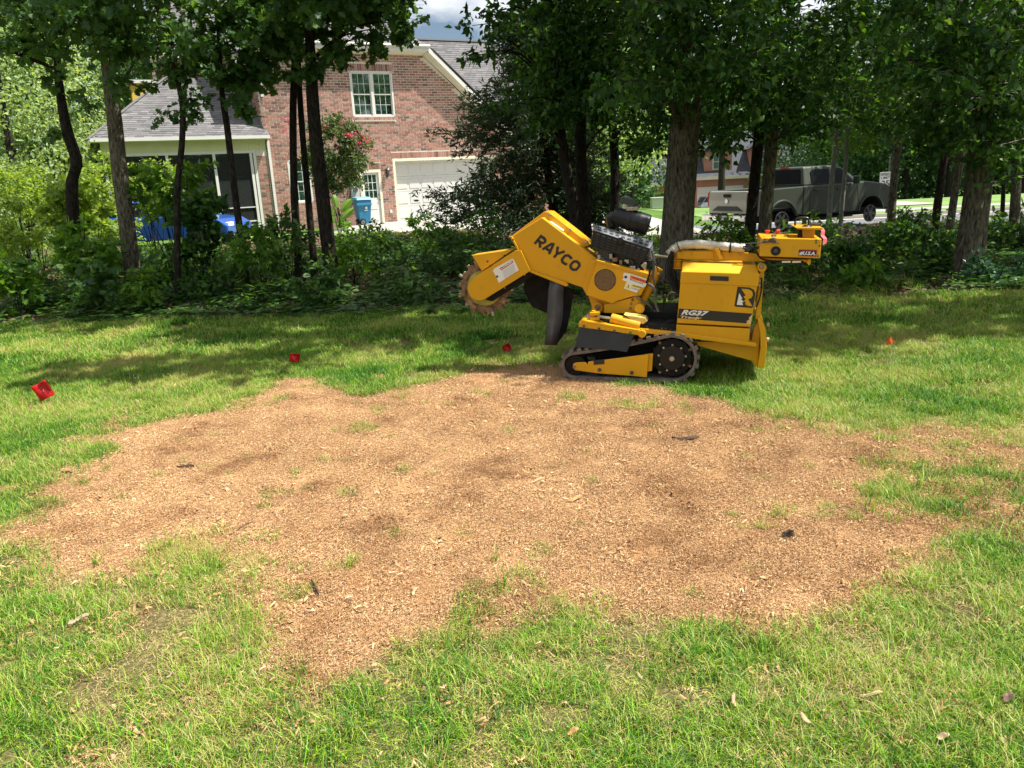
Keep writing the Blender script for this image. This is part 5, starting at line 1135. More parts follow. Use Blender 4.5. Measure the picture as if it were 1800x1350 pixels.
# ---- generic saloon car
def saloon(name, o, d, paint, label, L_=4.6, h=1.44, roofpaint=None):
    f = Fr(o, d); e = empty(name, f.P(L_ / 2, .9, 0), label, 'car')
    A1 = arch_pts(.85, .33, .38, .36, 10); A2 = arch_pts(L_ - .9, .33, .38, .36, 10)
    b_ = [(.02, .4), (0, .85), (.10, .98), (.9, 1.0), (L_ - 1.35, .98), (L_ - .3, .82), (L_, .62), (L_ - .02, .32)] + A2 + [(L_ - 1.5, .24), (1.4, .24)] + A1
    m = MB(); fprism(f, b_[::-1], 0, 1.8, m); m.build('body', paint, e, bevel=.06)
    m = MB(); m.prism([f.P(.35, .06, .98), f.P(L_ - 1.3, .06, .98), f.P(L_ - 1.3, 1.74, .98), f.P(.35, 1.74, .98)][::-1], [f.P(1.2, .28, h), f.P(L_ - 2.2, .28, h), f.P(L_ - 2.2, 1.52, h), f.P(1.2, 1.52, h)][::-1]); m.build('greenhouse', M_cglass, e, bevel=.03)
    m = MB(); m.prism([f.P(1.12, .25, h - .03), f.P(L_ - 2.1, .25, h - .03), f.P(L_ - 2.1, 1.55, h - .03), f.P(1.12, 1.55, h - .03)][::-1], [f.P(1.25, .32, h + .03), f.P(L_ - 2.25, .32, h + .03), f.P(L_ - 2.25, 1.48, h + .03), f.P(1.25, 1.48, h + .03)][::-1]); m.build('roof', paint, e, bevel=.02)
    for a_ in (.35, L_ - 1.3, L_ / 2 - .3):
        top = {(.35): 1.2, (L_ - 1.3): L_ - 2.2}.get(a_, a_); m = MB(); m.tube([f.P(a_, .04, .97), f.P(top, .26, h)], .035, 5); m.tube([f.P(a_, 1.76, .97), f.P(top, 1.54, h)], .035, 5); m.build('pillar', paint, e)
    for a_ in (.85, L_ - .9): wheel(f, e, a_, .13, .33, .21, .22, M_rim1, 5); wheel(f, e, a_, 1.67, .33, .21, .22, M_rim1, 5, side=1)
    m = MB(); m.box(f.P(L_ - .06, .3, .64), .1, .4, .14, [f.X, f.Y, ZU]); m.build('headlight', M_wht, e, bevel=.02)
    m = MB(); m.box(f.P(.03, .3, .8), .08, .4, .14, [f.X, f.Y, ZU]); m.build('tail_light', M_red, e, bevel=.02)
    return e
q = at(150, 425, 24.5); saloon('parked_car', (q[0], q[1] + .3, 0.03), (1, -.12), carpaint('bright_blue_paint', (.01, .10, .42)), 'bright blue car half hidden behind the leafy shrubs in front of the brick house')
for (x, y, Y, d, c, nm, lb) in ((1226, 363, 80, (-.25, -1), (.02, .02, .022), 'black', 'black car nose out on the far driveway, beside the big tree trunk'), (1243, 363, 79, (-.4, -1), (.45, .46, .48), 'silver', 'silver car parked on the far driveway beside the black one')):
    q = at(x, y, Y); saloon('parked_car', (q[0], q[1], float(T(q[0], q[1])) + .19), d, carpaint(nm + '_paint', c), lb)

# ================================================================== SPEED SIGN
sp_b = onT(1570, 372); sg_y = 28.9
sb = at(1556.5, 390, sg_y + 1.0); sb[2] = float(T(sb[0], sb[1])) + .14
sign = empty('speed_limit_sign', sb, 'white speed limit 25 sign on a grey post beyond the pickup truck', 'sign')
m = MB(); m.box(sb + ZU * 1.05, .05, .04, 2.1, None); m.build('post', M_gry, sign)
tt = at(1556.5, 316, sb[1] - .05); s_h = .76 * .62; s_w = .46
m = MB(); m.box(tt, .46, .012, .56); pl = m.build('sign_plate', M_wht, sign, bevel=.01)
m = MB(); c = tt + np.array([-.19, -.0085, .15]); place_text(m, 'SPEED', c, np.array([.38, 0, 0]), ZU * .09, bold=.02); place_text(m, 'LIMIT', tt + np.array([-.16, -.0085, .03]), np.array([.32, 0, 0]), ZU * .09, bold=.02); place_text(m, '25', tt + np.array([-.15, -.0085, -.24]), np.array([.30, 0, 0]), ZU * .22, bold=.02); m.build('lettering', M_ink, pl)
m = MB()
for a_ in ((.0, .262, .42, .01), (.0, -.262, .42, .01)): m.box(tt + np.array([0, -.0085, a_[1]]), .43, .003, .01)
for a_ in (-.215, .215): m.box(tt + np.array([a_, -.0085, 0]), .01, .003, .525)
m.build('border', M_ink, pl)

# ================================================================== FAR HOUSE across the street
def far_house(name, label, px, Y, Wd, Dp, wall_h, ridge_h, yaw, garage=True, cat='house'):
    q = at(px, 340, Y); o = np.array([q[0], q[1], float(T(q[0], q[1])) + .1]); f = Fr(o, (cos(yaw), sin(yaw)))
    e = empty(name, o, label, cat)
    mw = mat('pink_brick', (.40, .20, .15), rough=.9, nscale=1.5, namt=.15, bump=.4, bscale=25); mr = mat('slate_roof', (.055, .06, .072), rough=.9, nscale=2, namt=.2)
    def bx(nm, a0, a1, b0, b1, z0, z1, mt, par=e):
        m = MB(); m.box(f.P((a0 + a1) / 2, (b0 + b1) / 2, (z0 + z1) / 2), a1 - a0, b1 - b0, z1 - z0, [f.X, f.Y, f.Z]); return m.build(nm, mt, par)
    bx('wall', 0, Wd, 0, Dp, -.3, wall_h, mw)
    m = MB(); m.prism([f.P(-.4, -.5, wall_h), f.P(-.4, Dp / 2, ridge_h), f.P(-.4, Dp + .5, wall_h)], [f.P(Wd + .4, -.5, wall_h), f.P(Wd + .4, Dp / 2, ridge_h), f.P(Wd + .4, Dp + .5, wall_h)]); m.build('roof', mr, e)
    bx('fascia', -.45, Wd + .45, -.62, -.45, wall_h - .25, wall_h + .08, M_soff)
    for a0 in (2.0, 7.0):
        if a0 + 3 > Wd: continue
        w_ = bx('dormer', a0, a0 + 3.0, .4, Dp / 2, wall_h + .3, wall_h + 2.9, mw); m = MB()
        m.prism([f.P(a0 - .3, .1, wall_h + 2.8), f.P(a0 + 1.5, .1, wall_h + 4.2), f.P(a0 + 3.3, .1, wall_h + 2.8)], [f.P(a0 - .3, Dp / 2, wall_h + 2.8), f.P(a0 + 1.5, Dp / 2, wall_h + 4.2), f.P(a0 + 3.3, Dp / 2, wall_h + 2.8)]); m.build('dormer_roof', mr, w_)
        wn = bx('window', a0 + .9, a0 + 2.1, .34, .42, wall_h + .8, wall_h + 2.5, M_white); 
        for i in range(2):
            for j in range(2): bx('pane', a0 + 1.0 + i * .52, a0 + 1.47 + i * .52, .30, .35, wall_h + .9 + j * .8, wall_h + 1.6 + j * .8, M_glass, wn)
    if garage:
        g = bx('garage_door', 1.2, 6.2, -.08, .0, 0, 2.4, M_gar)
        for r_ in range(4): bx('panel_row', 1.3, 6.1, -.11, -.07, .1 + r_ * .58, .55 + r_ * .58, M_gar, g)
    Wd < 5 or bx('window', Wd - 3, Wd - 1.6, -.06, .02, .8, 2.4, M_white); Wd < 5 or bx('door', Wd - 5.4, Wd - 4.4, -.06, .02, 0, 2.2, M_white)
    bx('chimney', Wd - 1.5, Wd - .5, Dp / 2, Dp / 2 + .8, wall_h, ridge_h + 1.2, mw)
    return e
far_house('distant_house', 'pink brick house with dormers, far across the street behind the pickup', 1206, 88, 17, 12, 3.4, 8.4, radians(-6))
far_house('distant_house', 'low brick house end with dark roof, left of the big mossy trunk', 1151, 84, 2.6, 4, 3.0, 5.6, radians(-8), garage=False)
q = at(1156, 367, 60); q[2] = float(T(q[0], q[1])) + .15
m = MB(); m.box(q + ZU * .4, 1.0, .9, .8); ub = m.build('utility_box', mat('pale_green_grey', (.45, .48, .45), rough=.6), bevel=.04); m = MB(); m.box(ub.location[0:3] + q * 1.0 + ZU * .83, 1.06, .96, .06) if False else m.box(q + ZU * .83, 1.06, .96, .06); m.build('cap', mat('pale_green_lid', (.5, .52, .48), rough=.6), ub)
tagobj(ub, 'pale utility box beside a dark hedge on the far lawn', 'utility box')
# ================================================================== MARKER FLAGS
M_flag = mat('red_flag_plastic', (.70, .012, .02), rough=.35, trans=.35, tcol=(.9, .02, .03)); M_flag2 = mat('orange_red_flag_plastic', (.95, .16, .06), rough=.4, trans=.35, tcol=(.95, .2, .05))
M_wire = mat('galvanised_wire', (.55, .55, .52), rough=.4, metal=.3)
def flag(label, base, head, w, h, rot, m, tri=False, text=False, top=None):
    """wire stake from base pixel on the ground to a small plastic flag"""
    b = G(*base); b[2] = float(GZ(b[0], b[1])); e = empty('marker_flag', b, label, 'marker flag', 'marker flags stuck in the lawn')
    c = at(head[0], head[1], b[1] - .01)
    mb = MB(); mb.tube([b - ZU * .03, b * .5 + c * .5 + np.array([.004, 0, 0]), c + (c - b) * .1], .0030, 5); mb.build('wire_stake', M_wire, e)
    X = np.array([cos(rot), .25, sin(rot)]); X /= np.linalg.norm(X); Z = np.array([-sin(rot), 0.12, cos(rot)]); Z /= np.linalg.norm(Z); Yn = np.cross(Z, X)
    n = 6; V_ = []; F = []
    for i in range(n + 1):
        for j in range(n + 1):
            u, v = i / n - .5, j / n - .5
            if tri: v = v * (1 - i / n)
            V_.append(c + X * u * w + Z * v * h + Yn * .012 * sin(u * 7 + v * 4) - Yn * .02 * (v > .38))
    for i in range(n):
        for j in range(n): a = i * (n + 1) + j; F.append((a, a + n + 1, a + n + 2, a + 1))
    mb = MB(); mb.add(V_, F); fo = mb.build('flag', m, e, smooth=True)
    q = fo.modifiers.new('s', 'SOLIDIFY'); q.thickness = .0012
    if text:
        mb = MB(); o = c + X * (.40 * w) + Z * .40 * h - Yn * (-.0) 
        nn = -Yn if Yn[1] > 0 else Yn
        for k, (s_, off) in enumerate((('AUDIO', .40), ('POWER', .14), ('LINE', -.10))):
            o = c + X * (off * w) + Z * .42 * h + nn * .016; place_text(mb, s_, o, -Z * h * .80, X * w * .17, bold=.03)
        mb.build('lettering', mat('dark_red_print', (.12, .0, .0), rough=.6), fo)
    return e
flag('large red marker flag with printing, tilted, leftmost in the sunny grass', (76, 710), (76, 687), .125, .135, radians(24), M_flag, text=True)
flag('small crumpled red marker flag in dappled grass just behind the chip patch', (518, 646), (518, 629), .09, .085, radians(-12), M_flag)
flag('dark red marker flag lying in deep shade left of the grinder flap', (890, 622), (891, 612), .08, .075, radians(25), M_flag)
flag('orange red pennant on a tall wire at the shade edge right of the grinder', (1570, 640), (1567, 600), .075, .075, radians(-10), M_flag2, tri=True)

# ================================================================== LAWN GRASS (uncountable)
M_grass = bpy.data.materials.new('grass_blade'); M_grass.use_nodes = True
N = M_grass.node_tree.nodes; l = M_grass.node_tree.links.new; b = N['Principled BSDF']; b.inputs['Roughness'].default_value = .5; b.inputs['Specular IOR Level'].default_value = .35
an = N.new('ShaderNodeAttribute'); an.attribute_name = 'rnd'
ge = N.new('ShaderNodeNewGeometry')
def wn_(sc, det=3):
    n = N.new('ShaderNodeTexNoise'); n.inputs['Scale'].default_value = sc; n.inputs['Detail'].default_value = det; l(ge.outputs['Position'], n.inputs['Vector']); return n.outputs['Fac']
r1 = N.new('ShaderNodeValToRGB'); e = r1.color_ramp.elements
e[0].position = 0; e[0].color = (.030, .115, .012, 1); e[1].position = 1; e[1].color = (.47, .37, .165, 1)
for p_, c_ in ((.25, (.085, .235, .013)), (.48, (.18, .40, .014)), (.68, (.30, .44, .022)), (.82, (.44, .41, .11))): q = e.new(p_); q.color = (*c_, 1)
ma = N.new('ShaderNodeMath'); ma.operation = 'MULTIPLY_ADD'; ma.inputs[1].default_value = 2.2; ma.inputs[2].default_value = -1.13
l(wn_(1.1, 4), ma.inputs[0]); mb_ = N.new('ShaderNodeMath'); mb_.operation = 'ADD'; l(an.outputs['Fac'], mb_.inputs[0]); l(ma.outputs[0], mb_.inputs[1])
mc_ = N.new('ShaderNodeMath'); mc_.operation = 'MULTIPLY_ADD'; mc_.inputs[1].default_value = .7; mc_.inputs[2].default_value = -.35; l(wn_(.35, 2), mc_.inputs[0]); md_ = N.new('ShaderNodeMath'); md_.operation = 'ADD'; l(mb_.outputs[0], md_.inputs[0]); l(mc_.outputs[0], md_.inputs[1])
l(md_.outputs[0], r1.inputs['Fac']); l(r1.outputs['Color'], b.inputs['Base Color'])
tr = N.new('ShaderNodeBsdfTranslucent'); sc = N.new('ShaderNodeVectorMath'); sc.operation = 'MULTIPLY'; sc.inputs[1].default_value = (1.25, 1.3, .8); l(r1.outputs['Color'], sc.inputs[0]); l(sc.outputs[0], tr.inputs['Color'])
ms = N.new('ShaderNodeMixShader'); ms.inputs[0].default_value = .25; l(b.outputs[0], ms.inputs[1]); l(tr.outputs[0], ms.inputs[2]); l(ms.outputs[0], N['Material Output'].inputs['Surface'])
def tuft(n, R_, hmin, hmax, w, dry, lean=.5, seg=3, name='tuft'):
    V_ = []; F = []; R = []; k = 0
    for i in range(n):
        a = random.random() * 2 * pi; r = R_ * sqrt(random.random()); x, y = r * cos(a), r * sin(a); h = random.uniform(hmin, hmax); d = random.random() * 2 * pi
        ln = random.uniform(.15, 1) * lean * h; wx, wy = -sin(d) * w / 2, cos(d) * w / 2; rnd = random.betavariate(1.2, 1.8) if random.random() > dry else random.uniform(.8, 1.2)
        tw = random.uniform(-.6, .6)
        for s in range(seg + 1):
            t = s / seg; px_ = x + cos(d + tw * t) * ln * t * t * 1.6; py_ = y + sin(d + tw * t) * ln * t * t * 1.6; pz = h * (t - .30 * t * t * (ln / h) * 1.6); ww = (1 - t) ** .6 if s < seg else 0
            if s < seg: V_ += [(px_ - wx * ww, py_ - wy * ww, pz), (px_ + wx * ww, py_ + wy * ww, pz)]; R += [rnd, rnd]
            else: V_.append((px_, py_, pz)); R.append(rnd)
        for s in range(seg - 1): q = k + 2 * s; F.append((q, q + 1, q + 3, q + 2))
        q = k + 2 * (seg - 1); F.append((q, q + 1, q + 2)); k += 2 * seg + 1
    me = bpy.data.meshes.new(name); me.from_pydata(V_, [], F); a = me.attributes.new('rnd', 'FLOAT', 'POINT'); a.data.foreach_set('value', np.array(R, np.float32)); me.materials.append(M_grass)
    me.polygons.foreach_set('use_smooth', [True] * len(me.polygons))
    return bpy.data.objects.new(name, me)
tufts = [tuft(95, .08, .018, .055, .0029, .24, .8, name='grass_tuft_%02d' % i) for i in range(7)]          # 0-6 short turf
tufts += [tuft(56, .07, .03, .085, .0034, .14, .75, name='grass_tuft_%02d' % (7 + i)) for i in range(5)]        # 7-11 longer
tufts += [tuft(16, .03, .06, .15, .0050, .12, .7, name='grass_tuft_%02d' % (12 + i)) for i in range(4)]        # 12-15 tall clumps
tufts += [tuft(80, .10, .004, .016, .0026, .85, 2.4, name='grass_tuft_%02d' % (16 + i)) for i in range(4)]     # 16-19 dead thatch, flat
tufts += [tuft(80, .10, .03, .085, .008, .22, .6, seg=2, name='grass_tuft_%02d' % (20 + i)) for i in range(4)]   # 20-23 far turf
def cand(n, x0, x1, y0, y1): return rng.uniform(x0, x1, n), rng.uniform(y0, y1, n)
PTS = []; IDX = []; SCL = []
def addp(x, y, idx, s): PTS.append(np.stack([x, y, GZ(x, y) - .004], 1)); IDX.append(idx); SCL.append(s)
def band(y0, y1, hw, dens, kinds, smin, smax, chip_pow=1.0):
    A = (y1 - y0) * 2 * hw; x, y = cand(int(A * dens), -hw, hw, y0, y1)
    g = 1 - chipness(x, y); cl = fbm(x, y, 3.0); keep = rng.random(len(x)) < (g * .95 if list(kinds)[0] == 16 else g * sm((cl - .18) / .3) * .95 + .03 * g)
    keep &= y < edge_y(x) + .2
    bare = sm((fbm(x + 31, y + 7, 2.6) - .52) / .12) * (y < 5)
    if list(kinds)[0] != 16: keep &= rng.random(len(x)) > bare * .6
    x, y = x[keep], y[keep]; addp(x, y, rng.choice(kinds, len(x)), rng.uniform(smin, smax, len(x)))
band(1.1, 3.0, 3.4, 330, range(0, 7), .8, 1.25); band(1.1, 3.0, 3.4, 120, range(7, 12), .7, 1.2); band(1.1, 3.0, 3.4, 7, range(12, 16), .5, .9); band(1.1, 3.0, 3.4, 330, range(16, 20), .8, 1.2)
band(3.0, 5.2, 5.0, 270, range(0, 7), .9, 1.35); band(3.0, 5.2, 5.0, 110, range(7, 12), .8, 1.2); band(3.0, 5.2, 5.0, 9, range(12, 16), .6, 1.0); band(3.0, 5.2, 5.0, 230, range(16, 20), .9, 1.3)
band(5.2, 7.6, 7.0, 210, range(0, 7), 1.0, 1.5); band(5.2, 7.6, 7.0, 100, range(7, 12), .8, 1.2); band(5.2, 7.6, 7.0, 4, range(12, 16), .6, .9)
band(7.6, 11.5, 9.5, 160, range(20, 24), .8, 1.15)
x, y = cand(1500, -17, 17, 5, 11.5); k = (np.abs(x) > 7); x, y = x[k], y[k]; k = y < edge_y(x); addp(x[k], y[k], rng.choice(range(20, 24), k.sum()), np.full(k.sum(), 1.3))
# stray sprouts and thin cover over the patch's right end
x, y = cand(9000, -4.2, 5.2, 2.0, 6.4); c = chipness(x, y); k = (c > .5) & (rng.random(len(x)) < .018 + .06 * sm((fbm(x, y, 2.5) - .55) / .1) + .16 * sm((x - 1.8) / 2))
addp(x[k], y[k], rng.choice(range(0, 12), k.sum()), rng.uniform(.35, .9, k.sum()))
for (px, py, n) in ((330, 970, 26), (380, 1010, 24), (300, 990, 14), (440, 1040, 10), (890, 1040, 8), (880, 1085, 8), (905, 1000, 3), (1010, 705, 8), (1080, 712, 8), (1140, 716, 10), (500, 708, 5), (165, 800, 12), (1580, 870, 22), (1640, 900, 26), (1540, 860, 12), (1350, 930, 8), (1690, 840, 18), (1480, 910, 8), (630, 760, 6), (600, 1000, 3), (1700, 955, 8)):
    o = G(px, py); x = o[0] + rng.normal(0, .09, n); y = o[1] + rng.normal(0, .07, n); addp(x, y, rng.choice(list(range(0, 7)) + list(range(7, 14)), n), rng.uniform(.5, 1.0, n))
P = np.vstack(PTS); idx = np.concatenate(IDX); s = np.concatenate(SCL)
x, y = cand(5200, 1.4, 6.5, 2.6, 6.3); k = (chipness(x, y) > .2) & (rng.random(len(x)) < sm((x - 1.2) / 2) * .75 * sm((fbm(x, y, 1.9) - .36) / .2)); n_ = int(k.sum())
P = np.vstack([P, np.stack([x[k], y[k], GZ(x[k], y[k]) + .002], 1)]); idx = np.concatenate([idx, rng.choice([16, 17, 18, 19, 16, 17, 3], n_)]); s = np.concatenate([s, rng.uniform(.7, 1.1, n_)])
trk = np.abs((P[:, :2] - MA[:2]) @ LD[:2]) < .52; inb = ((P[:, :2] - MA[:2]) @ BD[:2] > .02) & ((P[:, :2] - MA[:2]) @ BD[:2] < .86); kp = ~(trk & inb)
P, idx, s = P[kp], idx[kp], s[kp]
rot = np.stack([rng.normal(0, .12, len(P)), rng.normal(0, .12, len(P)), rng.uniform(0, 2 * pi, len(P))], 1)
zs = s * (0.75 + .5 * fbm(P[:, 0], P[:, 1], 1.4)); scatter('lawn_grass', P, rot, np.stack([s, s, zs], 1), idx, tufts)['category'] = 'grass'
bpy.data.objects['lawn_grass']['label'] = 'short green and straw coloured lawn grass around the wood chips'

# ================================================================== WOOD CHIPS (uncountable)
M_chip = mat('wood_chip', (.5, .3, .16), rough=.85, spec=.2, attr='rnd', acol=[(.05, .03, .018), (.30, .175, .09), (.44, .27, .138), (.50, .32, .167), (.37, .21, .105), (.56, .38, .21), (.72, .56, .35)])
N = M_chip.node_tree.nodes; l = M_chip.node_tree.links.new; b = N['Principled BSDF']; ge2 = N.new('ShaderNodeNewGeometry'); n2 = N.new('ShaderNodeTexNoise'); n2.inputs['Scale'].default_value = 2.1; n2.inputs['Detail'].default_value = 7; n2.inputs['Roughness'].default_value = .65; l(ge2.outputs['Position'], n2.inputs['Vector'])
r2 = N.new('ShaderNodeValToRGB'); r2.color_ramp.elements[0].position = .36; r2.color_ramp.elements[0].color = (.68, .58, .50, 1); r2.color_ramp.elements[1].position = .60; r2.color_ramp.elements[1].color = (1.16, 1.13, 1.06, 1); q = r2.color_ramp.elements.new(.46); q.color = (1.0, .94, .87, 1); l(n2.outputs['Fac'], r2.inputs['Fac'])
v2 = N.new('ShaderNodeVectorMath'); v2.operation = 'MULTIPLY'; l(b.inputs['Base Color'].links[0].from_socket, v2.inputs[0]); l(r2.outputs['Color'], v2.inputs[1]); l(v2.outputs[0], b.inputs['Base Color'])
def chips(n, R_, l0, l1, name, tilt=.35):
    V_ = []; F = []; R = []
    for i in range(n):
        a = random.random() * 2 * pi; r = R_ * sqrt(random.random()); c = np.array([r * cos(a), r * sin(a), random.uniform(.001, .008)]); L_ = l0 + (l1 - l0) * random.random() ** 2.2; w = L_ * random.uniform(.16, .5); t = max(.0012, w * random.uniform(.15, .4))
        yaw = random.random() * 2 * pi; d = np.array([cos(yaw), sin(yaw), random.uniform(-tilt, tilt)]); d /= np.linalg.norm(d); sd = np.cross([0, 0, 1], d) + np.array([0, 0, random.uniform(-tilt, tilt)]); sd /= np.linalg.norm(sd); n_ = np.cross(d, sd); k = len(V_)
        V_ += [c - d * L_ / 2 - sd * w * .3, c - d * L_ / 2 + sd * w * .4, c + d * L_ * .5 + sd * w * .15, c + d * L_ * .42 - sd * w * .45, c - d * L_ * .3 + n_ * t, c + d * L_ * .3 + n_ * t]
        F += [(k, k + 1, k + 4), (k + 1, k + 2, k + 5, k + 4), (k + 2, k + 3, k + 5), (k + 3, k, k + 4, k + 5)]; R += [random.random()] * 6
    me = bpy.data.meshes.new(name); me.from_pydata([tuple(v) for v in V_], [], F); a = me.attributes.new('rnd', 'FLOAT', 'POINT'); a.data.foreach_set('value', np.array(R, np.float32)); me.materials.append(M_chip)
    return bpy.data.objects.new(name, me)
ct = [chips(250, .08, .002, .012, 'chip_pile_%02d' % i) for i in range(6)] + [chips(24, .075, .010, .034, 'chip_pile_%02d' % (6 + i), .5) for i in range(4)]
x, y = cand(42000, -5.2, 7.6, 1.9, 7.2); c = chipness(x, y); k = rng.random(len(x)) < np.minimum(c * 1.0, 1) * .78; x, y = x[k], y[k]
id_ = np.where(rng.random(len(x)) < .05 + .07 * sm((fbm(x, y, 1.3) - .5) / .1), rng.integers(6, 10, len(x)), rng.integers(0, 6, len(x))); s_ = rng.uniform(.75, 1.2, len(x))
x2, y2 = cand(2600, -3.4, 5.5, 1.1, 6.5); d = sdist(x2, y2); k = (rng.random(len(x2)) < np.exp(-np.maximum(d, 0) / .7) * .75 + .03) & (d > 0); x2, y2 = x2[k], y2[k]
X = np.concatenate([x, x2]); Y_ = np.concatenate([y, y2]); id_ = np.concatenate([id_, rng.choice([0, 3, 6, 7, 8, 9], len(x2))]); s_ = np.concatenate([s_, rng.uniform(.6, 1.1, len(x2))])
P = np.stack([X, Y_, GZ(X, Y_) + np.where(np.arange(len(X)) >= len(x), .012, -.001)], 1); o = scatter('wood_chips', P, np.stack([X * 0, X * 0, rng.uniform(0, 6.28, len(X))], 1), np.stack([s_, s_, s_ * rng.uniform(.8, 1.8, len(X))], 1), id_, ct)
o['category'] = 'wood chips'; o['label'] = 'fresh tan and reddish wood grindings spread over the lawn'

# chips thrown onto the machine's deck and fender
mb = MB()
for k in range(420):
    b_ = random.uniform(.03, .55); f = random.random(); q = mp(1022 + f * 160, 563 + f * 19, b_); q[2] = q[2] + (.012 if k % 3 else .004)
    if k % 5 == 0: q = mp(1150 + random.random() * 38, 585, b_); q[2] += .03
    d = rng.normal(size=3) * np.array([1, 1, .25]); d /= np.linalg.norm(d); n_ = np.cross(d, [0, 0, 1]); n_ /= np.linalg.norm(n_); L_ = random.uniform(.004, .016)
    mb.add([q - d * L_, q + n_ * L_ * .3, q + d * L_, q - n_ * L_ * .3 + ZU * .003], [(0, 1, 2), (0, 2, 3)])
q = mb.build('stray_chips', M_chip, grinder); q['kind'] = 'stuff'
# ---- larger splinters, bark and twigs that can be pointed at
M_w1 = mat('fresh_split_wood', (.52, .36, .20), rough=.8, nscale=30, namt=.25, stretch=(1, 1, 1)); M_w2 = mat('dark_bark', (.07, .045, .03), rough=.95, nscale=40, namt=.5, bump=1, bscale=60)
M_w3 = mat('orange_heartwood', (.55, .26, .10), rough=.8, nscale=30, namt=.3); M_w4 = mat('bleached_leaf', (.46, .33, .20), rough=.7, nscale=20, namt=.3, trans=.2)
def splinter(px, py, L_, w, t, yaw, m, label, cat, name, lift=.014, grp=None):
    o = G(px, py); o[2] = float(GZ(o[0], o[1])) + lift; d = np.array([cos(yaw), sin(yaw), random.uniform(-.1, .15)]); d /= np.linalg.norm(d); sd = np.cross([0, 0, 1], d); sd /= np.linalg.norm(sd); n_ = np.cross(d, sd)
    mb = MB(); n = 7; V_ = []
    for i in range(n):
        u = i / (n - 1) - .5; ww = w * (1 - abs(2 * u) ** 3 * .7) * random.uniform(.8, 1.1); c = o + d * L_ * u + n_ * .006 * sin(u * 5) + sd * w * .25 * sin(u * 4 + px)
        V_ += [c - sd * ww / 2, c - sd * ww * .2 + n_ * t * random.uniform(.7, 1), c + sd * ww * .25 + n_ * t * random.uniform(.6, 1), c + sd * ww / 2, c - n_ * t * .3]
    F = []
    for i in range(n - 1):
        for k in range(5): F.append((i * 5 + k, i * 5 + (k + 1) % 5, i * 5 + 5 + (k + 1) % 5, i * 5 + 5 + k))
    F.append([4, 3, 2, 1, 0]); F.append([(n - 1) * 5 + k for k in range(5)]); mb.add(V_, F)
    ob = mb.build(name, m, None, origin=o); tagobj(ob, label, cat, grp); return ob
splinter(140, 1100, .075, .013, .012, .75, mat('grey_tan_bark', (.42, .32, .22), rough=.9, nscale=40, namt=.35, bump=.8, bscale=60), 'stubby tan bark piece angled in the long grass at lower left', 'bark', 'bark_piece', .035)
splinter(943, 853, .10, .016, .006, .05, M_w1, 'pale flat wood splinter near the middle of the chip patch', 'wood splinter', 'wood_splinter')
splinter(1010, 885, .09, .016, .010, .5, M_w3, 'orange wood splinter just right of the pale splinter mid patch', 'wood splinter', 'wood_splinter')
splinter(1205, 775, .16, .045, .012, -.3, M_w2, 'flat dark bark strip on the chips below the sprocket end of the track', 'bark', 'bark_piece')
splinter(1385, 953, .045, .04, .025, .2, M_w2, 'small black clod alone on the right side of the chips', 'bark', 'bark_clod')
splinter(255, 742, .11, .018, .010, .15, M_w2, 'dark twig at the top left border of the chip patch', 'twig', 'dark_twig')
splinter(118, 836, .10, .014, .009, -.5, M_w2, 'dark twig at the far left tip of the chip patch', 'twig', 'dark_twig')
splinter(327, 827, .11, .016, .012, -.2, M_w2, 'curled dark bark sliver in the left third of the chips', 'bark', 'bark_sliver')
splinter(555, 1040, .13, .012, .010, -1.1, M_w2, 'crooked dark root fragment near the lower left notch of the chips', 'root', 'root_fragment')
splinter(420, 938, .16, .005, .004, .7, M_w2, 'thin straight twig lying on chips above the left grass clump', 'twig', 'thin_twig')
splinter(730, 1056, .035, .018, .008, .9, M_w1, 'cream wood flake on chips near the bottom centre edge', 'wood splinter', 'wood_flake')
splinter(720, 1087, .03, .015, .008, .2, M_w1, 'smaller cream flake just below the other cream flake', 'wood splinter', 'wood_flake')
splinter(1530, 1238, .07, .010, .006, -.1, M_w1, 'shredded pale bark tangle in grass at lower right', 'bark', 'bark_shred', .03)
splinter(1415, 1285, .05, .014, .003, 1.9, M_w4, 'upright tan leaf shard in the grass near the bottom right', 'leaf', 'dry_leaf', .04)
splinter(1655, 1318, .032, .020, .002, .3, M_w4, 'square tan leaf scrap at the bottom right of the lawn', 'leaf', 'dry_leaf', .04)
splinter(1768, 1250, .032, .026, .014, .3, mat('brown_cone', (.20, .12, .09), rough=.9), 'round brown seed pod in the grass at the right border', 'seed pod', 'seed_pod', .04)
splinter(1008, 1308, .034, .018, .003, .5, M_w3, 'curled orange brown leaf at the bottom centre of the lawn', 'leaf', 'dry_leaf', .035)
splinter(1290, 1250, .05, .013, .003, 1.5, M_w4, 'narrow tan leaf beside the shredded bark tangle', 'leaf', 'dry_leaf', .035)
for k in range(34):
    px = random.choice([random.uniform(20, 560), random.uniform(600, 1780)]); py = random.uniform(1130, 1345) if px > 600 else random.uniform(1180, 1345)
    splinter(px, py, random.uniform(.02, .045), random.uniform(.006, .014), .003, random.random() * 6, random.choice([M_w4, M_w1]), 'small tan wood scrap caught in the foreground grass blades', 'wood scrap', 'wood_scrap', .012, 'small wood scraps scattered through the foreground grass')

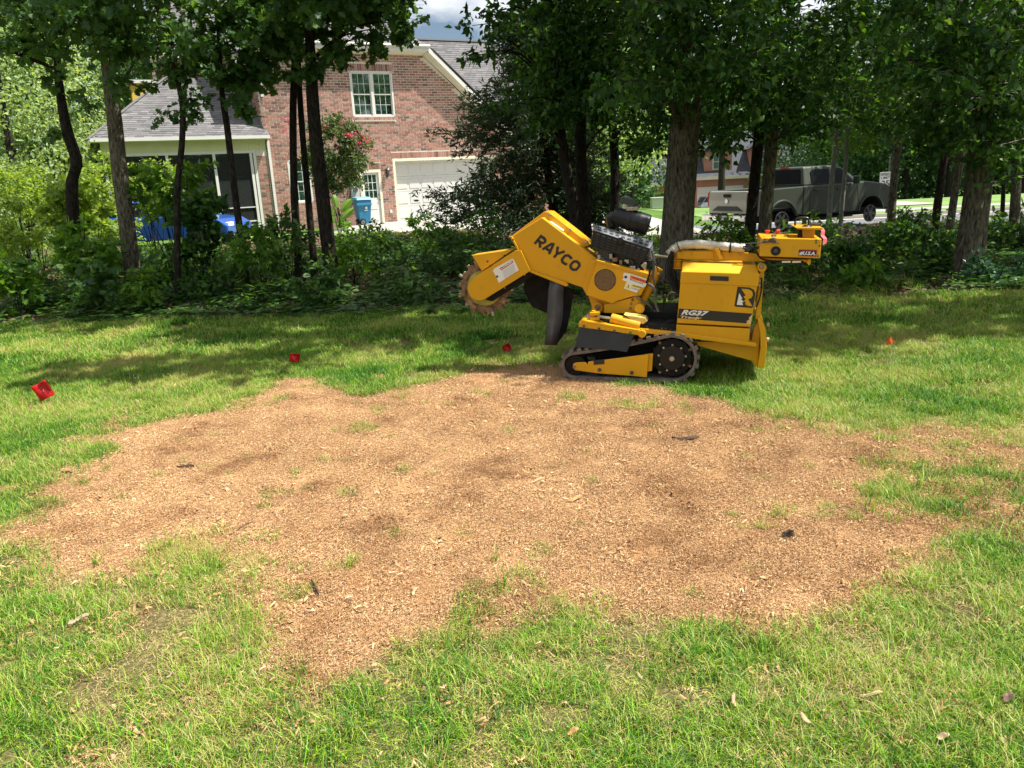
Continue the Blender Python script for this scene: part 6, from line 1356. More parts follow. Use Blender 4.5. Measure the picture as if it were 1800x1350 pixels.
# ================================================================== TREES
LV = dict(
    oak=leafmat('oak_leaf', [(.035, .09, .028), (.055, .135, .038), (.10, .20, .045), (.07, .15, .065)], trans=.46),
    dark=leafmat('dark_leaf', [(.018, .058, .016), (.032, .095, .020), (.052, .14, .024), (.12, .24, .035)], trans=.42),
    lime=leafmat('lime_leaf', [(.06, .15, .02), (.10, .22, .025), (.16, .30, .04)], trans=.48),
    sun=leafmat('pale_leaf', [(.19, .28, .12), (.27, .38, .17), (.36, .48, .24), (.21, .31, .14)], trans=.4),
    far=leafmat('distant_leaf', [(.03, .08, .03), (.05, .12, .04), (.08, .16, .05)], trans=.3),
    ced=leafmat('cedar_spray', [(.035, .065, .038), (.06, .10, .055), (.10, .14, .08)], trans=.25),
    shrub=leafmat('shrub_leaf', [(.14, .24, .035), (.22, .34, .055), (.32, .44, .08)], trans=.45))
M_bark = mat('bark_dark', (.035, .029, .023), rough=.95, spec=.15, nscale=11, namt=.85, bump=4, bscale=18, stretch=(3, 3, .9), detail=9)
M_bark2 = mat('bark_grey_brown', (.145, .128, .092), rough=.95, spec=.15, nscale=11, namt=.9, bump=5, bscale=18, stretch=(3, 3, .9), detail=9)
M_bark3 = mat('bark_pale', (.26, .25, .22), rough=.95, nscale=10, namt=.4, bump=.8, bscale=30, stretch=(3, 3, .8))
TREES = []
def trunk_mesh(path, rad, seg=14, rough_=.05, fissure=0.0, flare=.35):
    path = smoothpath(path, 60 if fissure else 26); n = len(path); z0 = path[0][2]; V_ = []
    th = np.arange(seg) / seg * 2 * pi
    for i, p in enumerate(path):
        t = i / (n - 1); r = np.interp(t, np.linspace(0, 1, len(rad)), rad); fl = 1 + flare * exp(-(p[2] - z0) / .35)
        rr = r * fl * (1 + rough_ * (vn(th * 1.6 + p[0] * 3, p[2] * 1.5 + th * 0) - .5) * 2)
        if fissure:
            rdg = np.abs(((fbm(th * seg / 9.0 + 3, np.full(seg, p[2] * 2.2), 1.0, 2) - .5) * 2)); rr = rr - r * fissure * (1 - np.clip(rdg * 4, 0, 1)) 
        V_.append(np.stack([p[0] + rr * np.cos(th), p[1] + rr * np.sin(th), np.full(seg, p[2])], 1))
    V_ = np.vstack(V_); i = (np.arange(n - 1)[:, None] * seg + np.arange(seg)[None]); j = (np.arange(n - 1)[:, None] * seg + (np.arange(seg)[None] + 1) % seg)
    return V_, np.stack([i.ravel(), j.ravel(), (j + seg).ravel(), (i + seg).ravel()], 1)
def clump(c, R_, n, size, tpl, twigs=True, droop=.25, squash=.7, out=None):
    """a leafy bough: twigs radiating from c, leaves along them"""
    nt_ = max(3, n // 14); d = rng.normal(size=(nt_, 3)); d[:, 2] *= .6
    if out is not None: d += np.array(out) * 1.0
    d /= np.linalg.norm(d, axis=1, keepdims=True); Ln = R_ * (.45 + .75 * rng.random(nt_))
    A = c + rng.normal(0, R_ * .22, (nt_, 3)) * np.array([1, 1, squash]); B = A + d * Ln[:, None] * np.array([1, 1, squash]); B[:, 2] -= droop * Ln * .5
    k = n // nt_; t = np.tile(np.linspace(.12, 1.02, k), nt_); ti = np.repeat(np.arange(nt_), k)
    P = A[ti] + (B - A)[ti] * t[:, None] + rng.normal(0, .02 + .06 * R_, (len(ti), 3)); D = (B - A)[ti] / (Ln[ti, None] + 1e-6) * .8 + rng.normal(0, .75, (len(ti), 3))
    lm = leaf_mesh(P, D, size, tpl, droop); st = sticks(A, B, .006, .002) if twigs else None
    return lm, st
def tree(name, label, path_px, Y, wpx, mt, leaf, clumps, top=9.5, crown=None, tpl=LEAF_OVAL, size=.105, group=None, fissure=0, seg=14, cat='tree', over=None, flare=.18, mesh_trunk=None, n_over=0, limb_n=9):
    pts = [at(x, y, Y) for x, y in path_px]                      # lowest first
    b0 = pts[0] + (pts[0] - pts[1]) / max(1e-6, (pts[1] - pts[0])[2]) * (pts[0][2] - float(GZ(pts[0][0], Y)) + .05); b0[2] = float(GZ(b0[0], b0[1])) - .05
    d = (pts[-1] - pts[-2]) / np.linalg.norm(pts[-1] - pts[-2]); d = d * .5 + np.array([0, 0, .5]); d /= np.linalg.norm(d)
    ext = pts[-1] + d * max(.5, top - pts[-1][2]); path = [b0] + pts + [ext * .5 + pts[-1] * .5, ext]
    r0 = wpx / 1350 * Y / 2; e = empty(name, b0 + ZU * .05, label, cat, group)
    V_, Q = trunk_mesh(path, [r0 * .92, r0 * .88, r0 * .78, r0 * .42, r0 * .1], seg=seg, fissure=fissure, flare=flare); fastmesh('trunk', V_, Q, mt, parent=e, smooth=True)
    sp = smoothpath(path, 60); L_ = []; T_ = []; cs = list(clumps)
    cc = []
    for (x, y, dY, R_, n) in cs: cc.append((at(x, y, Y + dY), R_, n))
    for (ox, oy, oz, R_, n) in (over or []): cc.append((np.array([ext[0] + ox, Y + oy, oz]), R_, n))
    limb = 0
    for c, R_, n in cc:
        dx = np.hypot(*(c[:2] - b0[:2])); zt = max(c[2] - .18 * dx - .05, .8); i = int(np.argmin(np.abs(sp[:, 2] - zt))); s0 = sp[i]
        a, b_ = clump(c, R_, n, size, tpl, out=(c - s0) / (np.linalg.norm(c - s0) + .01) * .5); L_.append(a); T_.append(b_)
        if np.linalg.norm(c - s0) > .3:
            mid = s0 * .5 + c * .5 + np.array([0, 0, .12 * dx]) + rng.normal(0, .06, 3); rr = min(r0 * .2, .010 + .009 * dx)
            if limb < limb_n and rr > .02: mb = MB(); mb.tube(smoothpath([s0, mid, c], 9), np.linspace(rr, .006, 9), 6, caps=False); mb.build('limb', mt, e, smooth=True); limb += 1
            else: pth = smoothpath([s0, mid, c], 7); T_.append(sticks(pth[:-1], pth[1:], np.linspace(rr, .008, 6), np.linspace(rr * .8, .005, 6)))
    TREES.append((e, sp, mt, leaf, r0))
    if L_:
        V_, F, R = merge(L_); q = fastmesh('crown', V_, F, leaf, R, parent=e); q['kind'] = 'stuff'
        V_, F, R = merge(T_); q = fastmesh('twigs', V_, F, mt, None, parent=e); q['kind'] = 'stuff'
    return e
def spread(n, x0, x1, y0, y1, dY0, dY1, R0, R1, leaves):
    """boughs inside a region of view, at varied distance"""
    return [(random.uniform(x0, x1), random.uniform(y0, y1), random.uniform(dY0, dY1), random.uniform(R0, R1), leaves) for _ in range(n)]
def overhead(n, R_, z0, z1, leaves, y0=-3.5, y1=3.0, cx=0):
    out = []
    for _ in range(n):
        a = random.random() * 2 * pi; r = sqrt(random.random()); y_ = (y0 + y1) / 2 + (y1 - y0) / 2 * r * sin(a)
        out.append((cx + R_ * r * cos(a), y_, random.uniform(z0, z1), random.uniform(.6, .95), leaves))
    return out
WG = 'trees standing in the belt between lawn and street'
OV = 300
tree('young_oak', 'thin black crooked trunk at far left, in front of the pale sunlit foliage', [(133, 440), (126, 330), (135, 285), (118, 230), (104, 150), (96, 60)], 14, 22, M_bark, LV['oak'],
     spread(20, -30, 200, -60, 85, -1.5, 1, .25, .6, 120) + [(90, 140, -.5, .3, 50), (150, 180, -.3, .3, 40), (70, 60, 0, .6, 120), (100, 230, 0, .25, 30)], tpl=LEAF_OAK, size=.125, group=WG, over=overhead(3, 3.2, 4.6, 7, OV, -3.4, 2))
tree('oak_tree', 'straight grey brown trunk left of the porch roof, leaning slightly', [(233, 480), (224, 400), (210, 300), (200, 200), (186, 90), (178, 0)], 13, 30, M_bark2, LV['oak'],
     spread(30, 60, 350, -60, 90, -1.5, 1.5, .25, .65, 130) + [(205, 130, -.5, .4, 60), (230, 150, .3, .3, 50)], tpl=LEAF_OAK, size=.125, group=WG, over=overhead(4, 3.4, 4.8, 8, OV, -5.2, 2.5), seg=20)
tree('oak_sapling', 'slender black sapling before the porch roof with drooping leaf bunches', [(312, 430), (312, 330), (320, 250), (320, 180), (303, 110), (280, 30)], 12, 12, M_bark, LV['oak'],
     [(325, 185, 0, .22, 60), (340, 205, 0, .2, 50), (300, 200, 0, .2, 40), (350, 170, 0, .18, 40), (310, 140, 0, .3, 80), (345, 110, 0, .35, 90), (280, 110, 0, .35, 90), (260, 70, 0, .4, 110), (330, 60, 0, .45, 130), (370, 130, 0, .3, 70)], tpl=LEAF_OAK, size=.10, group=WG, top=6, over=overhead(2, 1.5, 4, 5.5, 120, -1.5, 1))
tree('oak_sapling', 'slim dark sapling against the right end of the porch roof', [(425, 430), (412, 330), (400, 230), (390, 160), (384, 60)], 12.3, 13, M_bark, LV['oak'],
     [(390, 130, 0, .4, 120), (360, 90, 0, .45, 130), (420, 110, 0, .45, 140), (440, 150, 0, .35, 100), (450, 80, 0, .5, 150), (400, 50, 0, .5, 150), (425, 180, 0, .2, 40), (470, 60, 0, .45, 130)], tpl=LEAF_OAK, size=.16, group=WG, top=6.5, over=overhead(2, 2, 4.4, 6, 150, -3.4, 1))
tree('oak_tree', 'leftmost thin stem of the close trio of dark trunks before the brick wall', [(523, 440), (517, 330), (515, 200), (518, 90), (515, 0)], 13.4, 15, M_bark, LV['oak'],
     spread(22, 400, 560, -60, 60, -1, 1, .25, .55, 120) + [(500, 130, 0, .35, 70)], tpl=LEAF_OAK, size=.125, group=WG, top=8, over=overhead(2, 2.4, 4.6, 7, OV, -3, 2))
tree('oak_tree', 'middle thin stem of the trio of dark trunks, partly hidden by its thicker neighbour', [(550, 445), (541, 340), (532, 240), (525, 130), (524, 20)], 13.8, 13, M_bark, LV['oak'],
     spread(6, 480, 620, -60, 60, -1, 1, .4, .6, 110), tpl=LEAF_OAK, size=.125, group=WG, top=8)
tree('oak_tree', 'thickest and rightmost trunk of the trio standing before the brick wall', [(582, 470), (571, 380), (558, 270), (550, 180), (545, 80), (540, 0)], 12.6, 27, M_bark, LV['oak'],
     spread(32, 500, 690, -60, 25, -1.2, 1.2, .25, .5, 120) + [(590, 110, -.4, .3, 60), (640, 60, -.4, .35, 80), (690, 60, -.3, .25, 50), (720, 45, -.3, .2, 35), (735, 40, -.3, .12, 14), (560, 110, -.4, .35, 70), (600, 90, 0, .3, 60), (660, 80, 0, .2, 30), (545, 130, -.3, .25, 40), (520, 100, -.3, .3, 60)], tpl=LEAF_OAK, size=.125, group=WG, seg=18, over=overhead(3, 3.2, 4.8, 8, OV, -4.6, 2))
# centre group
tree('leaning_tree', 'dark leaning trunk left of the straight one, just above the yellow belt housing', [(1014, 400), (998, 310), (982, 220), (972, 130), (962, 40), (958, 0)], 13.2, 22, M_bark, LV['dark'],
     spread(36, 950, 1070, -60, 215, -1.5, 1, .3, .6, 125) + spread(5, 905, 960, -60, 30, -1, 1, .25, .45, 110) + [(850, 90, -1.5, .3, 70), (830, 45, -1.4, .25, 50), (825, 100, -1.6, .12, 22), (845, 70, -1.5, .25, 50), (900, 40, -1, .4, 100), (890, 180, -1, .25, 50), (920, 175, -1, .3, 70), (870, 20, -1.2, .4, 100)], size=.105, group=WG, over=overhead(3, 3.0, 4.8, 7.5, OV, -4.2, 2.5))
tree('tall_tree', 'straight mossy trunk directly behind the yellow belt housing', [(1030, 405), (1022, 300), (1020, 200), (1024, 100), (1026, 0)], 13.6, 23, M_bark, LV['dark'],
     spread(36, 950, 1130, -60, 225, -2, 1, .3, .7, 135), size=.105, group=WG, over=overhead(3, 3.2, 5, 8, OV, -4.6, 2.5))
tree('slim_tree', 'short visible dark trunk rising behind the black air cleaner', [(1080, 385), (1081, 300), (1076, 200), (1072, 100)], 14.6, 18, M_bark, LV['dark'],
     spread(34, 1000, 1200, -20, 262, -2, 1, .3, .7, 135), size=.105, group=WG)
tree('big_oak', 'thick mossy trunk, the widest, between the air cleaner and the silver hose', [(1188, 430), (1194, 350), (1202, 250), (1208, 150), (1212, 50), (1212, 0)], 11.6, 60, M_bark2, LV['dark'],
     spread(40, 1080, 1330, -60, 170, -2.5, -.3, .3, .7, 135) + spread(9, 1100, 1300, 170, 250, -1.5, 1.5, .25, .45, 110), size=.105, group=WG, fissure=.05, seg=64, top=13, over=overhead(6, 4.6, 5.5, 10, OV, -5.0, 3), flare=.25)
tree('slim_tree', 'left one of the two dark trunks rising close together behind the console', [(1318, 410), (1328, 300), (1338, 200), (1342, 100), (1345, 0)], 13, 21, M_bark, LV['dark'],
     spread(40, 1230, 1420, -60, 235, -2, 1, .3, .7, 135), size=.105, group=WG, over=overhead(2, 3.2, 5, 8, OV, -5, 2))
tree('slim_tree', 'right one of the two dark trunks rising close together behind the console', [(1343, 415), (1352, 300), (1360, 200), (1364, 90), (1368, 0)], 12.6, 24, M_bark2, LV['dark'],
     spread(30, 1300, 1500, -60, 225, -2, 1, .3, .7, 135), size=.105, group=WG)
tree('thin_pole_tree', 'left one of two thin pale poles in front of the pickup cab', [(1456, 405), (1461, 330), (1468, 260), (1472, 160), (1470, 60)], 16.5, 9, M_bark3, LV['lime'], spread(12, 1420, 1560, 120, 260, -1, 1, .4, .6, 110), size=.10, group=WG, top=6)
tree('thin_pole_tree', 'right one of two thin pale poles in front of the pickup cab', [(1477, 400), (1483, 330), (1488, 260), (1490, 160), (1492, 60)], 16.8, 8, M_bark3, LV['lime'], spread(8, 1480, 1620, 130, 240, -1, 1, .4, .6, 110), size=.10, group=WG, top=6)
tree('slim_tree', 'dark trunk just right of the speed limit sign', [(1566, 392), (1570, 330), (1578, 260), (1584, 180), (1588, 80)], 18.5, 15, M_bark2, LV['dark'], spread(44, 1440, 1640, -60, 225, -4, 1, .35, .75, 190), size=.105, group=WG, top=9, over=overhead(2, 3.6, 5.5, 8.5, OV, -9, -2))
tree('slim_tree', 'left trunk of the leaning pair just left of the big furrowed trunk', [(1643, 400), (1652, 330), (1664, 250), (1672, 150)], 16, 15, M_bark, LV['dark'], spread(24, 1580, 1720, -60, 235, -3, 1, .35, .75, 135), size=.105, group=WG, top=8)
tree('slim_tree', 'right trunk of the leaning pair just left of the big furrowed trunk', [(1670, 396), (1680, 330), (1690, 270), (1698, 180)], 17, 14, M_bark2, LV['dark'], spread(8, 1600, 1740, -40, 200, -3, 1, .5, .8, 130), size=.105, group=WG, top=8)
tree('big_tree', 'large trunk with deeply furrowed light brown bark at the right', [(1698, 490), (1708, 420), (1720, 320), (1728, 220), (1735, 120), (1740, 0)], 10.5, 50, M_bark2, LV['dark'],
     spread(44, 1560, 1830, -60, 190, -2.5, 0, .3, .65, 125) + spread(16, 1560, 1800, 180, 270, -.8, .8, .25, .45, 90), size=.105, group=WG, fissure=.07, seg=72, top=12, over=overhead(5, 4.2, 5.4, 9.5, OV, -3.4, 3), flare=.3)
tree('slim_tree', 'grey trunk at the right border behind the big furrowed trunk', [(1779, 440), (1785, 350), (1790, 250), (1794, 120)], 14, 18, M_bark2, LV['dark'], spread(12, 1700, 1860, 60, 260, -2, 1, .45, .7, 120), size=.105, group=WG, top=9, over=overhead(2, 3, 5, 8, OV, -5, 2))
tree('thin_pole_tree', 'thin dark stem between the big furrowed trunk and the right border', [(1761, 395), (1764, 330), (1768, 250), (1770, 160)], 18, 8, M_bark, LV['dark'], spread(6, 1720, 1820, 120, 250, -1, 1, .4, .6, 100), size=.105, group=WG, top=6)
# one tree added outside the frame to the right: its boughs shade the lawn
tree('big_tree', 'leafy bough of an added tree beyond the right border, shading the lawn edge', [(1960, 470), (1975, 300), (1985, 100)], 9.6, 46, M_bark2, LV['dark'], spread(12, 1740, 1840, 120, 300, -.5, 1, .4, .6, 90), size=.105, top=11, over=overhead(6, 4.6, 5, 9, OV, -2.9, 3, cx=0))

# ---- unseen boughs added up the sun's path to shade belt, lawn and pickup
DARK = [[(270, 540), (850, 540), (850, 600), (600, 612), (520, 598), (400, 618), (270, 588)], [(110, 640), (270, 618), (470, 620), (490, 656), (400, 676), (230, 686), (100, 665)],
        [(-200, 540), (330, 548), (250, 566), (-200, 580)], [(830, 540), (2100, 520), (2100, 580), (1800, 590), (1700, 600), (1640, 618), (1560, 612), (1450, 608), (1400, 628), (1340, 636), (1000, 645), (900, 648), (840, 632), (800, 600)]]
def inpoly(x, y, P):
    c = False
    for i in range(len(P)):
        (ax, ay), (bx, by) = P[i - 1], P[i]
        if (ay > y) != (by > y) and x < (bx - ax) * (y - ay) / (by - ay) + ax: c = not c
    return c
def toground(poly): return [tuple(G(x, y)[:2]) for x, y in poly]
DK = [toground(p) for p in DARK]; hi = []
for gx_ in np.arange(-9, 10.5, .52):
    for gy_ in np.arange(5.4, 10.4, .52):
        x, y = gx_ + random.uniform(-.2, .2), gy_ + random.uniform(-.2, .2)
        if any(inpoly(x, y, P) for P in DK) and random.random() < (.86 if x < 1.6 else .58): hi.append((np.array([x, y, 0]) + SUN / SUN[2] * random.uniform(5.2, 7.4), random.uniform(.38, .6), 210))
for gx_ in np.arange(-19, 17, 1.0):
    for gy_ in np.arange(10.6, 21, 1.0):
        if gx_ < -7 and gy_ > 15: continue
        if random.random() < .84: hi.append((np.array([gx_ + random.uniform(-.4, .4), gy_ + random.uniform(-.4, .4), 0]) + SUN / SUN[2] * random.uniform(6.5, 10), random.uniform(.6, .95), 260))
for gx_ in np.arange(9.4, 14.5, .85):
    for gy_ in np.arange(22.4, 26.4, .85): hi.append((np.array([gx_ + random.uniform(-.3, .3), gy_ + random.uniform(-.3, .3), 0]) + SUN / SUN[2] * random.uniform(6.5, 9), random.uniform(.6, .9), 280))
own = {}
for c, R_, n in hi:
    k = min(range(len(TREES)), key=lambda i: np.hypot(*(TREES[i][1][40][:2] - c[:2])) - 4 * (TREES[i][4] > .17)); own.setdefault(k, []).append((c, R_, n))
for k, lst in own.items():
    e, sp, mt, leaf, r0 = TREES[k]; L_ = []; T_ = []
    for c, R_, n in lst:
        a, b_ = clump(c, R_, n, .17, LEAF_QUAD); L_.append(a); T_.append(b_)
        i = int(np.argmin(np.abs(sp[:, 2] - (c[2] - .35 * np.hypot(*(c[:2] - sp[40][:2])))))); s0 = sp[i]; pth = smoothpath([s0, s0 * .5 + c * .5 + ZU * .3, c], 8); T_.append(sticks(pth[:-1], pth[1:], np.linspace(.035, .008, 7), np.linspace(.03, .005, 7)))
    V_, F, R = merge(L_); q = fastmesh('shade_crown', V_, F, leaf, R, parent=e); q['kind'] = 'stuff'; V_, F, R = merge(T_); q = fastmesh('shade_branches', V_, F, mt, None, parent=e); q['kind'] = 'stuff'
# ---- red cedar before the garage
def cedar():
    Y = 19.5; b = at(976, 400, Y); b[2] = float(T(b[0], Y)); e = empty('cedar_tree', b, 'shaggy dark evergreen with drooping sprays in front of the white garage door', 'tree')
    pth = [b, at(974, 370, Y), at(962, 300, Y), at(950, 220, Y), at(942, 120, Y), at(935, 20, Y)]; V_, Q = trunk_mesh(pth, [.13, .11, .08, .05, .02], seg=10); fastmesh('trunk', V_, Q, M_bark, parent=e, smooth=True)
    sp = smoothpath(pth, 50); L_ = []; T_ = []
    for k in range(190):
        t = random.random() ** .9; i = int((.06 + .92 * t) * 49); s0 = sp[i]; hz = s0[2] - b[2]; hmax = sp[-1][2] - b[2]
        R_ = (3.3 * (1 - hz / hmax) ** .55 + .25) * random.uniform(.6, 1.1)
        a = random.random() * 2 * pi; 
        if cos(a) > 0: R_ *= .62
        d = np.array([cos(a), sin(a) * .8, random.uniform(-.15, .4)]); p1 = s0 + d * R_ * .5 + ZU * .05 * R_; p2 = s0 + d * R_ - ZU * R_ * random.uniform(-.05, .28)
        pt = smoothpath([s0, p1, p2], 9); T_.append(sticks(pt[:-1], pt[1:], np.linspace(.016, .005, 8), np.linspace(.014, .003, 8)))
        n = int(62 * R_ / 2) + 18; tt = rng.uniform(.25, 1.03, n); P = pt[np.clip((tt * 8).astype(int), 0, 8)] + rng.normal(0, .13 * (1.25 - tt)[:, None] + .05, (n, 3)); P[:, 2] -= rng.uniform(0, .1, n)
        D = np.tile(d, (n, 1)) + rng.normal(0, .6, (n, 3)) + np.array([0, 0, -.15])
        # every spray is a little plume of narrow leaves
        for q_ in range(3): L_.append(leaf_mesh(P + rng.normal(0, .03, P.shape), D + rng.normal(0, .5, D.shape), .15, (LEAF_QUAD[0] * np.array([.33, 1, 1]), LEAF_QUAD[1]), 0, 0))
    V_, F, R = merge(L_); q = fastmesh('crown', V_, F, LV['ced'], R, parent=e); q['kind'] = 'stuff'; V_, F, R = merge(T_); q = fastmesh('twigs', V_, F, M_bark, parent=e); q['kind'] = 'stuff'
cedar()
# ---- crape myrtle
def ball_plant(name, label, c, R_, n, size, leaf, cat='shrub', stems=5, base=None, tpl=LEAF_QUAD, flowers=0, group=None, sq=.9, bz=None, droop=.1, clumps=26, inner=.35):
    b = np.array([c[0], c[1], float(T(c[0], c[1])) if bz is None else bz]); e = empty(name, b, label, cat, group); L_ = []; T_ = []
    for k in range(clumps):
        d = rng.normal(size=3); d /= np.linalg.norm(d); r = R_ * (inner + (1 - inner) * random.random() ** .6) * .85; cc = c + d * r * np.array([1, 1, sq]); cc[2] = max(cc[2], b[2] + .08)
        a, s_ = clump(cc, R_ * .34, max(8, n // clumps), size, tpl, droop=droop, out=d * 1.2); L_.append(a); T_.append(s_)
        if k < stems * 2: pt = smoothpath([b + np.array([random.uniform(-.08, .08), random.uniform(-.08, .08), 0]), (b + cc) / 2 + rng.normal(0, .05 * R_, 3), cc], 7); T_.append(sticks(pt[:-1], pt[1:], np.linspace(.018, .006, 6) * min(1, R_), np.linspace(.016, .004, 6) * min(1, R_)))
    V_, F, R = merge(L_); q = fastmesh('foliage', V_, F, leaf, R, parent=e); q['kind'] = 'stuff'; V_, F, R = merge(T_); q = fastmesh('stems', V_, F, M_bark, parent=e); q['kind'] = 'stuff'
    return e
c = at(590, 272, 29.5); e = ball_plant('crape_myrtle', 'rounded crape myrtle with pink blossoms before the brick wall', c, 1.36, 9500, .115, leafmat('myrtle_leaf', [(.035, .075, .025), (.06, .11, .035), (.13, .17, .06)], trans=.35), cat='flowering tree', clumps=60, sq=1.05)
for k, (x, y) in enumerate(((505, 212), (502, 230), (584, 228), (571, 222), (604, 226), (618, 238), (625, 236), (612, 238), (630, 252), (644, 247), (600, 216), (560, 230), (638, 240), (628, 244))):
    p = at(x, y, 28.3 + random.random()); a = leaf_mesh(p + rng.normal(0, .07, (26, 3)), rng.normal(size=(26, 3)), .06, LEAF_QUAD, 0, 0); fastmesh('blossom', a[0], a[1], mat('pink_blossom', (.85, .10, .20), rough=.6, trans=.3) if k == 0 else bpy.data.materials['pink_blossom'], a[2], parent=e)
# ---- big-leaved cannas: every large leaf its own part
def canna(label, px, py, Y, leaves, m):
    b = at(px, py, Y); b[2] = float(T(b[0], Y)); e = empty('canna_plant', b, label, 'plant')
    for (x0, y0, x1, y1, wpx) in leaves:
        p0, p1 = at(x0, y0, Y), at(x1, y1, Y + random.uniform(-.2, .2)); w = wpx / 1350 * Y / 2; d = p1 - p0; sd = np.cross(d, [0, 1, 0.3]); sd /= np.linalg.norm(sd); mb = MB(); V_ = []; n = 8
        for i in range(n + 1):
            t = i / n; ww = w * sin(pi * min(1, t * .92 + .08)) ** .8; c = p0 + d * t - ZU * .12 * t * t * np.linalg.norm(d)
            V_ += [c - sd * ww + np.array([0, .04, 0]), c + np.array([0, -.02, 0]), c + sd * ww + np.array([0, .04, 0])]
        F = []
        for i in range(n): F += [(i * 3, i * 3 + 1, i * 3 + 4, i * 3 + 3), (i * 3 + 1, i * 3 + 2, i * 3 + 5, i * 3 + 4)]
        mb.add(V_, F); o = mb.build('leaf', m, e, smooth=True)
        mb = MB(); mb.tube(smoothpath([b, (b + p0) / 2 + ZU * .1, p0], 8), .012, 6); mb.build('stem', m, e)
M_can = mat('canna_leaf', (.16, .33, .045), rough=.45, trans=.45, tcol=(.35, .55, .06))
canna('broad leaved canna plant left of the blue bin', 598, 420, 22.5, [(592, 365, 585, 338, 12), (600, 372, 618, 345, 14), (588, 378, 568, 352, 12), (602, 385, 622, 362, 12), (590, 392, 572, 378, 12), (600, 400, 618, 388, 12)], M_can)
canna('tall bright canna leaves behind the air cleaner', 1070, 400, 19, [(1066, 345, 1062, 308, 16), (1062, 362, 1054, 332, 14), (1070, 352, 1086, 316, 14), (1068, 372, 1064, 345, 14)], M_can)

# ---- shrubs, saplings and undergrowth
SH = [('yellow green shrub at the far left border under the pale trees', 20, 330, 17.5, .85, LV['shrub'], 2600),
      ('pale shrub right of the crooked black trunk with reddish tips', 170, 325, 19, .8, LV['shrub'], 2400),
      ('low yellow green shrub at the far left, lower than its neighbours', 55, 405, 15.5, .75, LV['shrub'], 2200),
      ('sunlit shrub just right of the grey brown trunk by the porch', 258, 335, 18.5, .75, LV['shrub'], 2200),
      ('shrub hiding the middle of the blue car', 205, 395, 17, .55, LV['shrub'], 1300),
      ('leafy maple sapling before the porch screens', 300, 330, 13.5, .72, LV['lime'], 900),
      ('dark maple shrub below the porch screens', 345, 400, 13, .6, LV['dark'], 1100),
      ('green maple seedling clump under the crooked black trunk', 150, 440, 12.5, .5, LV['lime'], 700),
      ('oak seedling with large leaves at the woods edge on the left', 165, 505, 11, .38, LV['oak'], 420),
      ('maple seedling at the left border of the woods edge', 30, 500, 11.2, .40, LV['lime'], 460),
      ('bushy seedling against the garage driveway, left of the belt housing', 745, 408, 15, .42, LV['lime'], 420),
      ('seedling clump left of its driveway neighbour, near the blue bin', 660, 425, 14.5, .42, LV['oak'], 420),
      ('seedling clump below the cedar', 850, 400, 15.5, .45, LV['dark'], 420),
      ('leafy seedling between the trio of trunks and the canna plant', 620, 440, 13, .5, LV['lime'], 520),
      ('broad dark seedling patch left of the belt housing tip', 790, 440, 13.2, .5, LV['oak'], 620),
      ('seedling patch in front of the trio of dark trunks', 500, 420, 12.5, .5, LV['oak'], 700),
      ('low lime seedling left of the trio, below the porch corner', 450, 440, 11.8, .42, LV['lime'], 520),
      ('fern like seedling under the thick grey brown trunk', 250, 500, 11.0, .36, LV['lime'], 420),
      ('small dark seedling at the lawn edge below the trio', 560, 510, 10.6, .3, LV['dark'], 380),
      ('small dark seedling at the lawn edge left of the cutter wheel', 730, 515, 10.3, .28, LV['oak'], 320),
      ('tall shrub below the porch roof corner, left of the maple sapling', 130, 370, 15, .7, LV['shrub'], 1500),
      ('dense shrub right of the hood under the console', 1500, 470, 10.6, .42, LV['dark'], 900),
      ('bright lime seedling in front of the dark shrub, right of the console', 1522, 480, 9.7, .22, LV['lime'], 130),
      ('dark leafy bush between the leaning pair of trunks and the console', 1590, 440, 12.5, .60, LV['dark'], 1200),
      ('dark bush touching the left side of the big furrowed trunk', 1640, 470, 11.2, .42, LV['dark'], 900),
      ('glossy ivy mound right of the big furrowed trunk', 1762, 490, 9.9, .46, leafmat('glossy_ivy', [(.04, .12, .045), (.06, .16, .07), (.10, .22, .12)], trans=.2, rough=.25, spec=.7), 1300),
      ('small bright bush touching the mulch left of the big trunk', 1440, 415, 14.5, .38, LV['lime'], 420),
      ('low bright bush behind the silver hose', 1270, 415, 13, .42, LV['lime'], 500),
      ('hedge plant on the far lawn beside the utility box', 1130, 350, 62, 1.6, LV['far'], 900),
      ('sapling with scattered leaves over the sun patch right of the pickup', 1600, 395, 13.5, .40, LV['dark'], 160)]
for (lb, x, y, Y, R_, lf, n) in SH:
    c = at(x, y, Y); big = Y < 14
    ball_plant('shrub' if 'seedling' not in lb and 'sapling' not in lb else 'seedling', lb, c, R_, n, .115 if 'oak' in lb or 'maple' in lb or 'lime' in lb else (.085 if Y > 15 else .10) * (1 if Y < 40 else 4), lf, tpl=LEAF_OAK if ('maple' in lb or 'oak' in lb) else LEAF_OVAL, clumps=24, sq=1.0, cat='shrub' if 'seedling' not in lb else 'seedling', inner=.15)
